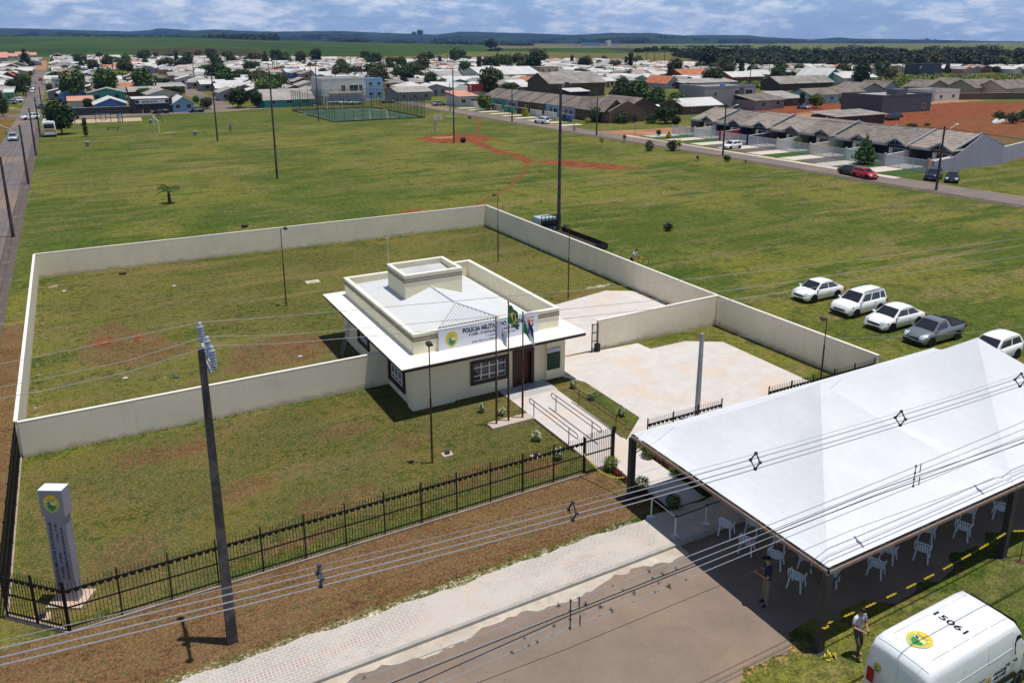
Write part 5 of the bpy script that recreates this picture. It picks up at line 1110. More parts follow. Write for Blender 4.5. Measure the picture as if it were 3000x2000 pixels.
    for s in (-1,1):
        if s<0: A,B,C,D=(b0,-wb,zb0),(b1,-wb,zb1),(r1,-wt,zr1),(r0,-wt,zr0)
        else: A,B,C,D=(b1,wb,zb1),(b0,wb,zb0),(r0,wt,zr0),(r1,wt,zr1)
        cuts=[(.07,.45),(.49,.93)] if kind!='pickup' else [(.2,.9)]
        if kind=='suv': cuts=[(.05,.22),(.26,.58),(.62,.93)]
        if s>0: cuts=[(1-b,1-a) for a,b in cuts]
        for u0,u1 in cuts: quad('side_window',panel(A,B,C,D,u0,u1,.1,.88,.012),GLASS)
    for sx in (-1,1):
        for sy in (-1,1):
            x=sx*L*.30+(.02*L); wheel(o,x,sy*(h-.10))
            mb=MB(); mb.lathe([(.37,-.005),(.37,.005)],(0,0,0),20,axis='y'); mb.build('wheel_arch',mat('wheel_arch_black',(.008,.008,.008),.8),o,loc=(x,sy*(h*.998+.012),.33))
            q=MB(); 
    for s in (-1,1):
        xx=L/2; q=MB(); q.hexa([(xx-.42,s*(h*.55),belt(xx-.42)-.16),(xx-.03,s*(h*.50),.56),(xx-.05,s*(h*.80),.56),(xx-.42,s*(h*.965),belt(xx-.42)-.20)],[(xx-.42,s*(h*.60),belt(xx-.42)+.015),(xx-.10,s*(h*.50),.715),(xx-.14,s*(h*.80),.70),(xx-.42,s*(h*.985),belt(xx-.42)-.045)]); q.build('headlight',HEADL,o)
        q=MB(); z=belt(-xx+.1)-.1; q.box(-xx-.012,-xx+.10,s*h*.62 if s>0 else -h*.93,s*h*.93 if s>0 else -h*.62,z-.2,z); q.build('tail_light',TAILL,o)
        q=MB(); q.hexa([(b1-.22,s*(h*.93),zb1+.02),(b1-.06,s*(h*.93),zb1+.02),(b1-.08,s*(h*1.12),zb1+.03),(b1-.2,s*(h*1.12),zb1+.03)],[(b1-.22,s*(h*.93),zb1+.12),(b1-.06,s*(h*.93),zb1+.11),(b1-.09,s*(h*1.12),zb1+.13),(b1-.2,s*(h*1.12),zb1+.14)]); q.build('mirror',paint,o)
        if rails: q=MB(); q.tube([(r0+.1,s*wt*.94,zt-.06),(r0+.25,s*wt*.96,zt+.04),(r1-.25,s*wt*.96,zt+.03),(r1-.05,s*wt*.94,zt-.06)],.028,6); q.build('roof_rail',mat('black_trim',(.015,.015,.015),.5),o)
    q=MB(); BL=mat('black_trim',(.015,.015,.015),.5)
    q.box(L/2-.06,L/2+.012,-h*.5,h*.5,.48,.60); q.build('grille',BL,o)
    q=MB(); q.box(L/2-.04,L/2+.02,-h*(.82 if dark_bumper else .5),h*(.82 if dark_bumper else .5),.24,.40 if dark_bumper else .34); q.build('lower_grille',BL,o)
    q=MB(); q.box(L/2,L/2+.028,-.2,.2,.40,.49); q.build('number_plate',PLATE,o)
    q=MB(); 
    for s in (-1,1):
        for x in (b0+.42*(b1-b0),): q.box(x,x+.16,s*(h*1.0)-.012,s*(h*1.0)+.012,zb1-.16,zb1-.135)
    q.build('door_handle',paint if kind!='suv' else BL,o)
    if kind=='pickup':
        q=MB(); q.box(-L/2+.10,b0-.12,-h*.80,h*.80,belt(-L*.3)+.012,belt(-L*.3)+.034); q.build('bed_liner',BL,o)
        q=MB(); [q.tube([(-L/2+.08,s*h*.86,1.06),(b0-.1,s*h*.86,1.06)],.03,5) for s in (-1,1)]; q.tube([(-L/2+.08,-h*.86,1.06),(-L/2+.08,h*.86,1.06)],.03,5); q.tube([(b0-.06,-h*.8,1.05),(b0-.06,-h*.7,1.42),(b0-.06,h*.7,1.42),(b0-.06,h*.8,1.05)],.035,5); q.build('bed_rail',BL,o)
    return o
CW=mat('white_car_paint',(.86,.86,.86),.25,.02,spec=.6,coat=.6); CS=mat('silver_car_paint',(.24,.26,.285),.3,.03,metal=.5,coat=.6); CR=mat('red_car_paint',(.5,.01,.02),.25,.03,coat=.6); CBk=mat('black_car_paint',(.012,.013,.017),.2,.05,coat=.6); CBl=mat('dark_blue_car_paint',(.015,.02,.04),.25,.05,coat=.6); CSB=mat('silver_blue_car_paint',(.36,.44,.50),.3,.03,metal=.4,coat=.5)
g='cars parked in a row on the grass beside the yard wall'
car('parked_car','white sedan, farthest of the row of cars beside the yard wall',CW,(48.4,39.55,0),R(180),4.2,1.7,1.46,'sedan',g)
car('parked_car','white off-road car with black roof rails, second in the row beside the yard wall',CW,(48.4,35.9,0),R(182),4.3,1.8,1.66,'suv',g,True,True)
c_=car('parked_car','white sedan with a low black grille, third in the row, left of the silver pickup',CW,(48.15,32.75,0),R(180),4.5,1.8,1.47,'sedan',g)
car('parked_car','silver pickup with a black open bed, fourth in the row beside the yard wall',CS,(48.0,29.75,0),R(180),4.45,1.68,1.52,'pickup',g,True,cat='pickup')
car('parked_car','white hatchback partly hidden behind the marquee roof',CW,(48.25,26.0,0),R(182),4.1,1.75,1.5,'hatch',g)
# ---------------------------------------------------------------- police van
vn=thing('police_van','white police van with a yellow badge and the number 15061 on its roof','van',(21.3,11.13,0),0)
VW=mat('white_van_paint',(.80,.82,.84),.28,.02,spec=.5,coat=.4)
vl,vh=5.6,2.42; xs=[-2.75,-2.72,-2.6,-2.3,-1,0,1.0,1.35,1.65,1.9,2.15,2.5,2.75,2.83]
def vtop(x): return np.interp(x,[-2.75,-2.68,-2.5,-2.2,1.25,1.5,1.8,2.1,2.6,2.83],[2.1,2.28,2.38,2.42,2.42,2.34,1.75,1.28,1.1,.7])
mb=MB(); S_=[]
for x in xs:
    t=float(vtop(x)); w=1.0*(1-.12*max(0,(x-1.8)/1.03)**2)*(1-.015*(x<-2.6)); z=lambda f:.28+(t-.28)*f
    wt=.84 if t>1.9 else .84+.1*(1.9-t)/1.2
    S_.append([(x,-w*.95,.28),(x,-w,.45),(x,-w,z(.50)),(x,-w*.985,z(.62)),(x,-w*.93,z(.86)),(x,-w*(wt+.04),z(.955)),(x,-w*(wt-.04),z(.992)),(x,-w*.4,t+.012),(x,w*.4,t+.012),(x,w*(wt-.04),z(.992)),(x,w*(wt+.04),z(.955)),(x,w*.93,z(.86)),(x,w*.985,z(.62)),(x,w,z(.50)),(x,w,.45),(x,w*.95,.28)])
n=16; V=[p for s in S_ for p in s]; Fc=[(i*n+j,(i+1)*n+j,(i+1)*n+(j+1)%n,i*n+(j+1)%n) for i in range(len(S_)-1) for j in range(n)]; Fc+=[tuple(range(n)),tuple(range((len(S_)-1)*n,len(S_)*n))[::-1]]
mb.add(V,[f[::-1] for f in Fc]); vb=mb.build('body',VW,vn,True)
DK=mat('panel_gap_grey',(.10,.11,.12),.6); 
def vs(x,z,s=-1,o=.006):       # point on the side skin
    t=float(vtop(x)); f=(z-.28)/(t-.28); w=np.interp(f,[0,.1,.5,.62,.86,.955],[.95,1,1,.985,.93,.88]); return Vector((x,s*(w+o),z))
mb=MB()
def seam(pts,s=-1,r=.006): mb.tube([vs(x,z,s) for x,z in pts],r,4)
for s in (-1,1):
    seam([(-2.5,1.62),(1.15,1.70)],s); seam([(-.05,2.2),(-.05,1.7),(-.02,.5)],s); seam([(1.12,2.22),(1.15,1.6),(1.15,.6)],s,.005); seam([(-1.2,1.9),(-1.2,.7)],s,.004); seam([(-.05,2.2),(1.12,2.22)],s,.004); seam([(.05,1.62),(1.05,1.66),(1.06,1.05),(.1,1.0)],s,.004)
mb.tube([(-2.60,-.80,2.40),(-2.60,0,2.405),(-2.60,.80,2.40)],.005,4); mb.tube([(-2.765,0,2.2),(-2.765,0,.5)],.006,4)
for x0_ in (-2.2,-1.3,-.4,.5): 
    for s in (-.6,.6): mb.tube([(x0_,s,2.433),(x0_+.75,s,2.433)],.006,4)
mb.build('panel_seam',mat('soft_seam_grey',(.58,.60,.63),.6),vn)
mb=MB(); 
for s in (-1,1): mb.tube([vs(-2.2,1.18,s),vs(-.1,1.18,s)],.012,4)
mb.build('door_rail',BL if False else mat('black_trim',(.015,.015,.015),.5),vn)
BT=mat('black_trim',(.015,.015,.015),.5)
for s in (-1,1):
    mb=MB(); mb.poly([vs(x,z,s,.012) for x,z in ((1.28,1.42),(1.95,1.46),(1.75,1.8),(1.52,2.0),(1.33,2.02),(1.25,1.85))]); mb.build('side_window',GLASS,vn)
    mb=MB(); mb.hexa([vs(-.9,.58,s,.0),vs(1.6,.58,s,.0),vs(1.6,.58,s,.03),vs(-.9,.58,s,.03)],[vs(-.7,.80,s,0),vs(1.4,.80,s,0),vs(1.4,.80,s,.03),vs(-.7,.80,s,.03)]); mb.build('side_moulding',BT,vn)
    for x in (.95,1.32): mb=MB(); p=vs(x,1.25,s,.02); mb.tube([p-Vector((.08,0,0)),p+Vector((0,s*.03,0)),p+Vector((.08,0,.01))],.022,6); mb.build('door_handle',BT,vn)
    mb=MB(); mb.box(-2.79,-2.70,s*.80-.1,s*.80+.1,.85,1.3); mb.build('tail_light',TAILL,vn)
    mb=MB(); mb.box(1.85,2.05,s*1.02 if s>0 else -1.28,1.28 if s>0 else -1.02,1.35,1.75); mb.build('mirror',BT,vn)
    for x in (-1.55,1.75): wheel(vn,x,s*.9,.34,.22)
mb=MB(); mb.poly([(1.52,-.74,2.30),(2.08,-.8,1.34),(2.08,.8,1.34),(1.52,.74,2.30)]); mb.build('windshield',GLASS,vn,loc=(.03,0,.02))
mb=MB(); mb.box(-2.80,-2.755,-.10,.0,.95,1.02); mb.build('rear_handle',BT,vn); mb=MB(); mb.box(-2.85,-2.72,-.95,.95,.35,.6); mb.build('rear_bumper',BT,vn)
badge(vn,frame_m((-1.82,.06,2.445),(0,-1,0),(1,0,0)),.88)
fit_text('15061',.98,.24,INK,vn,frame_m((-.50,.55,2.442),(0,-1,0),(1,0,0)),bold=.02)
badge(vn,frame_m((-2.76,.62,1.45),(0,-1,0),(0,0,1)),.34,word='PM')
n_=(vs(.3,.95)-vs(.3,1.25)); 
badge(vn,frame_m((-.35+.42,-1.012,1.0),(1,0,0),(0,0,1)),.36,word='PM')
fit_text('POLÍCIA',.62,.11,INK,vn,frame_m((.32,-1.008,1.07),(1,0,0),(0,.0,1)),bold=.03,shear=.2); fit_text('MILITAR',.62,.11,INK,vn,frame_m((.32,-1.01,.92),(1,0,0),(0,0,1)),bold=.03,shear=.2)
# ================================================================ FIELD
def post_light(kx,ky,ktop,label,arm=1,col=None,group=None,h=None,name='light_pole',wid=.16):
    p=at(kx,ky); 
    if h is None: 
        lo,hi=0,25
        for _ in range(40):
            m=(lo+hi)/2; d=Vector((p.x,p.y,m-H)); zy=CY-F*d.dot(UP)/d.dot(FW)
            if zy/K>ktop: lo=m
            else: hi=m
        h=lo
    o=thing(name,label,'light pole' if name=='light_pole' else 'street lamp',(p.x,p.y,0),group=group)
    mb=MB(); mb.tube([(0,0,-.1),(0,0,h)],[wid,wid*.62],9); mb.build('pole',col or POLEC,o)
    if arm==2:
        for s in (-1,1): mb=MB(); mb.tube([(0,0,h-.4),(s*.5,-s*.2,h+.1)],.035,5); mb.build('arm',MT['galvanised_pipe'],o); mb=MB(); mb.box(s*.5-.22,s*.5+.22,-s*.2-.14,-s*.2+.14,h+.06,h+.2); mb.build('floodlight',MT['floodlight_housing'],o)
    if arm==3: mb=MB(); mb.tube([(0,0,h-.3),(.5,-.2,h+.15)],.035,5); mb.build('arm',MT['galvanised_pipe'],o); mb=MB(); mb.box(.35,.75,-.35,-.1,h+.1,h+.24); mb.build('floodlight',MT['floodlight_housing'],o)
    if arm in (1,-1): mb=MB(); mb.tube([(0,0,h-1.6),(arm*1.2,0,h-.4),(arm*2.2,0,h+.1)],.04,6); mb.build('arm',MT['galvanised_pipe'],o); mb=MB(); mb.hexa([(arm*2.1,-.12,h+.02),(arm*2.7,-.12,h+.1),(arm*2.7,.12,h+.1),(arm*2.1,.12,h+.02)],[(arm*2.1,-.1,h+.14),(arm*2.7,-.08,h+.2),(arm*2.7,.08,h+.2),(arm*2.1,.1,h+.14)]); mb.build('lamp_head',mat('lamp_head_white',(.6,.62,.62),.4,.05),o)
    if arm==0: mb=MB(); mb.box(-.9,.9,-.05,.05,h-.35,h-.25); mb.build('crossarm',mat('galvanised_crossarm',(.42,.42,.46)),o)
    return o
post_light(1283,528,195,'tallest thick round pole in the field, just beyond the yard wall beside the truck',3,POLEC,wid=.2)
post_light(637,411,163,'tall thin light pole standing in the middle of the field beyond the back wall',9)
post_light(500,325,163,'tall thin light pole near the small goal, left part of the field',9)
post_light(1043,328,157,'tall light pole at the edge of the red earth court',9)
post_light(732,279,155,'tall light pole beside the left corner of the fenced pitch',9)
for a,lab in (((1034,257,192),'pale concrete street pole at the bend near the salmon roofed shop'),((1176,280,201),'street pole beside the road, right of the round tree'),((1370,311,223),'street pole by the road in front of the brown gabled houses'),((1660,358,244),'street pole by the road in front of the second glass fenced house'),((2150,437,290),'street pole beside the dark cars at the right end of the road')):
    post_light(*a,lab,1,POLEL if a[0]==1034 else POLEC,name='street_lamp',wid=.17)
for i,(a,lab) in enumerate((((30.6,544,400),'street pole at the left edge, level with the back wall of the yard'),((65.6,423,279.6),'second street pole up the left road, right of the silver car'),((83,358,252),'third street pole up the left road'),((93,316,241),'fourth street pole up the left road, touching the bus'),((101,276,205),'fifth street pole up the left road, at the junction'))):
    post_light(*a,lab,-1,POLEC,name='street_lamp',h=8.0,wid=.17,group='street poles along the left road')
for k in range(3):
    wire(('nearest','middle','farthest')[k]+' of the wires on the left road street poles',[(-5.8+(k-1)*.5,y,7.9-.6*abs(math.sin((y-92)/32*math.pi))) for y in np.arange(30,262,4)],.012,WIREB)
    wire(('nearest','middle','farthest')[k]+' of the wires on the right road street poles',[(np.interp(y,[40,63.5,101,136.5,169.5,202,250],[99,98.4,96.6,95,93.3,91.8,90])+(k-1)*.5,y,8.1-.6*abs(math.sin((y-63.5)/35*math.pi))) for y in np.arange(30,252,4)],.012,WIREB)
wire('pale wire across the field between far light poles',[tuple(Vector((-5.5,187.5,7.6)).lerp(Vector((24.7,163.4,13)),t)-Vector((0,0,3.2*t*(1-t)))) for t in np.linspace(0,1,14)]+[tuple(Vector((24.7,163.4,13)).lerp(Vector((52.8,193,12.4)),t)-Vector((0,0,3*t*(1-t)))) for t in np.linspace(0,1,14)]+[tuple(Vector((52.8,193,12.4)).lerp(Vector((91.8,202,9)),t)-Vector((0,0,3*t*(1-t)))) for t in np.linspace(0,1,14)],.018,WIRE)
# palm, saplings, shrubs
p=at(390,467); tree('palm','mid',p.x,p.y,1.45,'small palm with a thick trunk alone in the field',1.05,var=0)
for a,b,k,lf,r,lab,hs in ((1434,328,'sapling','mid',1.0,'thin sapling on the field edge opposite the side street',1),(1491,347,'ball','dark',.85,'small round dark shrub on the field edge by the road',1.2),(1543,347,'shrub','olive',1.9,'open brownish shrub on the field edge by the road',1.0),(1670.6,371,'bush','dark',.8,'small dark bush on the field edge near the second street pole',1),(1535,530,'shrub','olive',.85,'low scraggy shrub in the field between the truck and the cars',1),(1381,338,'sapling','yel',1.3,'sapling with thin yellowish leaves beside the corner street pole',1),(1602,372,'sapling','olive',.7,'tiny sapling in the field left of the dark bush',1),(1712,378,'sapling','olive',.5,'tiny sapling in the field right of the dark bush',1),(197,314,'column','mid',1.15,'slim young conifer in the field right of the bus',1.3),(143,309,'round','dark',3.0,'bushy round tree standing beside the white bus',1.0)):
    p=at(a,b); tree(k,lf,p.x,p.y,r,lab,hs,0,'sapling' if k=='sapling' else 'shrub' if r<2.5 and k!='column' else 'tree')
# bins, benches, bag
for a,b,lab in ((201.6,336,'grey drum bin alone in the field right of the bus'),(449,311.5,'grey drum bin in the field beside the dark drainage line'),(1079,273,'grey bin on the grass near the road and the worn path'),(347,284,'small dark bin at the end of the sand strip')):
    p=at(a,b); o=thing('litter_bin',lab,'bin',p); mb=MB(); mb.lathe([(.33,0),(.36,.3),(.36,.85),(.3,.85),(.28,.3)],n=12); mb.build('drum',mat('grey_drum',(.2,.2,.22),.6,.2),o); mb=MB(); mb.lathe([(.37,.83),(.385,.85),(.385,.88),(.37,.9)],n=12); mb.build('rim_band',CONC,o)
for a,b,w,m,lab in ((260,298.5,2.6,WIREB,'long black bench in the field near the small goal'),(389,311,1.8,CONC,'pale bench at the foot of the small goal'),(696,267.5,2.2,CONC,'pale concrete bench left of the fenced pitch'),(1031,272,2.0,CONC,'left one of the two concrete benches near the hoop'),(1040,274,1.8,CONC,'right one of the two concrete benches near the hoop')):
    p=at(a,b); o=thing('bench',lab,'bench',p); mb=MB(); mb.box(-w/2,w/2,-.22,.22,.42,.5); mb.build('seat',m,o)
    for s in (-1,1): mb=MB(); mb.box(s*w*.38-.08,s*w*.38+.08,-.18,.18,0,.42); mb.build('leg',m,o)
def blob(name,label,cat,p,sc,m,seed=1):
    r=np.random.RandomState(seed); mb=MB(); prof=[(math.sin(t)*1,-math.cos(t)) for t in np.linspace(.15,3.0,8)]; mb.lathe(prof,n=12); mb.v=[(x*sc[0]*(1+.18*r.randn()*.5),y*sc[1]*(1+.1*r.randn()),max(0,(z+1)*sc[2]*.5+.05*r.randn()*sc[2])) for x,y,z in mb.v]; o=mb.build(name,m,None,True); o.location=p; return tag(o,label,cat)
blob('rubbish_bag','black rubbish bag on the edge of the red court','bag',at(1064,328),(.6,.4,1.1),WIREB,1)
blob('rubbish_bag','dark heap with a stick lying in the grass just beyond the back wall','rubbish',at(562,522),(.35,.25,.3),WIREB,2)
blob('clay_lump','upturned clod of red earth near the back wall inside the yard','clod',at(282,630),(.3,.2,.22),mat('red_clod',(.10,.045,.025),1,.2),3)
p=at(122,660); mb=MB(); mb.hexa([(-.35,-.15,.02),(.3,-.2,.02),(.35,.1,.02),(-.25,.15,.02)],[(-.3,-.1,.06),(.25,-.15,.16),(.3,.05,.18),(-.2,.1,.05)]); tag(mb.build('wood_scrap',mat('pale_board',(.45,.3,.2),.8),loc=p),'pale scrap of board on the yard grass near the far left corner','board')
p=at(718,648); mb=MB(); mb.box(-.55,.55,-.4,.4,0,.06); mb.box(-.3,.3,-.2,.2,.06,.1); tag(mb.build('manhole_cover',mat('pale_slab',(.5,.45,.33),.9,.15),loc=p),'small concrete cover slab in the yard behind the station','cover')
p=at(1388,388) if False else None
# hoop
p=at(1000,307); o=thing('basketball_hoop','white basketball backboard on a crooked post at the red court','hoop',p)
mb=MB(); mb.tube([(0,0,0),(0,0,3.2)],.13,6); mb.tube([(-.5,.1,0),(-.5,.1,3.6)],.05,5); mb.tube([(-.5,.1,3.5),(.4,-.3,3.4)],.05,5); mb.build('post',CONC,o)
mb=MB(); mb.box(-.25,1.55,-.35,-.3,2.8,3.9); b_=mb.build('backboard',mat('worn_white_board',(.6,.57,.53),.7,.1),o); mb=MB(); [mb.box(*q) for q in ((.4,.9,-.37,-.36,3.5,3.54),(.4,.44,-.37,-.36,3.1,3.5),(.86,.9,-.37,-.36,3.1,3.5))]; mb.build('target_square',REDB,b_)
mb=MB(); mb.tube([(.65+.23*math.cos(t),-.6+.23*math.sin(t),3.05) for t in np.linspace(0,6.28,14)],.02,4); mb.build('rim',BLACKI,o)
# small goal seen from the side
a,b=at(354,290),at(366.5,305); mb=MB(); o=thing('football_goal','old white goal frame in the left part of the field','goal',(0,0,0))
for q in (a,b): mb=MB(); mb.tube([q,q+Vector((0,0,2.4))],.07,6); mb.build('post',WHITE,o)
mb=MB(); mb.tube([a+Vector((0,0,2.4)),b+Vector((0,0,2.4))],.05,6); mb.build('crossbar',WHITE,o)
# sand strip and playground
sheet('sand_strip',[tuple(at(*q)[:2]) for q in ((148,285),(326,278),(324,270),(160,276))],mat('pale_sand',(.42,.31,.22),1,.1,1),.014)
def frame(name,label,cat,p,segs,m,r=.05,part='frame'):
    o=thing(name,label,cat,p)
    for s in segs: mb=MB(); mb.tube(s,r,5); mb.build(part,m,o)
    return o
DB=mat('dull_blue_paint',(.06,.10,.2),.6); 
frame('swing_set','dark swing frame on the pale sand strip','swing',at(238,281),[[(-1.6,0,0),(-1.6,0,1.9)],[(1.6,0,0),(1.6,0,1.9)],[(-1.6,0,1.9),(1.6,0,1.9)],[(-.6,0,1.9),(-.6,0,.5)],[(.6,0,1.9),(.6,0,.5)],[(-.7,0,.5),(.7,0,.5)]],DB,.08)
frame('playground_slide','blue play slide at the middle of the sand strip','slide',at(272,280),[[(0,0,0),(0,0,1.9)],[(.9,0,0),(.9,0,1.9)],[(0,0,1.8),(.9,0,1.8)],[(.45,0,1.7),(.3,-2,.1)]],DB,.13)
frame('exercise_bars','thin exercise bars at the left end of the sand strip','exercise bars',at(166,282),[[(-.6,0,0),(-.6,0,1.7)],[(.6,0,0),(.6,0,1.7)],[(-.6,0,1.6),(.6,0,1.6)]],BLACKI,.05)
frame('spring_rocker','small yellow and red rocker right of the sand strip','rocker',at(316,284),[[(-.5,0,0),(-.3,0,.8)],[(.5,0,0),(.3,0,.8)],[(-.5,0,.6),(.5,0,.6)]],YEL,.08)
frame('climbing_frame','dark pyramid climbing frame behind the small goal','climbing frame',at(365,281),[[(-.9,0,0),(0,0,2.8)],[(.9,0,0),(0,0,2.8)],[(0,.9,0),(0,0,2.8)],[(-.6,0,.9),(.6,0,.9)],[(-.35,0,1.7),(.35,0,1.7)]],WIREB,.06)
# ---------------------------------------------------------------- artificial pitch
c=[at(671,254.5),at(770,281),at(976.5,271),at(853,247)]
c=[Vector((56.6,223)),Vector((52.0,190.5)),Vector((78.6,188.2)),Vector((80.5,223.5))] if False else [Vector(q[:2]) for q in c]
sheet('pitch_turf',[tuple(q) for q in c],mat('artificial_turf',(.035,.075,.04),.95,.08,.2),.016)
def PL_(u,v): return c[1].lerp(c[2],u).lerp(c[0].lerp(c[3],u),v)     # u along the near side, v away
mb=MB()
def ln(a,b,w=.10):
    a,b=Vector((*a,0)),Vector((*b,0)); d=(b-a).normalized(); n=Vector((-d.y,d.x,0))*w/2; mb.poly([(a-n)+Vector((0,0,.02)),(b-n)+Vector((0,0,.02)),(b+n)+Vector((0,0,.02)),(a+n)+Vector((0,0,.02))])
for u0,v0,u1,v1 in ((.04,.05,.96,.05),(.96,.05,.96,.95),(.96,.95,.04,.95),(.04,.95,.04,.05),(.04,.5,.96,.5),(.3,.05,.3,.2),(.3,.2,.7,.2),(.7,.2,.7,.05),(.3,.95,.3,.8),(.3,.8,.7,.8),(.7,.8,.7,.95)): ln(PL_(u0,v0),PL_(u1,v1))
tag(mb.build('pitch_lines',mat('line_white',(.55,.58,.55),.8)),kind='structure')
for u,v,s,lab in ((.5,.06,1,'white goal at the near end of the fenced pitch'),(.5,.94,-1,'white goal at the far end of the fenced pitch')):
    p=PL_(u,v); d=(c[2]-c[1]).normalized()*2.2; o=thing('football_goal',lab,'goal',(0,0,0)); a=Vector((p.x-d.x,p.y-d.y,0)); b=Vector((p.x+d.x,p.y+d.y,0)); up_=Vector((0,0,2.2)); bk=Vector((0,-1.2*s,0))
    for q in (a,b): mb=MB(); mb.tube([q,q+up_],.07,6); mb.build('post',WHITE,o); mb=MB(); mb.tube([q+up_,q+bk],.03,5); mb.build('brace',WHITE,o)
    mb=MB(); mb.tube([a+up_,b+up_],.07,6); mb.build('crossbar',WHITE,o)
FN=mat('green_fence_mesh',(.05,.07,.055),.8,.1,alpha=.16); FP=mat('green_fence_post',(.05,.075,.06),.6)
sides=(('near',c[1],c[2]),('right',c[2],c[3]),('far',c[3],c[0]),('left',c[0],c[1]))
for nm,a,b in sides:
    L=(b-a).length; n=int(L/2.2); o=thing('pitch_fence',f'high dark mesh fence along the {nm} side of the green pitch','fence',(a.x,a.y,0),math.atan2((b-a).y,(b-a).x)); pr=None
    for i in range(n+1):
        x=L*i/n; h=5.7
        if pr is None: mb=MB(); mb.tube([(0,0,0),(0,0,h)],.055,5); pr=mb.build('post',FP,o,loc=(x,0,0))
        else: link('post',pr.data,o,(x,0,0))
    mb=MB(); mb.poly([(0,0,.05),(L,0,.05),(L,0,5.5),(0,0,5.5)]); mb.build('mesh_net',FN,o)
    mb=MB(); mb.box(0,L,-.1,.1,0,.25); mb.build('kerb_beam',mat('dark_base_beam',(.05,.055,.05),.9),o)
    for z in (2.4,5.5): mb=MB(); mb.tube([(0,0,z),(L,0,z)],.03,4); mb.build('rail',FP,o)
# dark drainage ditch across the field
dr=[tuple(at(*q)[:2]) for q in ((130,325),(200,322),(300,317),(390,311),(450,310),(520,308),(640,300))]
for i in range(1): strip('drain_line',[(x,y-.16) for x,y in dr],[(x,y+.16) for x,y in dr],mat('dark_damp_grass',(.03,.05,.018),1,.3,2),.012)
# ---------------------------------------------------------------- bus, cars about the streets
def bus(p,rz,label):
    o=thing('school_bus',label,'bus',p,rz); mb=MB(); w=1.2; L=8.5
    prof=[(-w,.45),(-w,1.9),(-w*.96,2.7),(-w*.8,3.02),(0,3.12),(w*.8,3.02),(w*.96,2.7),(w,1.9),(w,.45)]
    V=[(x,y,z) for y in (0,.08,L-.1,L) for x,z in [(x*(.94 if y in (0,L) else 1),z*(.985 if y in (0,L) else 1)) for x,z in prof]]; n=len(prof); Fc=[(i*n+j,i*n+(j+1)%n,(i+1)*n+(j+1)%n,(i+1)*n+j) for i in range(3) for j in range(n)]+[tuple(range(n))[::-1],tuple(range(3*n,4*n))]
    mb.add(V,Fc); mb.build('body',mat('white_bus_paint',(.72,.74,.76),.35,.03),o)
    mb=MB(); mb.hexa([(-.95,-.02,1.75),(.95,-.02,1.75),(.95,.05,1.75),(-.95,.05,1.75)],[(-.85,-.012,2.65),(.85,-.012,2.65),(.85,.05,2.65),(-.85,.05,2.65)]); mb.build('rear_window',GLASS,o)
    mb=MB(); mb.box(-1.16,1.16,-.035,.03,1.16,1.56); y_=mb.build('yellow_band',mat('school_bus_yellow',(.62,.36,.02),.5),o); fit_text('ESCOLAR',1.5,.24,INK,y_,frame_m((-.75,-.04,1.25),(1,0,0),(0,0,1)),bold=.04)
    mb=MB(); mb.box(-1.15,1.15,-.12,.05,.5,.75); mb.build('bumper',mat('grey_bumper',(.4,.42,.44),.5),o)
    for s in (-1,1):
        mb=MB(); mb.box(s*1.02-.1,s*1.02+.1,-.03,.03,.8,1.1); mb.build('tail_light',TAILL,o)
        mb=MB(); mb.box(s*1.17-.02 ,s*1.17+.04,.5,L-1,1.8,2.55) if s>0 else mb.box(-1.21,-1.15,.5,L-1,1.8,2.55); mb.build('side_window',GLASS,o)
        for y in (1.9,L-1.6): q=MB(); q.lathe([(.3,-.14),(.46,-.12),(.46,.12),(.3,.14)],(0,0,0),16,axis='x'); w_=q.build('wheel',TYRE,o,True,(s*1.02,y,.46))
p=at(115.5,315.5); bus((p.x,p.y,0),R(0),'white school bus with a yellow band parked on the grass, seen from behind')
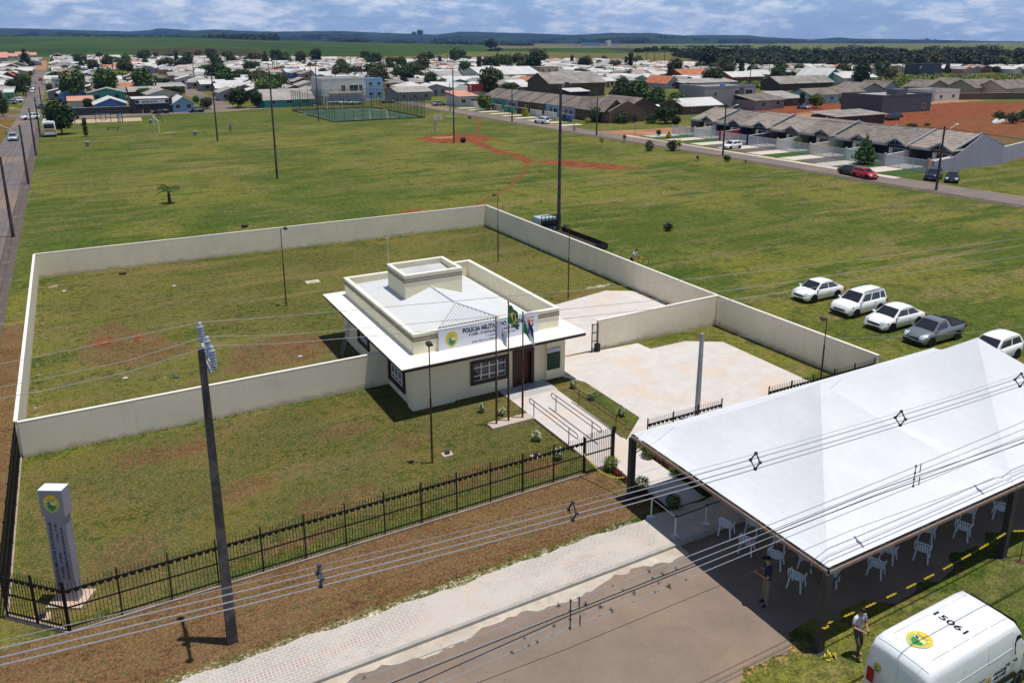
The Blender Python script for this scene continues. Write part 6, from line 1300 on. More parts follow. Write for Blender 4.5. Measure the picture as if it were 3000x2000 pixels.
cars=[((30.5,323.5),CSB,'hatch',-90,'silver blue car coming down the left road','car',1.0),((70,275.5),CW,'suv',200,'white car with a light stripe turning at the left junction','car',1),((94.5,250),mat('teal_car_paint',(.05,.13,.16),.3),'hatch',100,'teal car half hidden behind the left road street pole','car',1),((24,240.5),CS,'hatch',170,'grey car parked before the green house at the left edge','car',1),((38,236),CW,'suv',175,'white car parked beside the grey one at the left edge','car',1),((370,261.5),CBk,'pickup',180,'black pickup parked in front of the black shop','pickup',1),((452.5,259),CBk,'hatch',180,'black car parked right of the black shop','car',1),((795,241),CSB,'sedan',0,'left one of two silver cars in front of the white two-storey building','car',1),((817,241),CSB,'sedan',0,'right one of two silver cars in front of the white two-storey building','car',1),((894,237.5),mat('grey_green_car_paint',(.14,.18,.19),.3),'sedan',150,'grey-green car at the corner behind the pitch','car',1),((1010,243.5),CS,'sedan',8,'silver sedan on the forecourt before the bend of the road','car',1),((1249,284.5),CW,'suv',100,'white off-road car with a rear spare wheel parked by the row houses','car',1),((1996,410.5),CR,'hatch',-98,'bright red hatchback parked on the right road','car',1),((1966,404),CBk,'sedan',-100,'black car parked just behind the red hatchback','car',1),((2155,414),CBl,'suv',-158,'dark blue off-road car on the grass at the right end of the road','car',1),((2199,419),CBk,'hatch',-150,'black hatchback on the grass right of the dark off-road car','car',1),((2055,277),CBk,'sedan',0,'black sedan on the red earth beside the wooden shed','car',1),((2064,271),CBl,'sedan',5,'dark blue car behind the black sedan on the red earth','car',1),((1851,251),CSB,'hatch',-90,'silver car parked facing out beside a round tree on the upper street','car',1),((1772,191.5),mat('sky_blue_car_paint',(.22,.36,.5),.3),'hatch',90,'light blue car beside the brick house, far right','car',1),((1688,343),CW,'hatch',-175,'white car under the roof of the third glass fenced house','car',1),((73,214),CW,'suv',95,'white car parked in the shade of trees up the left road','car',1),((76,207),CSB,'sedan',95,'silver car parked farther up in the shade on the left road','car',1),((93,186),CR,'hatch',90,'small red car driving up the left road','car',1)]
for (a,b),m,k,rz,lab,cat,s in cars:
    p=at(a,b); L=dict(sedan=4.3,hatch=3.9,suv=4.2,pickup=4.4)[k]; o=car('pickup_truck' if k=='pickup' else 'parked_car',lab,m,(p.x,p.y+ .8,0),R(rz),L,1.7,1.62 if k=='suv' else 1.47,k,cat=cat)
o=bpy.data.objects
# flatbed truck hidden by the wall
t=thing('flatbed_truck','old flatbed truck with a barred rack, parked behind the right yard wall','truck',(39.6,61.5,0))
TC=mat('faded_blue_cab',(.36,.44,.47),.5,.08,2); mb=MB(); mb.hexa([(-.95,3.0,.6),(.95,3.0,.6),(.95,5.2,.6),(-.95,5.2,.6)],[(-.88,3.1,2.3),(.88,3.1,2.3),(.88,4.6,2.3),(-.88,4.6,2.3)]); mb.build('cab',TC,t)
mb=MB(); mb.box(-.9,.9,2.97,3.03,1.5,2.1); mb.build('rear_window',GLASS,t)
mb=MB(); [mb.box(x,x+.05,2.6,2.66,1.0,2.7) for x in np.linspace(-1.1,1.05,6)]; [mb.box(-1.1,1.1,2.59,2.67,z,z+.06) for z in (1.1,1.5,1.9,2.3,2.64)]; mb.build('headboard_rack',BLACKI,t)
DW=mat('dark_old_wood',(.04,.03,.025),.9,.3,3); mb=MB(); mb.box(-1.15,1.15,-5.2,2.5,.95,1.05); mb.build('bed',DW,t)
for s in (-1,1): mb=MB(); mb.box(s*1.15-.03,s*1.15+.03,-5.2,2.5,1.05,1.5); mb.build('side_board',DW,t)
mb=MB(); mb.box(-1.15,1.15,-5.22,-5.17,1.05,1.5); mb.build('tail_board',DW,t)
for s in (-1,1):
    for y in (-3.4,3.9): wheel(t,s*.95,y,.48,.26); bpy.data.objects[-1]
for w_ in [q for q in t.children if q.name.startswith('wheel')]: w_.rotation_euler=(0,0,R(90))
# bicycle and the man bending beyond the wall
def bicycle(label,loc,rz,m,parent_s=1):
    o=thing('bicycle',label,'bicycle',loc,rz)
    for x in (-.5,.52):
        q=MB(); q.tube([(.33*math.cos(t),0,.33*math.sin(t)) for t in np.linspace(0,2*math.pi,20)],.02,5); w=q.build('wheel',TYRE,o,loc=(x,0,.34)); q=MB(); [q.tube([(0,0,0),(.32*math.cos(t),0,.32*math.sin(t))],.004,3) for t in np.linspace(0,6.2,10)]; q.build('spokes',RIM,w)
    q=MB(); [q.tube(s,.02,5) for s in ([(-.5,0,.34),(-.05,0,.3)],[(-.05,0,.3),(-.18,0,.8)],[(-.18,0,.75),(.38,0,.8)],[(-.05,0,.3),(.38,0,.72)],[(.52,0,.34),(.36,0,.92)],[(-.5,0,.34),(-.18,0,.75)])]; q.build('frame',m,o)
    q=MB(); q.tube([(.38,-.28,.98),(.36,0,.95),(.38,.28,.98)],.016,5); q.build('handlebar',BLACKI,o); q=MB(); q.box(-.3,-.06,-.07,.07,.82,.87); q.build('saddle',BLACKI,o); return o
p=at(1468,612,0); bicycle('bicycle with a yellow frame leaning beyond the right yard wall',(p.x+.1,p.y,0),R(-10),YEL)
std=dict(leg_l=((-.1,.03,.5),(-.11,0,.08)),leg_r=((.1,.12,.5),(.12,.02,.08)),arm_l=((-.26,.02,1.15),(-.24,.12,.9)),arm_r=((.26,.02,1.15),(.24,.12,.9)),lean=.03)
p=at(1449,612); person('man in a pale shirt bending over beside the yellow bicycle, behind the wall',(p.x,p.y,0),R(200),dict(leg_l=((-.1,.12,.45),(-.11,0,.08)),leg_r=((.1,.12,.45),(.12,.0,.08)),arm_l=((-.2,.5,.95),(-.12,.6,.7)),arm_r=((.2,.5,.95),(.12,.6,.7)),lean=.34,head=.16,sit=.12),mat('pale_blue_shirt',(.45,.5,.58),.8),INK,BK_)
walk=dict(leg_l=((-.1,.2,.52),(-.11,.22,.1)),leg_r=((.1,.02,.5),(.11,-.28,.16)),arm_l=((-.26,-.1,1.15),(-.25,-.1,.9)),arm_r=((.26,.12,1.15),(.25,.3,.95)),lean=.04)
p=at(529,304); person('person in a blue shirt and dark trousers walking across the field',(p.x,p.y,0),R(200),walk,mat('bright_blue_shirt',(.08,.17,.45),.8),INK,BK_,scale=1.05)
p=at(13,316); p=at(16,315); person('person in a pale top standing at the edge of the left road',(p.x,p.y,0),R(150),std,mat('pale_top',(.5,.45,.45),.8),TR1,BK_)
for a,b,lab,m in ((60.5,226,'person in dark clothes walking below the trees on the left road',INK),(96.5,196.5,'person walking up the left road beside the poles',mat('brick_red_shirt',(.3,.08,.06),.8)),(82,196,'person standing in the left road before the small red car',INK),(80,209,'person in red by the shaded parked cars',mat('brick_red_shirt',(.3,.08,.06),.8))):
    p=at(a,b); person(lab,(p.x,p.y,0),R(rnd.uniform(0,360)),walk,m,INK,BK_)
p=at(1319,302); by=bicycle('bicycle ridden along the road before the brown gabled houses',(p.x,p.y,0),R(-95),RUST)
person('cyclist in a white top riding along the right road',(p.x+.02,p.y+.2,0),R(175),dict(leg_l=((-.1,.32,.72),(-.1,.16,.36)),leg_r=((.1,.34,.62),(.1,.16,.22)),arm_l=((-.24,.24,1.2),(-.2,.46,1.02)),arm_r=((.24,.24,1.2),(.2,.46,1.02)),lean=.12,head=.06),WHITE,TR2,BK_)
p=at(1458,312); o=thing('road_sign','small round road sign on a post at the side street corner','sign',p); mb=MB(); mb.tube([(0,0,0),(0,0,2.4)],.04,5); mb.build('post',POLEC,o); mb=MB(); mb.lathe([(.3,-.02),(.3,.02)],(-.05,-.06,2.3),14,axis='x'); mb.build('disc',mat('sign_disc',(.5,.5,.52),.5),o)
# small debris in the near yard
SBX=mat('white_litter',(.6,.6,.58),.8)
for i,(a,b,lab) in enumerate(((147,670,'white scrap of paper near the far left corner of the yard'),(400,650+8,'pale stone in the yard left of the back lamp post'),(1388,760,'x'),(690,820,'pale scrap on the chalky patch in the yard'),(288,870,'pale lump on the yard grass near the front wall'),(405,866,'blue scrap of plastic on the yard grass'),(368,1084,'blue plastic scrap on the yard grass, lower one'))):
    if lab=='x' or b>1000: continue
    blob('litter',lab,'litter',at(a,b),(.16,.1,.1),SBX if 'blue' not in lab else DB,i)
# ================================================================ HOUSES
RFW=mat('white_sheet_roof',(.58,.57,.56),.7,.10,.4,c2=(.40,.38,.36),mscale=.2,th=(.45,.7),stripe=(0,.9,.93,1)); RFG=mat('grey_fibre_roof',(.33,.31,.29),.85,.12,.4,c2=(.22,.205,.19),mscale=.25,th=(.45,.7)); RFD=mat('weathered_grey_roof',(.20,.18,.165),.9,.15,.5,c2=(.29,.27,.25),mscale=.3)
RFO=mat('orange_tile_roof',(.45,.15,.07),.85,.15,.6,c2=(.30,.12,.07),mscale=.5); RFS=mat('salmon_roof',(.52,.25,.18),.8,.08,.5); RFB=mat('brown_tile_roof',(.215,.175,.145),.9,.14,.8,c2=(.13,.115,.105),mscale=.35,th=(.45,.6),stripe=(0,.33,.78,1)); RFL=mat('pale_blue_roof',(.45,.55,.62),.6,.05,.5); RFM=mat('maroon_roof',(.12,.045,.05),.8,.1)
TILE=mat('grey_brown_roof_tiles',(.33,.275,.235),.9,.2,2.2,c2=(.20,.17,.15),mscale=.9,th=(.47,.66),stripe=(1,.8,.62,.6)); TILE2=mat('darker_grey_roof_tiles',(.24,.205,.18),.9,.2,2.2,c2=(.15,.13,.115),mscale=.9,th=(.45,.64),stripe=(1,.8,.62,.6))
WALLS={k:mat('house_wall_'+k,c,.9,.07,.6) for k,c in dict(white=(.60,.59,.56),grey=(.28,.28,.29),cream=(.50,.43,.32),beige=(.36,.29,.22),blue=(.10,.22,.55),sky=(.24,.42,.60),teal=(.06,.32,.30),mint=(.36,.55,.45),brick=(.24,.10,.06),wood=(.075,.055,.045),dark=(.035,.037,.045),slate=(.085,.095,.115),lilac=(.38,.36,.45),red=(.28,.02,.03),green=(.09,.40,.16),brown=(.13,.085,.06),navy=(.02,.03,.09),pink=(.5,.3,.27),aqua=(.32,.58,.62),orange=(.55,.25,.08)).items()}
FRM=mat('white_window_frame',(.6,.6,.6),.6,.05); FASC=mat('grey_fascia_board',(.33,.35,.38),.7,.08)
def gable(mb,w,d,h,rise,ridge):      # walls with gable tops; ridge along 'x' or 'y'
    mb.box(-w/2,w/2,0,d,-.1,h)
    if ridge=='y':
        for y,f in ((0,1),(d,-1)):
            p=[(-w/2,y,h),(w/2,y,h),(0,y,h+rise)]; mb.poly(p if f>0 else p[::-1])
    elif ridge=='x':
        for x,f in ((-w/2,-1),(w/2,1)):
            p=[(x,0,h),(x,d,h),(x,d/2,h+rise)]; mb.poly(p if f>0 else p[::-1])
def roofmesh(mb,w,d,h,rise,ridge,ov=.55,th=.1):
    def slab(P):
        mb.hexa([(x,y,z) for x,y,z in P],[(x,y,z+th) for x,y,z in P])
    k=ov
    if ridge=='y':
        s=rise/(w/2)*k
        slab([(-w/2-k,-k,h-s),(0,-k,h+rise),(0,d+k,h+rise),(-w/2-k,d+k,h-s)]); slab([(0,-k,h+rise),(w/2+k,-k,h-s),(w/2+k,d+k,h-s),(0,d+k,h+rise)])
    elif ridge=='x':
        s=rise/(d/2)*k
        slab([(-w/2-k,-k,h-s),(w/2+k,-k,h-s),(w/2+k,d/2,h+rise),(-w/2-k,d/2,h+rise)]); slab([(-w/2-k,d/2,h+rise),(w/2+k,d/2,h+rise),(w/2+k,d+k,h-s),(-w/2-k,d+k,h-s)])
    elif ridge=='hip':
        s=k*.25; a=min(w,d)/2
        A=[(-w/2-k,-k,h-s),(w/2+k,-k,h-s),(w/2+k,d+k,h-s),(-w/2-k,d+k,h-s)]
        r0,r1=((-w/2+a,d/2,h+rise),(w/2-a,d/2,h+rise)) if w>=d else ((0,a,h+rise),(0,d-a,h+rise))
        if w>=d: mb.add(A+[r0,r1],[(0,1,5,4),(1,2,5),(2,3,4,5),(3,0,4),(3,2,1,0)])
        else: mb.add(A+[r0,r1],[(0,1,4),(1,2,5,4),(2,3,5),(3,0,4,5),(3,2,1,0)])
    elif ridge=='shed': slab([(-w/2-k,-k,h+rise),(w/2+k,-k,h+rise),(w/2+k,d+k,h-.1),(-w/2-k,d+k,h-.1)])
    elif ridge=='shedf': slab([(-w/2-k,-k,h-.1),(w/2+k,-k,h-.1),(w/2+k,d+k,h+rise),(-w/2-k,d+k,h+rise)])
def win(par,x,z,w=1.1,h=1.0,y=0,m=None,fr=None,name='window',side=None,pane=True):
    mb=MB(); t=.07
    if side is None: B=lambda x0,x1,z0,z1,a,b: mb.box(x0,x1,y-b,y-a,z0,z1)
    else: B=lambda x0,x1,z0,z1,a,b: (mb.box(side[0]-b if side[1]<0 else side[0]+a,side[0]-a if side[1]<0 else side[0]+b,x0,x1,z0,z1))
    B(x-w/2-t,x+w/2+t,z-t,z,.0,.05); B(x-w/2-t,x+w/2+t,z+h,z+h+t,.0,.05); B(x-w/2-t,x-w/2,z,z+h,.0,.05); B(x+w/2,x+w/2+t,z,z+h,.0,.05); B(x-.02,x+.02,z,z+h,.01,.045)
    o=mb.build(name,fr or FRM,par); mb=MB()
    B(x-w/2,x+w/2,z,z+h,.005,.02); mb.build('pane',m or GLASS,o); return o
def door(par,x,w=.9,h=2.05,y=0,m=None): mb=MB(); mb.box(x-w/2,x+w/2,y-.04,y,0,h); return mb.build('door',m or WALLS['brown'],par)
OCC=[]
def house(label,loc,rz,w,d,h,rise,ridge,rm,wm,wins=(),doors=(),name='house',cat='house',ov=.55,group=None,sidew=(),chim=False):
    o=thing(name,label,cat,loc,rz,group); mb=MB(); gable(mb,w,d,h,rise,ridge); 
    if ridge=='shed': mb.box(-w/2,w/2,0,d,h,h+.02); mb.poly([(-w/2,0,h),(w/2,0,h),(w/2,0,h+rise),(-w/2,0,h+rise)]); mb.poly([(-w/2,0,h),(-w/2,0,h+rise),(-w/2,d,h)]); mb.poly([(w/2,0,h+rise),(w/2,0,h),(w/2,d,h)])
    mb.build('wall',WALLS[wm],o)
    if ridge=='flat':
        mb=MB(); p=.18; [mb.box(*q) for q in ((-w/2-.03,w/2+.03,-.03,p,h,h+rise),(-w/2-.03,w/2+.03,d-p,d+.03,h,h+rise),(-w/2-.03,-w/2+p,p,d-p,h,h+rise),(w/2-p,w/2+.03,p,d-p,h,h+rise))]; mb.build('parapet',WALLS[wm],o)
        mb=MB(); mb.box(-w/2+p,w/2-p,p,d-p,h+.02,h+.08); mb.build('roof',rm,o)
    else: mb=MB(); roofmesh(mb,w,d,h,rise,ridge,ov); ro=mb.build('roof',rm,o)
    for q in wins: win(o,*q)
    for q in doors: door(o,*q)
    for q in sidew: win(o,q[0],q[1],q[2],q[3],side=(q[4]*w/2,q[4]))
    c_,s_=math.cos(rz),math.sin(rz)
    P=[(loc[0]+x*c_-y*s_,loc[1]+x*s_+y*c_) for x in (-w/2,w/2) for y in (0,d)]; OCC.append((min(p[0] for p in P)-1,max(p[0] for p in P)+1,min(p[1] for p in P)-1,max(p[1] for p in P)+1)); return o
def colX(px,Y,z=0):
    a=(px*K-CX)/F; return (SN*Y+a*(CN*CP*Y-SP*(z-H)))/(CN-a*SN*CP)
def front(label,pl,pr,pb,ptop,d,rise,ridge,rm,wm,**kw):
    Y=at((pl+pr)/2,pb).y; xl,xr=colX(pl,Y),colX(pr,Y); w=xr-xl; h=kw.pop('h',None) or 2.8
    if ptop:
        q=atY((pl+pr)/2,ptop,Y); h=max(2.3,q.z-(rise if ridge in('y',) else 0))
    nw=kw.pop('nw',None); nd=kw.pop('nd',0)
    if nw is None: nw=max(2,int(w/4))
    ws=[(-w/2+w*(i+.5)/nw,1.0,min(1.3,w/nw*.4),1.0) for i in range(nw)]
    if h>4.8: ws+=[(-w/2+w*(i+.5)/nw,h-1.9,min(1.3,w/nw*.4),1.1) for i in range(nw)]
    ds=[(-w/2+w*(i+.98)/max(1,nw),) for i in range(nd)] if nd else []
    return house(label,((xl+xr)/2,Y,0),0,w,d,h,rise,ridge,rm,wm,wins=ws,doors=ds,**kw)
# ---- left part, front row on the cross street
front('dark stained concrete garden wall in front of the blue house',156,305,264,250,.3,.02,'none' if False else 'flat',RFD,'dark',nw=0,name='garden_wall',cat='wall') if False else None
Yw=at(230,264).y
w_=wall('garden_wall','long dark stained garden wall in front of the blue house',(colX(155,Yw),Yw),(colX(303,Yw),Yw),2.0,2.0,.2,WALLS['dark'])
front('bright blue house with a white gabled roof, behind the dark garden wall',221,293,259,235,12,1.5,'y',RFW,'blue',nw=1,h=3)
sh_=front('black shop with a long white sign band and dark doors',306,398,260,229,14,.3,'flat',RFW,'dark',nw=0,name='shop',cat='shop')
shw=[q for q in sh_.children if q.name.startswith('wall')][0]; bb=sh_.location; w=colX(398,bb.y)-colX(306,bb.y); hh=atY(352,229,bb.y).z
mb=MB(); mb.box(-w*.42,w*.42,-.12,-.02,hh-1.05,hh+.0); sg_=mb.build('sign_band',mat('shop_sign_white',(.55,.57,.6),.5),sh_)
fit_text('GARAGE  MOTOS',w*.38,.45,INK,sg_,frame_m((-w*.26,-.125,hh-.75),(1,0,0),(0,0,1)),bold=.04)
for s in (-1,1): mb=MB(); mb.box(s*w*.37-w*.045,s*w*.37+w*.045,-.14,-.12,hh-.85,hh-.1); mb.build('logo_plate',INK,sg_)
for x in (-w*.16,w*.25): door(sh_,x,1.6,2.5,-.01,GLASS)
for x in (-w*.24,-w*.08): mb=MB(); mb.box(x-.3,x+.3,-.05,0,0,1.0); mb.build('orange_panel',mat('orange_panel',(.5,.25,.03),.7),sh_)
front('light blue gabled house with washing hung in front, right of the black shop',398,447,257,223,11,1.7,'y',RFW,'sky',nw=2)
front('long grey sheet roof hall with teal side walls, behind the cross street',608,720,246,214+14,11,2.6,'x',RFG,'teal',name='hall',cat='hall',h=3.4,nw=3)
wh=front('white two-storey building with a flat roof and dark windows behind the pitch',742,842,240,183,12,.5,'flat',RFG,'white',nw=0,name='two_storey_building',cat='building')
w=colX(842,wh.location.y)-colX(742,wh.location.y)
for x,ww in ((-w*.02,1.2),(w*.22,2.6),(w*.38,1.0)): win(wh,x,4.0,ww,1.7,0)
mb=MB(); mb.box(-w*.35,w*.42,-1.2,0,3.2,3.5); mb.build('canopy',WALLS['beige'],wh); mb=MB(); mb.box(-w*.45,w*.5,-.1,-.01,.2,2.6); mb.build('shop_front',WALLS['lilac'],wh)
front('sky blue flat-roofed building just right of the white two-storey building',843,881,226,183,9,.4,'flat',RFG,'sky',nw=2,name='two_storey_building',cat='building')
front('low grey house with a sheet roof at the corner behind the pitch',915,991,232,211,12,1.3,'x',RFG,'grey',h=3.0,nw=3)
front('small shop with a salmon roof and pillared porch at the bend of the road',1054,1096,244,221,9,1.0,'shedf',RFS,'white',h=2.8,nw=2,name='shop',cat='shop')
rs=front('grey house with a steep roof behind the red billboard',1064,1112,232,206,10,2.4,'y',RFG,'cream',nw=1,h=4.2)
p=at(1092,240); o=thing('billboard','dark red billboard with a pale trophy shape, above the salmon roofed shop','billboard',(p.x,p.y,0)); [ (lambda m_: (m_.tube([(x,0,0),(x,0,4)],.08,5),m_.build('post',POLEC,o)))(MB()) for x in (-2,2)]; mb=MB(); mb.box(-2.6,2.6,-.06,.06,3.9,6.1); b_=mb.build('panel',mat('dark_red_panel',(.25,.012,.02),.5),o); mb=MB(); mb.lathe([(.22,0),(.06,.3),(.1,.7),(.25,1.2),(.05,1.5)],(-1.6,0,0),10); q=mb.build('pale_figure',WHT,b_); q.location=(0,-.08,4.3); q.scale=(1,.1,1)
front('large white warehouse with a shallow gabled roof, centre of the town',1106,1240,193,171,22,3.0,'x',RFW,'white',name='warehouse',cat='warehouse',nw=7,h=7.5)
front('beige warehouse with a grey sheet roof, left of the white warehouse',986,1065,192,176,14,2.2,'x',RFG,'beige',name='warehouse',cat='warehouse',nw=2,h=5)
front('long white building with a row of dark windows before the white warehouse',1030,1112,200,186,12,1.6,'x',RFW,'white',nw=7,h=4.0)
front('brown three-storey apartment block with dark balconies, beside the white warehouse',1240,1283,184,155,12,.3,'flat',RFG,'beige',nw=3,name='apartment_block',cat='building')
front('large grey-roofed two-storey house with brick and bare render walls',1262,1388,222,190,15,3.2,'x',RFD,'brown',h=6.3,nw=3)
front('low dark shed with a white sheet roof beside the large brown house',1310,1352,226,214,6,.7,'shedf',RFW,'dark',h=2.6,nw=0,name='shed',cat='shed')
front('mint green cottage with a pale roof, among the big trees',1492,1526,198,180,9,1.0,'x',RFW,'mint',nw=2)
front('house with a bright orange tiled roof and pale walls, right of the mint cottage',1531,1560,204,186,14,2.6,'y',RFO,'lilac',nw=1,h=4.6)
front('orange roofed brick house at the edge of the big trees',1568,1632,190,172,12,2.4,'x',RFO,'brick',h=3,nw=3)
front('long low shed with a grey sheet roof',1568,1692,203,190,8,1.2,'shedf',RFG,'wood',h=2.8,nw=0,name='shed',cat='shed')
mo=front('grey modern two-storey house with a blue water tank on its flat roof',1617,1733,250,201,11,.5,'flat',RFG,'grey',nw=0,name='house')
w=colX(1733,mo.location.y)-colX(1617,mo.location.y)
win(mo,-w*.30,3.6,.8,1.3); win(mo,w*.12,2.2,1.5,3.0); win(mo,w*.36,3.2,2.6,2.0); mb=MB(); mb.box(w*.17,w*.25,-.2,0,0,5.8); mb.build('grey_fin',WALLS['slate'],mo); mb=MB(); mb.lathe([(.7,5.9),(.8,6.5),(.65,6.75),(.1,6.85)],(w*.02,4,0),14); mb.build('water_tank',mat('blue_tank',(.01,.10,.45),.5),mo); mb=MB(); mb.box(w*.26,w*.5,-1.0,0,2.6,3.0); mb.build('balcony',WALLS['white'],mo)
front('small house with a white sheet roof below the grey modern house',1570,1655,262,244,9,1.6,'x',RFW,'brown',h=2.7,nw=2)
front('red brick house with a white sheet roof, far right',1681,1752,192,176,10,2.0,'x',RFW,'brick',h=2.8,nw=3)
front('grey roofed open wooden shed on posts',1790,1912,207,190,10,2.4,'x',RFD,'wood',h=3.4,nw=0,name='open_shed',cat='shed')
front('grey semi-detached house with white framed windows, left half',1733,1772,253,231,8,1.3,'shedf',RFB,'grey',h=2.8,nw=1)
front('grey semi-detached house with white framed windows, right half',1772,1800,249,229,8,1.3,'shedf',RFB,'grey',h=2.8,nw=1)
front('house with a patched pale roof behind the round street tree',1803,1846,243,227,9,1.4,'shedf',RFG,'brown',h=2.8,nw=1)
front('aqua blue house with a tiled gable on the upper street',1862,1925,238,217,9,1.6,'x',RFB,'aqua',h=2.9,nw=2)
front('white and pink house with tiled roof on the upper street',1928,1985,232,212,9,1.6,'x',RFB,'pink',h=2.9,nw=2)
front('big white roofed hall with a teal gable wall',1892,1935,197,158,16,4.0,'y',RFW,'teal',h=4.6,nw=1,name='hall',cat='hall')
front('long white roofed house beside the teal gabled hall',1935,2012,197,178,12,2.2,'x',RFW,'white',h=3.6,nw=4)
front('grey gabled house with a lean-to at the head of the upper street',1973,2030,222,193,11,2.3,'y',RFB,'grey',h=3.4,nw=2)
front('grey gabled house half behind its neighbour at the head of the upper street',2028,2062,216,190,11,2.2,'y',RFB,'lilac',h=3.4,nw=1)
dm=front('dark slate grey modern flat-roofed house beside the red earth lot',2024,2136,259,221,13,.5,'flat',RFG,'slate',nw=0)
w=colX(2136,dm.location.y)-colX(2024,dm.location.y); win(dm,w*.35,1.0,1.1,1.2); mb=MB(); mb.box(-w*.05,w*.18,3,6,4.4,6.0); mb.build('tank_room',WALLS['slate'],dm)
front('white flat-roofed house with a black fascia, behind the slate grey house',2146,2202,232,212,10,.8,'flat',RFG,'white',nw=2)
front('long beige tiled roof house behind the white flat-roofed one',2125,2178,214,196,9,2.3,'y',RFB,'beige',h=3,nw=1)
front('beige house with a lilac gable, second behind the flat-roofed one',2182,2232,208,190,9,2.3,'y',RFB,'lilac',h=3,nw=1)
front('twin tiled house with two dark windows at the right edge, left one',2236,2302,222,200,10,2.4,'x',RFB,'beige',h=3,nw=2)
front('twin tiled house with two dark windows at the right edge, right one',2306,2372,224,202,10,2.4,'x',RFB,'cream',h=3,nw=2)
wall('garden_wall','low dark brick wall behind the red earth lot',(colX(2150,165),165),(colX(2420,150),150),2.2,2.2,.2,WALLS['brown'])
front('tall narrow blue-grey house with a tilted white roof, beyond the green meadow',2113,2160,173,150,10,1.0,'shed',RFW,'slate',h=6.5,nw=2)
front('dark weathered wooden shed at the corner of the red earth lot',1918,2030,288,270,7,.5,'shedf',RFD,'wood',h=2.6,nw=0,name='shed',cat='shed')
front('grey rendered block with a white roof edge, behind the front row on the left',124,174,226,183,10,.4,'flat',RFW,'grey',nw=0,name='house')
front('salmon roofed shed behind the dark garden wall',161,214,250,240,7,.8,'shedf',RFS,'white',h=2.6,nw=0,name='shed',cat='shed')
front('dark red gabled barn at the top of the left road',118,148,140,123,12,3,'y',RFW,'red',nw=0,name='barn',cat='barn')
front('bright green house front at the left edge, beside parked cars',14,30,234,212,9,.5,'shedf',RFW,'green',h=3.5,nw=1)
front('orange house behind trees at the left edge',-12,14,206,192,9,.8,'x',RFG,'orange',h=3.4,nw=1)
for i,(a,b,c_) in enumerate(((-14,17,133),(37,66,132),(16,42,137),(-20,18,141),(70,84,134))):
    front(['salmon roofed pale house at the left edge, top row','salmon roofed pale house in the top row, left of the big dark tree','salmon roofed pale house, second row at the top left','grey house with a salmon roof, lowest of the salmon group','small salmon roofed house half behind the big dark tree'][i],a,b,c_,None,12,2.6,'x',RFS,'lilac' if i%2 else 'white',h=3.4,nw=2)
for i,(a,b,c_,rm,wm) in enumerate(((8,48,166,RFG,'brown'),(22,62,161,RFG,'grey'),(2,40,180,RFG,'beige'),(5,35,190,RFO,'brown'),(48,64,160,RFG,'grey'))):
    front(['grey roofed brown gabled house on the left side of the road, between trees','grey gabled house left of the road, behind the brown one','wide grey roofed gabled house above the big dark trees on the left','low house with an orange roof above the left trees','small grey sheet roofed house beside the road, upper left'][i],a,b,c_,None,10,1.8,'y',rm,wm,h=3,nw=1)
# ---- factory far behind the fields
for i,(a,b,y0,y1,wm) in enumerate(((1338,1378,108.2,99.6,'sky'),(1378,1424,108.4,102.4,'white'),(1306,1330,104.5,102.6,'white'),(1446,1458,107.5,105.2,'white'))):
    Dp=2450; P0,P1=az(a,Dp),az(b,Dp); zt=H+(92.6-y1)/1829*Dp; zb=H+(92.6-y0)/1829*Dp; w=(P1-P0).length
    house(['large white and blue factory hall on the skyline','long low white factory wing on the skyline, right of the hall','small white shed left of the factory','small white shed right of the factory'][i],((P0.x+P1.x)/2,(P0.y+P1.y)/2,zb-3),-YAW,w,60,zt-zb+3,2,'flat',RFW,wm,name='factory_building',cat='factory')
mb=MB(); Dp=2440; P0=az(1400,Dp); mb.box(-6,6,0,12,0,22); tag(mb.build('factory_tower',[WALLS['white']],loc=(P0.x,P0.y,H+(92.6-108.4)/1829*Dp-2)),'square white tower rising from the far factory','tower')
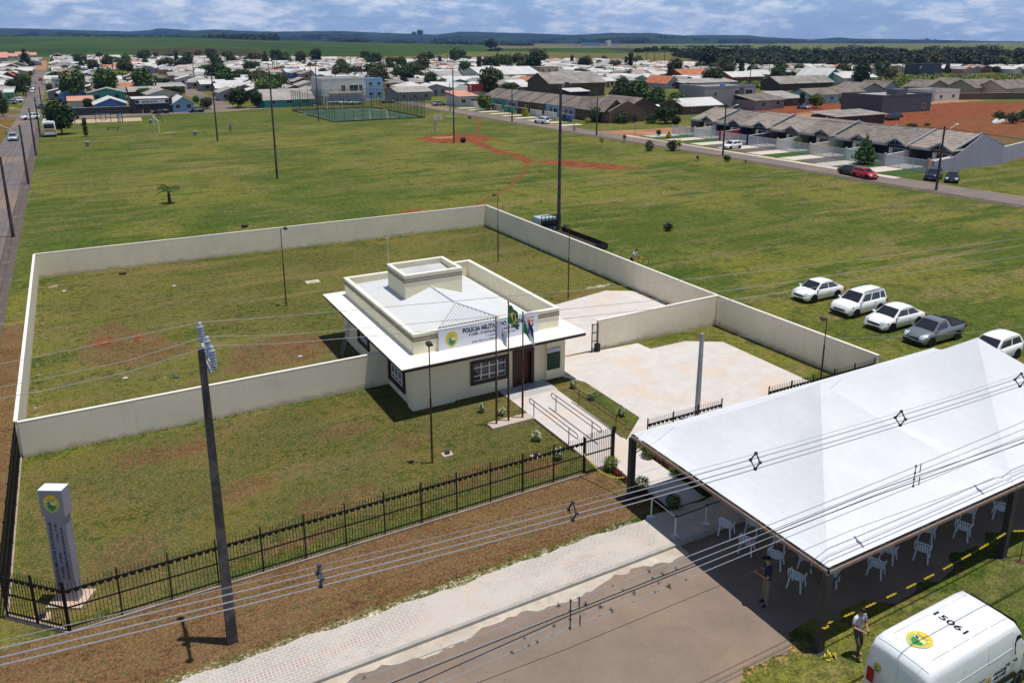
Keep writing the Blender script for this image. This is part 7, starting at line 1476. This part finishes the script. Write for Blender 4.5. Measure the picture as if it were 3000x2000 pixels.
# ================================================================ ROW HOUSES by the right road
def row_house(i,y,label,wm,accent,garage=True,drive=SLAB,lawn=True,roofm=TILE):
    """unit facing the road (-x); y = near boundary, 7.3 m wide. local x runs along the road"""
    w=7.3; o=thing('row_house',label,'house',(116.2+(.35 if i%2 else -.1),y+w/2,(.16,0,.22,.05,.18,.0,.12,.1)[i]),R(-90),'tiled row houses facing the right road')
    W2=w/2; rise=2.1; h=2.75; d=12.6
    mb=MB(); mb.box(-W2+.02,W2-.02,2.2,d,-.1,h); mb.box(.1,W2-.02,0,2.2,-.1,h)
    for x in (-W2+.02,W2-.02): mb.poly([(x,2.2,h),(x,d,h),(x,6.4,h+rise)])
    mb.poly([(.1,0,h),(W2-.02,0,h),(W2*.52,0,h+.85)])
    mb.build('wall',WALLS[wm],o)
    s=rise/(6.4-0.0)
    mb=MB(); zt=.12
    z0=h+.02; zr=h+rise
    def slab(P): mb.hexa(P,[(x,yy,z+zt) for x,yy,z in P])
    slab([(-W2+.03,-.5,z0-.35*0+.0-.2),(.0,-.5,z0-.2),(.0,6.4,zr),(-W2+.03,6.4,zr)]); slab([(0,-.5,z0-.2),(W2-.2,-.5,z0-.2),(W2-.2,6.4,zr),(0,6.4,zr)]); slab([(-W2+.03,6.4,zr),(W2-.2,6.4,zr),(W2-.2,d+.4,z0-.1),(-W2+.03,d+.4,z0-.1)])
    ro=mb.build('roof',roofm,o)
    mb=MB(); mb.hexa([(W2-.19,-.5,z0-.22),(W2-.0,-.5,z0-.22),(W2-.0,6.4,zr),(W2-.19,6.4,zr)],[(W2-.19,-.5,z0+.08),(W2-.0,-.5,z0+.08),(W2-.0,6.4,zr+.3),(W2-.19,6.4,zr+.3)]); mb.hexa([(W2-.19,6.4,zr),(W2,6.4,zr),(W2,d+.4,z0-.1),(W2-.19,d+.4,z0-.1)],[(W2-.19,6.4,zr+.3),(W2,6.4,zr+.3),(W2,d+.4,z0+.2),(W2-.19,d+.4,z0+.2)]); mb.build('party_wall_cap',FASC,ro)
    # porch gable
    mb=MB(); cx=W2*.5; hw=W2*.5+.28
    for s_ in (-1,1):
        P=[(cx+s_*hw,-.95,h-.12),(cx,-.95,h+.95),(cx,2.6,h+.95),(cx+s_*hw,2.6,h-.12)]; 
        if s_>0: P=[P[1],P[0],P[3],P[2]]
        slab(P)
    po=mb.build('porch_roof',roofm,o)
    mb=MB()
    for s_ in (-1,1): mb.hexa([(cx+s_*hw,-1.0,h-.3),(cx,-1.0,h+.78),(cx,-.951,h+.78),(cx+s_*hw,-.951,h-.3)],[(cx+s_*hw,-1.0,h+.0),(cx,-1.0,h+1.08),(cx,-.951,h+1.08),(cx+s_*hw,-.951,h+.0)])
    mb.box(-W2+.03,.2,-.56,-.51,z0-.42,z0-.06); mb.build('fascia',FASC,po)
    mb=MB(); mb.tube([(cx,-.9,h+1.1),(cx,-1.0,h+.2)],.04,5); mb.build('downpipe',FRM,po)
    mb=MB(); mb.box(-W2+.2,0.0,2.12,2.19,0,2.4); mb.build('garage_recess',WALLS['dark'],o)  # flat dark panel, its colour stands in for the shade inside the garage opening
    mb=MB(); mb.box(-W2+.02,-W2+.2,-.3,2.2,-.1,h-.1); mb.build('side_pier',WALLS[wm],o)
    win(o,cx,.9,1.9,1.15,0); mb=MB(); mb.poly([(.14,-.012,h),(W2-.05,-.012,h),(W2*.52,-.012,h+.82)]); mb.build('gable_panel',WALLS[accent],o)
    for s_ in (-1,1): mb=MB(); mb.box(cx+s_*1.35-.28,cx+s_*1.35+.28,-.05,-.0,.85,2.1); mb.build('shutter_panel',WALLS['white'],o)
    OCC.append((104,130,y-1,y+w+1)); return o
RH=[('glass fenced row house with a striped awning, farthest unit of the near row','beige','beige'),('row house with a dark blue front gable, second unit of the near row','navy','navy'),('row house with a dark blue gable and slatted door, third unit of the near row','navy','navy'),('row house with a brown brick gable, fourth unit of the near row','brown','brick'),('row house with a bare grey flank and wide roof, fifth of the near row','beige','beige'),('row house with a mint green flank and white canopy, sixth unit','mint','mint'),('row house with a navy gable and stone faced pillar, seventh unit','navy','navy'),('last row house with grey end wall, nearest the dark cars','brown','brown')]
for i,(lab,wm,ac) in enumerate(RH): row_house(i,124.2-7.3*(i),lab,wm,ac,roofm=TILE if i in (0,2,3,7) else TILE2)
# gardens, drives and glass fences in front
GLF=mat('frosted_glass_fence',(.55,.60,.62),.25,.05,alpha=.42); LAWN=mat('lush_lawn',(.035,.085,.015),1,.15,3); PAVE=mat('dark_gravel_drive',(.12,.10,.095),1,.12,4); PALE=mat('pale_drive',(.55,.48,.41),.9,.08,1); ZIG=mat('striped_drive_blocks',(.5,.48,.45),.9,.05,1,stripe=(1,.9,.35,.0))
fc=['white','red','navy','white','cream','mint','lilac','pink']
for i in range(8):
    y=124.2-7.3*i; x=110.6
    o=thing('glass_fence','white framed glass garden fence of the '+('first','second','third','fourth','fifth','sixth','seventh','last')[i]+' row house, counting from the side street','fence',(x,y,0),R(90),'glass fences of the row houses')
    mb=MB(); mb.box(.15,7.1,-.01,.01,.12,1.75); mb.build('panel',GLF,o)
    mb=MB(); mb.box(.15,7.1,-.03,.03,1.75,1.83); mb.box(.15,7.1,-.03,.03,.04,.12); mb.build('rail',FRM,o)
    for k in range(4): mb=MB(); mb.box(.12+2.28*k,.2+2.28*k,-.04,.04,0,1.85); mb.build('post',FRM,o)
    mb=MB(); mb.box(-.15,.12,-.15,.2,0,2.1); mb.build('gate_pillar',WALLS[fc[i]],o)
    wall('party_wall','low '+fc[i]+' garden wall beside the '+('first','second','third','fourth','fifth','sixth','seventh','last')[i]+' row house drive',(x+.2,y-.02),(116.2,y-.02),1.8,2.1,.16,WALLS[fc[i]])
    gx=102.2
    sheet('driveway',[(gx+.6,y+3.7),(116.2,y+3.7),(116.2,y+7.1),(gx+.6,y+7.1)],(ZIG if i in(0,6) else PALE),.03)
    sheet('front_lawn',[(gx+1.6,y+.2),(x-.1,y+.2),(x-.1,y+3.5),(gx+1.6,y+3.5)],(LAWN if i in (0,1,4,6,7) else PAVE),.026)
    sheet('garden_lawn',[(x+.1,y+.2),(116.2,y+.2),(116.2,y+3.6),(x+.1,y+3.6)],LAWN,.024)
sheet('pavement',[(101.5,72),(103.2,72),(101.0,124),(100.8,133),(99.4,133),(100.4,124)],PALE,.02)
sheet('front_lawn',[(101.8,132),(109.8,130.8),(109.8,126),(101.9,126)],LAWN,.022)
# grey end wall of the row
wall('end_wall','long grey rendered boundary wall from the last row house back to the right edge',(128.6,73.0),(152,79),2.7,2.4,.2,WALLS['lilac'])
wall('end_wall','grey boundary wall stepping down to the road beside the last row house',(111.5,72.9),(116.2,72.9),1.7,2.0,.2,WALLS['lilac'])
mb=MB(); mb.add([(116.2,72.78,-.1),(128.8,72.78,-.1),(128.8,72.78,2.8),(122.6,72.78,4.95),(116.2,72.78,2.0)],[(0,1,2,3,4)]); mb.add([(116.2,72.88,-.1),(128.8,72.88,-.1),(128.8,72.88,2.8),(122.6,72.88,4.95),(116.2,72.88,2.0)],[(4,3,2,1,0)]); mb.add([(116.2,72.78,2.0),(122.6,72.78,4.95),(122.6,72.88,4.95),(116.2,72.88,2.0)],[(0,1,2,3)]); mb.add([(122.6,72.78,4.95),(128.8,72.78,2.8),(128.8,72.88,2.8),(122.6,72.88,4.95)],[(0,1,2,3)]); tag(mb.build('gable_end_wall',WALLS['lilac']),'tall grey gable end wall closing the near row of houses','wall')
# second row, beyond the side street: plainer units
LR=['teal','sky','white','grey','brown','lilac','sky','blue']
for i in range(9):
    y=216-6.8*i-6.8; wm=['sky','teal','lilac','brown','brown','sky','lilac','grey','brown'][i]
    o=house(('pale blue','teal trimmed','lilac','brown fronted','second brown fronted','white walled sky blue','pale lilac','plain grey','end brown')[i]+' unit of the far row houses with weathered sloping roof',(108.5+ (210-y)*.05,y+3.4,0),R(-90),6.8,10.5,2.7,2.3,'x',RFB,wm,wins=[(1.6,.9,1.6,1.1)],doors=[(-.6,)],name='row_house',group='weathered row houses beyond the side street',ov=.02)
    if i<8: wall('garden_wall',('white','teal','grey','teal','timber','white','white','blue')[i]+' street wall before the '+('pale blue','teal trimmed','lilac','brown fronted','second brown fronted','white walled','pale lilac','plain grey')[i]+' row house',(104.3+(210-y)*.03,y+.5),(104.3+(210-y)*.03,y+6.3),1.7,1.7,.15,WALLS[('white','teal','grey','teal','wood','white','white','blue')[i]])
    sheet('driveway',[(98.5,y+.4),(104.4,y+.4),(104.6,y+3.2),(98.4,y+3.2)],PALE,.02)
for i,(a,b,pt) in enumerate(((1394,1440,238),(1440,1516,232))):
    Y=155+i; xl,xr=colX(a,Y),colX(b,Y)
    house(('smaller','larger')[i]+' brown brick house with a steep weathered gable, behind clipped trees',((xl+xr)/2,Y+1,0),0,xr-xl,13,3.0,2.4,'y',RFB,'brown',wins=[(0,.9,2.2,1.2)])
    OCC.append((xl-3,xr+6,Y-3,Y+14))
# satellite dishes
for a,b,yy,lab in ((1512,257,160,'large white satellite dish beside the larger brown gabled house'),):
    p=at(1508,272); o=thing('satellite_dish',lab,'dish',(p.x,p.y,0)); mb=MB(); mb.tube([(0,0,0),(0,0,2.6)],.05,5); mb.build('post',FRM,o); mb=MB(); mb.lathe([(.05,.0),(.4,.06),(.75,.22),(.77,.24)],n=16); q=mb.build('dish',WHITE,o,True); q.location=(0,0,2.7); q.rotation_euler=(R(55),0,R(-35))
# ================================================================ TREES OF THE TOWN
UH=dict(round=2.65,broad=2.2,cone=2.6,column=2.6,bush=1.55,ball=1.75,umbrella=3.0,sapling=1.7,shrub=1.1)
UR=dict(round=1.1,broad=1.35,cone=.72,column=.47,bush=1.0,ball=.88,umbrella=1.05,sapling=.5,shrub=.55)
def T(a,b,yt,yb,kind,leaf,label,group=None):
    p=at((a+b)/2,yb); D=p.x*SN+p.y*CN; D=D*CP+H*SP; r=(b-a)/2/1829*D/UR[kind]; hh=(yb-yt)/1829*D
    OCC.append((p.x-r,p.x+r,p.y-r,p.y+r))
    return tree(kind,leaf,p.x,p.y,r,label,hh/(UH[kind]*r),0,'bush' if kind in('bush','ball') and r<2 else 'tree',group=group)
for a in ((44,78,105,158,'cone','dark','tall dark pointed tree left of the top of the left road'),(10,50,175,222,'broad','dark','dark tree in the clump left of the road, nearest the green house'),(30,78,163,219,'broad','dark','widest dark tree of the clump left of the road'),(-8,24,215,268,'round','dark','dark tree at the left edge beside the junction'),(106,150,162,188,'broad','mid','low green tree right of the left road, behind the poles'),(106,128,188,212,'bush','mid','bush against the grey rendered block on the left'),(270,313,131,180,'round','dark','big dark round tree standing high above the left part of the town'),(318,368,167,198,'broad','mid','wide green tree right of the big dark round tree'),(352,394,176,199,'broad','dark','second wide tree, touching the one by the big dark tree'),(559,640,154,204,'broad','olive','very broad olive tree in the middle left of the town'),(518,578,196,248,'round','dark','largest dark tree by the cross street, left of the teal hall'),(572,608,204,248,'round','dark','dark tree squeezed between the largest one and the teal hall'),(455,493,219,251,'broad','olive','olive crowned small tree beside the black car'),(440,462,217,238,'bush','mid','green bush behind the olive crowned small tree'),(190,221,223,253,'round','olive','feathery tree in front of the salmon shed'),(293,324,193,222,'broad','dark','tree rising behind the blue house'),(391,425,195,225,'broad','mid','green tree behind the light blue house'),(363,373,186,210,'column','mid','slim tree standing before the white roofs, left'),(826,892,138,182,'broad','dark','dark tree group left of the centre, behind the sky blue building'),(800,840,148,178,'broad','dark','dark tree left of the group behind the sky blue building'),(784,808,167,184,'bush','yel','yellow green bush above the white two-storey building'),(1044,1073,113,137,'round','dark','lone dark tree at the foot of the green fields'),(1059,1090,156,173,'broad','mid','bright green tree left of the white warehouse'),(1092,1137,213,253,'broad','lite','round light green tree on the pavement by the bend of the road'),(930,998,188,208,'broad','dark','low dark trees behind the corner house'),(1206,1266,109,150,'round','olive','tall hazy olive tree above the warehouse'),(1176,1238,142,164,'broad','dark','dark tree mass behind the white warehouse'),(1110,1150,140,163,'broad','dark','dark tree left of the warehouse roof'),(1334,1364,129,158,'round','dark','dark pointed tree behind the large brown house'),(1366,1384,136,156,'round','mid','lighter tree right of the dark pointed one'),(1313,1347,154,178,'broad','dark','dark tree just above the large brown house roof'),(1405,1450,172,232,'round','dark','left big tree of the mass right of the brown house'),(1440,1494,176,232,'round','mid','right big tree of the mass right of the brown house'),(1425,1470,200,238,'broad','mid','lower tree in front of the big tree mass'),(1493,1530,216,256,'broad','mid','tree behind the larger brown gabled house'),(1524,1570,220,262,'broad','olive','olive tree right of the larger brown gabled house'),(1214,1250,189,216,'broad','dark','dark tree left of the large brown house'),(1196,1216,238,268,'cone','yel','yellow green conifer before the far row houses'),(1289,1304,257,280,'cone','dark','small dark conifer beside the blue corner unit'),(1352,1387,246,281,'ball','dark','large clipped round tree before the smaller brown gabled house'),(1407,1447,256,283,'ball','mid','wide clipped round tree between the brown gabled houses'),(1481,1509,261,284,'ball','dark','clipped round tree right of the larger brown gabled house'),(1343,1357,271,283,'ball','yel','yellow bush left of the large clipped tree'),(1450,1466,262,282,'bush','dark','dark bush between two clipped trees'),(1166,1174,243,266,'sapling','mid','pollarded young tree beside the worn pavement'),(1568,1596,188,230,'broad','dark','dark tree at the left of the grey modern house'),(1598,1652,102,166,'round','dark','huge dark tree before the wood, above the orange roofed brick house'),(1645,1697,132,174,'broad','dark','dark tree beside the huge one, above the red brick house'),(1834,1849,212,250,'column','dark','slim dark tree on the upper street'),(1853,1896,212,249,'round','lite','bright round tree on the upper street beside the silver car'),(1928,1941,223,239,'ball','dark','small clipped bush on the upper street'),(1958,2012,298,377,'cone','mid','tall leafy tree in front of the sixth row house'),(1822,1840,316,342,'ball','lite','small lime green ball tree in a row house garden'),(1551,1568,318,346,'sapling','yel','small yellowish tree on the corner lawn of the side street'),(1505,1520,296,312,'bush','dark','dark bush on the corner lawn beside the side street'),(1528,1544,298,318,'cone','yel','yellow conifer on the corner lawn before the glass fence'),(1590,1616,270,292,'ball','dark','dark round bush behind the corner glass fence'),(1540,1566,262,290,'broad','dark','dark tree at the back of the side street corner'),(1655,1676,236,252,'bush','mid','green shrub below the grey modern house'),(1392,1440,192,250,'broad','dark','dark tree rising behind the smaller brown gabled house'),(1432,1492,186,248,'round','mid','tall green tree rising behind the larger brown gabled house'),(1478,1536,196,252,'round','dark','dense dark tree right behind the larger brown gabled house'),(1520,1582,206,258,'broad','mid','wide green tree before the low white roofed house'),(1556,1600,186,240,'round','dark','dense tree left of the grey modern house'),(1500,1560,240,284,'broad','dark','dark tree thicket behind the corner glass fence'),(1270,1312,186,212,'broad','dark','dark tree left of the big brown house gable'),(1150,1196,186,216,'broad','mid','green tree over the roofs left of the big brown house')): T(*a)
for i,(a,b,yt,yb) in enumerate(((1451,1478,112,146),(1470,1500,110,142),(1490,1516,109,144),(1512,1540,108,142),(1532,1562,111,146))): T(a,b,yt,yb,'umbrella','dark','flat topped araucaria in the row at the edge of the wood, '+('first','second','third','fourth','fifth')[i]+' from the left')
# scrub on the red lot
for i,(a,b,yt,yb,lf) in enumerate(((2276,2312,252,276,'olive'),(2302,2345,256,284,'olive'),(2330,2380,248,280,'mid'),(2078,2112,282,292,'dark'),(2120,2140,282,289,'olive'))): T(a,b,yt,yb,'bush',lf,('left','middle','right','lower left dark','tiny')[i]+' scrubby bush on the red earth lot')
r_=random.Random(12); mb=MB()
for i in range(16):
    p=at(2285+r_.random()*30,274+r_.random()*9); s=.3+.5*r_.random(); mb.hexa([(p.x-s,p.y-s*.5,0),(p.x+s,p.y-s*.5,0),(p.x+s,p.y+s*.5,0),(p.x-s,p.y+s*.5,0)],[(p.x-s*.6,p.y-s*.3,s*.7),(p.x+s*.5,p.y-s*.3,s*.9),(p.x+s*.5,p.y+s*.3,s*.8),(p.x-s*.5,p.y+s*.3,s*.6)])
tag(mb.build('rubble',WHITE),'white rubble heap below the scrub on the red earth lot','rubble',kind='stuff')
# ================================================================ THE TOWN
def free(x,y,m):
    for a,b,c,d in OCC:
        if a-m<x<b+m and c-m<y<d+m: return False
    return True
def inview(x,y):
    D=x*SN+y*CN; l=x*CN-y*SN; return D>0 and abs(l/D*CP*0+l/(D/ CP))*F/K*0+abs(l/D)*1829/CP*1<1230, D, CX/K+l/D/CP*1829*1.0
DMAX=[(-200,560),(60,640),(110,900),(400,830),(700,800),(900,700),(1100,720),(1400,690),(1560,600),(1700,560),(2352,520)]
cand=[]; r_=random.Random(21)
yy=262.0
rowi=0
while yy<960:
    xx=-70+r_.uniform(0,6)
    while xx<760:
        D=xx*SN+yy*CN; l=xx*CN-yy*SN; px=CX/K+l/D*1829/CP
        w=r_.uniform(6.8,10.8)
        if -40<px<2400 and D<np.interp(px,[q[0] for q in DMAX],[q[1] for q in DMAX]) and D>250:
            ok=True
            if -17<xx<-4.5: ok=False
            if 86<xx<103 and yy<430: ok=False
            if 35<xx<47 and yy<520: ok=False
            if px>1180 and D<(300 if px<1400 else 330): ok=False
            if px>1640 and (D<455 if px>1960 else D<400): ok=False
            if px>2060 and D<475: ok=False
            if 1400<px<1600 and D<330: ok=False
            if xx<-17 and D>430 and px<40: ok=r_.random()<.3
            if ok and r_.random()<.93 and free(xx,yy+5,3.2): cand.append((D,xx,yy+r_.uniform(-1.5,1.5),w,px))
        xx+=w+r_.uniform(.6,2.6)
    rowi+=1; yy+= 12.5 if rowi%2 else 16.5
cand.sort()
VAR=[]
RW_=[(RFW,7,'white'),(RFG,6,'grey'),(RFD,1.8,'weathered grey'),(RFO,.8,'orange'),(RFS,.45,'salmon'),(RFL,.5,'pale blue'),(RFB,.5,'brown')]
WW=[('white',3),('grey',3),('beige',2),('cream',2),('lilac',1.5),('wood',1.2),('brick',.8),('teal',.4),('blue',.5),('green',.3),('pink',.5),('sky',.6),('red',.3)]
MC={}
def tmesh(w,d,ridge,rm,wm):
    k=(w,d,ridge,rm.name,wm)
    if k in MC: return MC[k]
    rise=dict(x=1.25,y=1.35,shedf=.9,hip=1.5)[ridge]; mb=MB(); gable(mb,w,d,2.75,rise,ridge if ridge in 'xy' else ''); a=mb.mesh('wall',WALLS[wm]); mb=MB(); roofmesh(mb,w,d,2.75,rise,ridge,.6); b=mb.mesh('roof',rm)
    ws=[]
    for i in (-1,1):
        mb=MB(); mb.box(i*w*.27-.6,i*w*.27+.6,-.05,0,1.0,2.05); ws.append(mb.mesh('window',GLASS))
    mb=MB(); mb.box(-.45,.45,-.05,0,0,2.05); MC[k]=(a,b,ws,mb.mesh('door',WALLS['brown'])); return MC[k]
marks=[('the left road',-12,500),('the big dark round tree',120,390),('the broad olive tree',215,350),('the teal hall',60,255),('the white two-storey building',80,265),('the white warehouse',190,350),('the beige warehouse',152,360),('the large brown house',150,250),('the lone dark tree',300,560),('the araucaria row',400,420),('the red brick house',275,290),('the green fields edge',250,800)]
labs={}; far_v=[];far_f=[];far_m=[]; no=0
NIND=222
near=[]
for i,(D,x,y,w,px) in enumerate(cand):
    w=round(w/1.5)*1.5; d=r_.choice((7,9,11)); ridge=r_.choices(('x','y','hip','shedf'),(3.2,7,.8,1.2))[0]
    rm,_,rn=r_.choices(RW_,[q[1] for q in RW_])[0]; wm=r_.choices([q[0] for q in WW],[q[1] for q in WW])[0]
    if i<NIND:
        a,b,ws,dm_=tmesh(w,d,ridge,rm,wm); q=min(marks,key=lambda m:(m[1]-x)**2+(m[2]-y)**2); dx=x-q[1]; dy=y-q[2]
        rel='right of' if dx>abs(dy) else 'left of' if -dx>abs(dy) else 'behind' if dy>0 else 'in front of'
        dist='just ' if math.hypot(dx,dy)<38 else '' if math.hypot(dx,dy)<95 else 'far '
        form={'x':'house','y':'gabled house','hip':'hipped house','shedf':'lean-to house'}[ridge]
        wn={'wood':'dark timber','brick':'brick'}.get(wm,wm); lab=f"{'wide' if w>9.5 else 'small'} {wn} {form}, {rn} roof, {dist}{rel} {q[0]}"
        labs.setdefault(lab,[]).append(i)
        o=thing('house',lab,'house',(x,y,0),r_.choice((0,0,0,R(4),R(-3),R(90) if ridge=='y' else 0)),'small houses of the town')
        link('wall',a,o); link('roof',b,o); 
        if D<560: [link('window',m,o) for m in ws]; link('door',dm_,o)
    else:
        mb=MB(); rise=1.3; gable(mb,w,d,2.75,rise,ridge if ridge in 'xy' else ''); nw=len(mb.f); roofmesh(mb,w,d,2.75,rise,ridge,.6)
        o_=len(far_v); far_v+=[(vx+x,vy+y,vz) for vx,vy,vz in mb.v]; far_f+=[tuple(k+o_ for k in f) for f in mb.f]; far_m+=[('w',wm)]*nw+[('r',rm.name)]*(len(mb.f)-nw)
if far_v:
    ks=sorted(set(far_m)); me=bpy.data.meshes.new('distant_roofs'); me.from_pydata(far_v,[],far_f)
    for k in ks: me.materials.append(WALLS[k[1]] if k[0]=='w' else MT[k[1]])
    me.polygons.foreach_set('material_index',[ks.index(k) for k in far_m]); me.update(); tag(link('distant_houses',me),'rows of tiny roofs at the far side of the town',None,kind='stuff')
# trees between the houses
r_=random.Random(31); n=0; tries=0
while n<230 and tries<9000:
    tries+=1; D=255+ (r_.random()**1.0)*620; px=r_.uniform(60,2352)
    if D>np.interp(px,[q[0] for q in DMAX],[q[1] for q in DMAX])+15: continue
    p=az(px,D)
    if (px>1180 and D<330) or (-17<p.x<-4) or (86<p.x<103 and p.y<430) or (34<p.x<52 and p.y<520) or not free(p.x,p.y,.5): continue
    if 2060<px and D<470: continue
    if 1400<px<1640 and D<300: continue
    k=r_.choices(('round','broad','bush','cone','column'),(4,4,2,1,.6))[0]; lf=r_.choices(('dark','mid','olive','lite'),(5,3,2,.4))[0]; r=r_.uniform(2.2,4.6)*(1.0 if D<500 else 1.2)*(.8 if k in('bush',) else 1)
    q=min(marks,key=lambda m:(m[1]-p.x)**2+(m[2]-p.y)**2); dx=p.x-q[1]; dy=p.y-q[2]; rel='right of' if dx>abs(dy) else 'left of' if -dx>abs(dy) else 'behind' if dy>0 else 'in front of'
    tree(k,lf,p.x,p.y,r,f"{dict(dark='dark',mid='green',olive='olive',lite='light green')[lf]} {dict(round='round',broad='spreading',bush='bushy',cone='pointed',column='slim')[k]} tree among the houses {rel} {q[0]}",r_.uniform(.8,1.1),0,'tree',group='trees among the houses of the town'); n+=1
# street poles of the town
r_=random.Random(41)
PP=[(1083+784-784,1),]
pm=None
for i in range(46):
    px=r_.uniform(90,2330); D=r_.uniform(300,620); 
    if px>1400: D=r_.uniform(300,520)
    p=az(px,D)
    if not free(p.x,p.y,.3): continue
    if pm is None: mb=MB(); mb.tube([(0,0,0),(0,0,9)],[.2,.14],6); pm=mb.mesh('pole',POLEC); mb=MB(); mb.box(-1,1,-.06,.06,8.4,8.55); pc=mb.mesh('crossarm',POLEC); mb=MB(); mb.tube([(0,0,7.4),(1.6,-.6,8.8)],.06,5); pa_=mb.mesh('lamp_arm',MT['lamp_head_white'])
    o=thing('street_pole','tall street pole standing between the houses of the town','street pole',(p.x,p.y,0),r_.uniform(-.6,.6),'street poles of the town'); link('pole',pm,o); link('crossarm',pc,o); link('lamp_arm',pa_,o)
# ================================================================ WOODS
def wood(name,items,leaf,n,size,label,seed):
    rg=random.Random(seed); base=[crown(lob(rg,1,1.3,7,.9),n,size,seed+k,hollow=.6) for k in range(5)]; V=[];Fc=[];o=0
    for x,y,z,r,h in items:
        v,f=base[rg.randrange(5)]; a=rg.uniform(0,6.28); c,s=math.cos(a),math.sin(a); q=v.copy(); q[:,0]=(v[:,0]*c-v[:,1]*s)*r+x; q[:,1]=(v[:,0]*s+v[:,1]*c)*r+y; q[:,2]=v[:,2]*h/2.2+z; V.append(q); Fc.append(f+o); o+=len(v)
    return tag(link(name,npmesh(name,np.concatenate(V),np.concatenate(Fc),LF[leaf] if isinstance(leaf,str) else leaf)),label,None,kind='stuff')
r_=random.Random(51); L=[]
LFW=leafmat('forest_leaves',(.010,.021,.010),(.016,.032,.013),(.026,.045,.017))
for i in range(620):
    px=r_.uniform(1560,2480); D=540+ (r_.random()**1.4)*620
    if px<1660: D=max(D,600+ (1660-px)*4)
    scr_=92.6+H/D*1829
    if 2040<px<2135 and 720<D<1050: continue
    if 2295<px<2352 and 560<D<900: continue
    p=az(px,D); q_=.5+.5*math.sin(px/37+1.3*math.sin(px/19)+D/90); L.append((p.x,p.y,-2.5-r_.random()*3,r_.uniform(5,12),r_.uniform(9,14)+7*q_*r_.random()))
wood('woodland',L,LFW,300,.11,'dark wood behind the right part of the town',52)
L=[]
for a,b,yt,D in ((-60,60,83,2450),(96,150,84,2450),(150,330,83.5,2500),(120,640,82.5,2700),(480,640,79.5,2450),(560,640,84,2400),(784,842,90,2500),(890,950,96,2450),(990,1112,94.5,2500),(1112,1180,98,2350),(1176,1222,99,2350),(1580,1720,104,2300),(1500,1600,105.5,2400),(1210,1240,110,1700),(1130,1150,110,1500),(1148,1220,108.5,1900)):
    n=int((b-a)/3.4)
    for i in range(n):
        px=a+(b-a)*r_.random(); d=D+r_.uniform(-60,60); p=az(px,d); zt=H+(92.6-yt)/1829*d; h=r_.uniform(12,17); L.append((p.x,p.y,zt-h*r_.uniform(.95,1.2),r_.uniform(9,16),h*1.1))
wood('tree_belt',L,'dark',70,.26,'belts of dark trees along the top of the crop fields',53)
T_=[(1112,1146,87,113,1450),(1132,1152,108,116,1400)]
for a,b,y0,y1,D in T_:
    p=az((a+b)/2,D); r=(b-a)/2/1829*D; tree('round','dark',p.x,p.y,r,'lone '+('big' if y0<90 else 'low')+' dark tree rising in the fields above the town',(y1-y0)/1829*D/(2.65*r),H+(92.6-y1)/1829*D)
for (a,D,r) in ((951,4300,14),(965,4250,20)):
    p=az(a,D); tree('round','dark',p.x,p.y,r*.9,'pair of trees on the hill crest, '+('left one' if a<960 else 'right one'),.75,H+(92.6-83)/1829*D-2)
# weeds on the meadow and along garden backs
r=np.random.RandomState(9); L=[]
for i in range(900):
    px=r.uniform(1960,2400); D=r.uniform(345,455); p=az(px,D); 
    if not free(p.x,p.y,0): continue
    L.append((p.x,p.y,.3,1.4,1.4,.5))
for i in range(260):
    px=r.uniform(1640,1960); D=r.uniform(330,395); p=az(px,D)
    if free(p.x,p.y,0): L.append((p.x,p.y,.5,1.6,1.6,.8))
v,f=crown(L,15000,.5,6); tag(link('meadow_weeds',npmesh('meadow_weeds',v,f,LF['lite'])),'tall green weeds on the meadow behind the right hand houses',None,kind='stuff')
# horses on the meadow
for a,b,m,lab in ((2086,213,'brown','dark horse grazing on the meadow at the right'),(2136,193,'white','white horse grazing on the meadow at the right')):
    p=at(a,b); hm_=WALLS[m] if m=='brown' else WHITE; o=thing('horse',lab,'horse',(p.x,p.y,0),R(20))
    J={'hip':((-.6,0,1.25),(.26,.3)),'mid':((0,0,1.2),(.27,.31)),'chest':((.6,0,1.2),(.25,.32)),'neck':((1.0,0,1.2),(.13,.17)),'poll':((1.35,0,.85),(.10,.12)),'muz':((1.5,0,.35),(.06,.07)),'tail':((-.9,0,1.2),.05),'tail2':((-1.0,0,.6),.05)}
    E_=[('hip','mid'),('mid','chest'),('chest','neck'),('neck','poll'),('poll','muz'),('hip','tail'),('tail','tail2')]
    for n_,x,s in (('fa',.6,-.18),('fb',.55,.18),('ha',-.65,-.18),('hb',-.55,.18)):
        J[n_]=((x,s,.9),.12); J[n_+'k']=((x+(.03 if n_[0]=='f' else -.12),s,.5),.06); J[n_+'h']=((x,s,.04),.055); E_+=[('chest' if n_[0]=='f' else 'hip',n_),(n_,n_+'k'),(n_+'k',n_+'h')]
    skinned('body',J,E_,[hm_],lambda a,b:0,o,1)
# ================================================================ HAZE
hv=bpy.data.materials.new('haze_air'); hv.use_nodes=True; n_=hv.node_tree.nodes
for q in list(n_): n_.remove(q)
ou=n_.new('ShaderNodeOutputMaterial'); pv=n_.new('ShaderNodeVolumePrincipled'); hv.node_tree.links.new(pv.outputs[0],ou.inputs['Volume']); pv.inputs['Color'].default_value=(.30,.50,.98,1); pv.inputs['Density'].default_value=HAZE if 'HAZE' in globals() else 6.5e-5; pv.inputs['Anisotropy'].default_value=.1
mb=MB(); mb.box(-9500,9500,-400,9800,-170,330); h_=mb.build('haze',hv); tag(h_,kind='stuff')
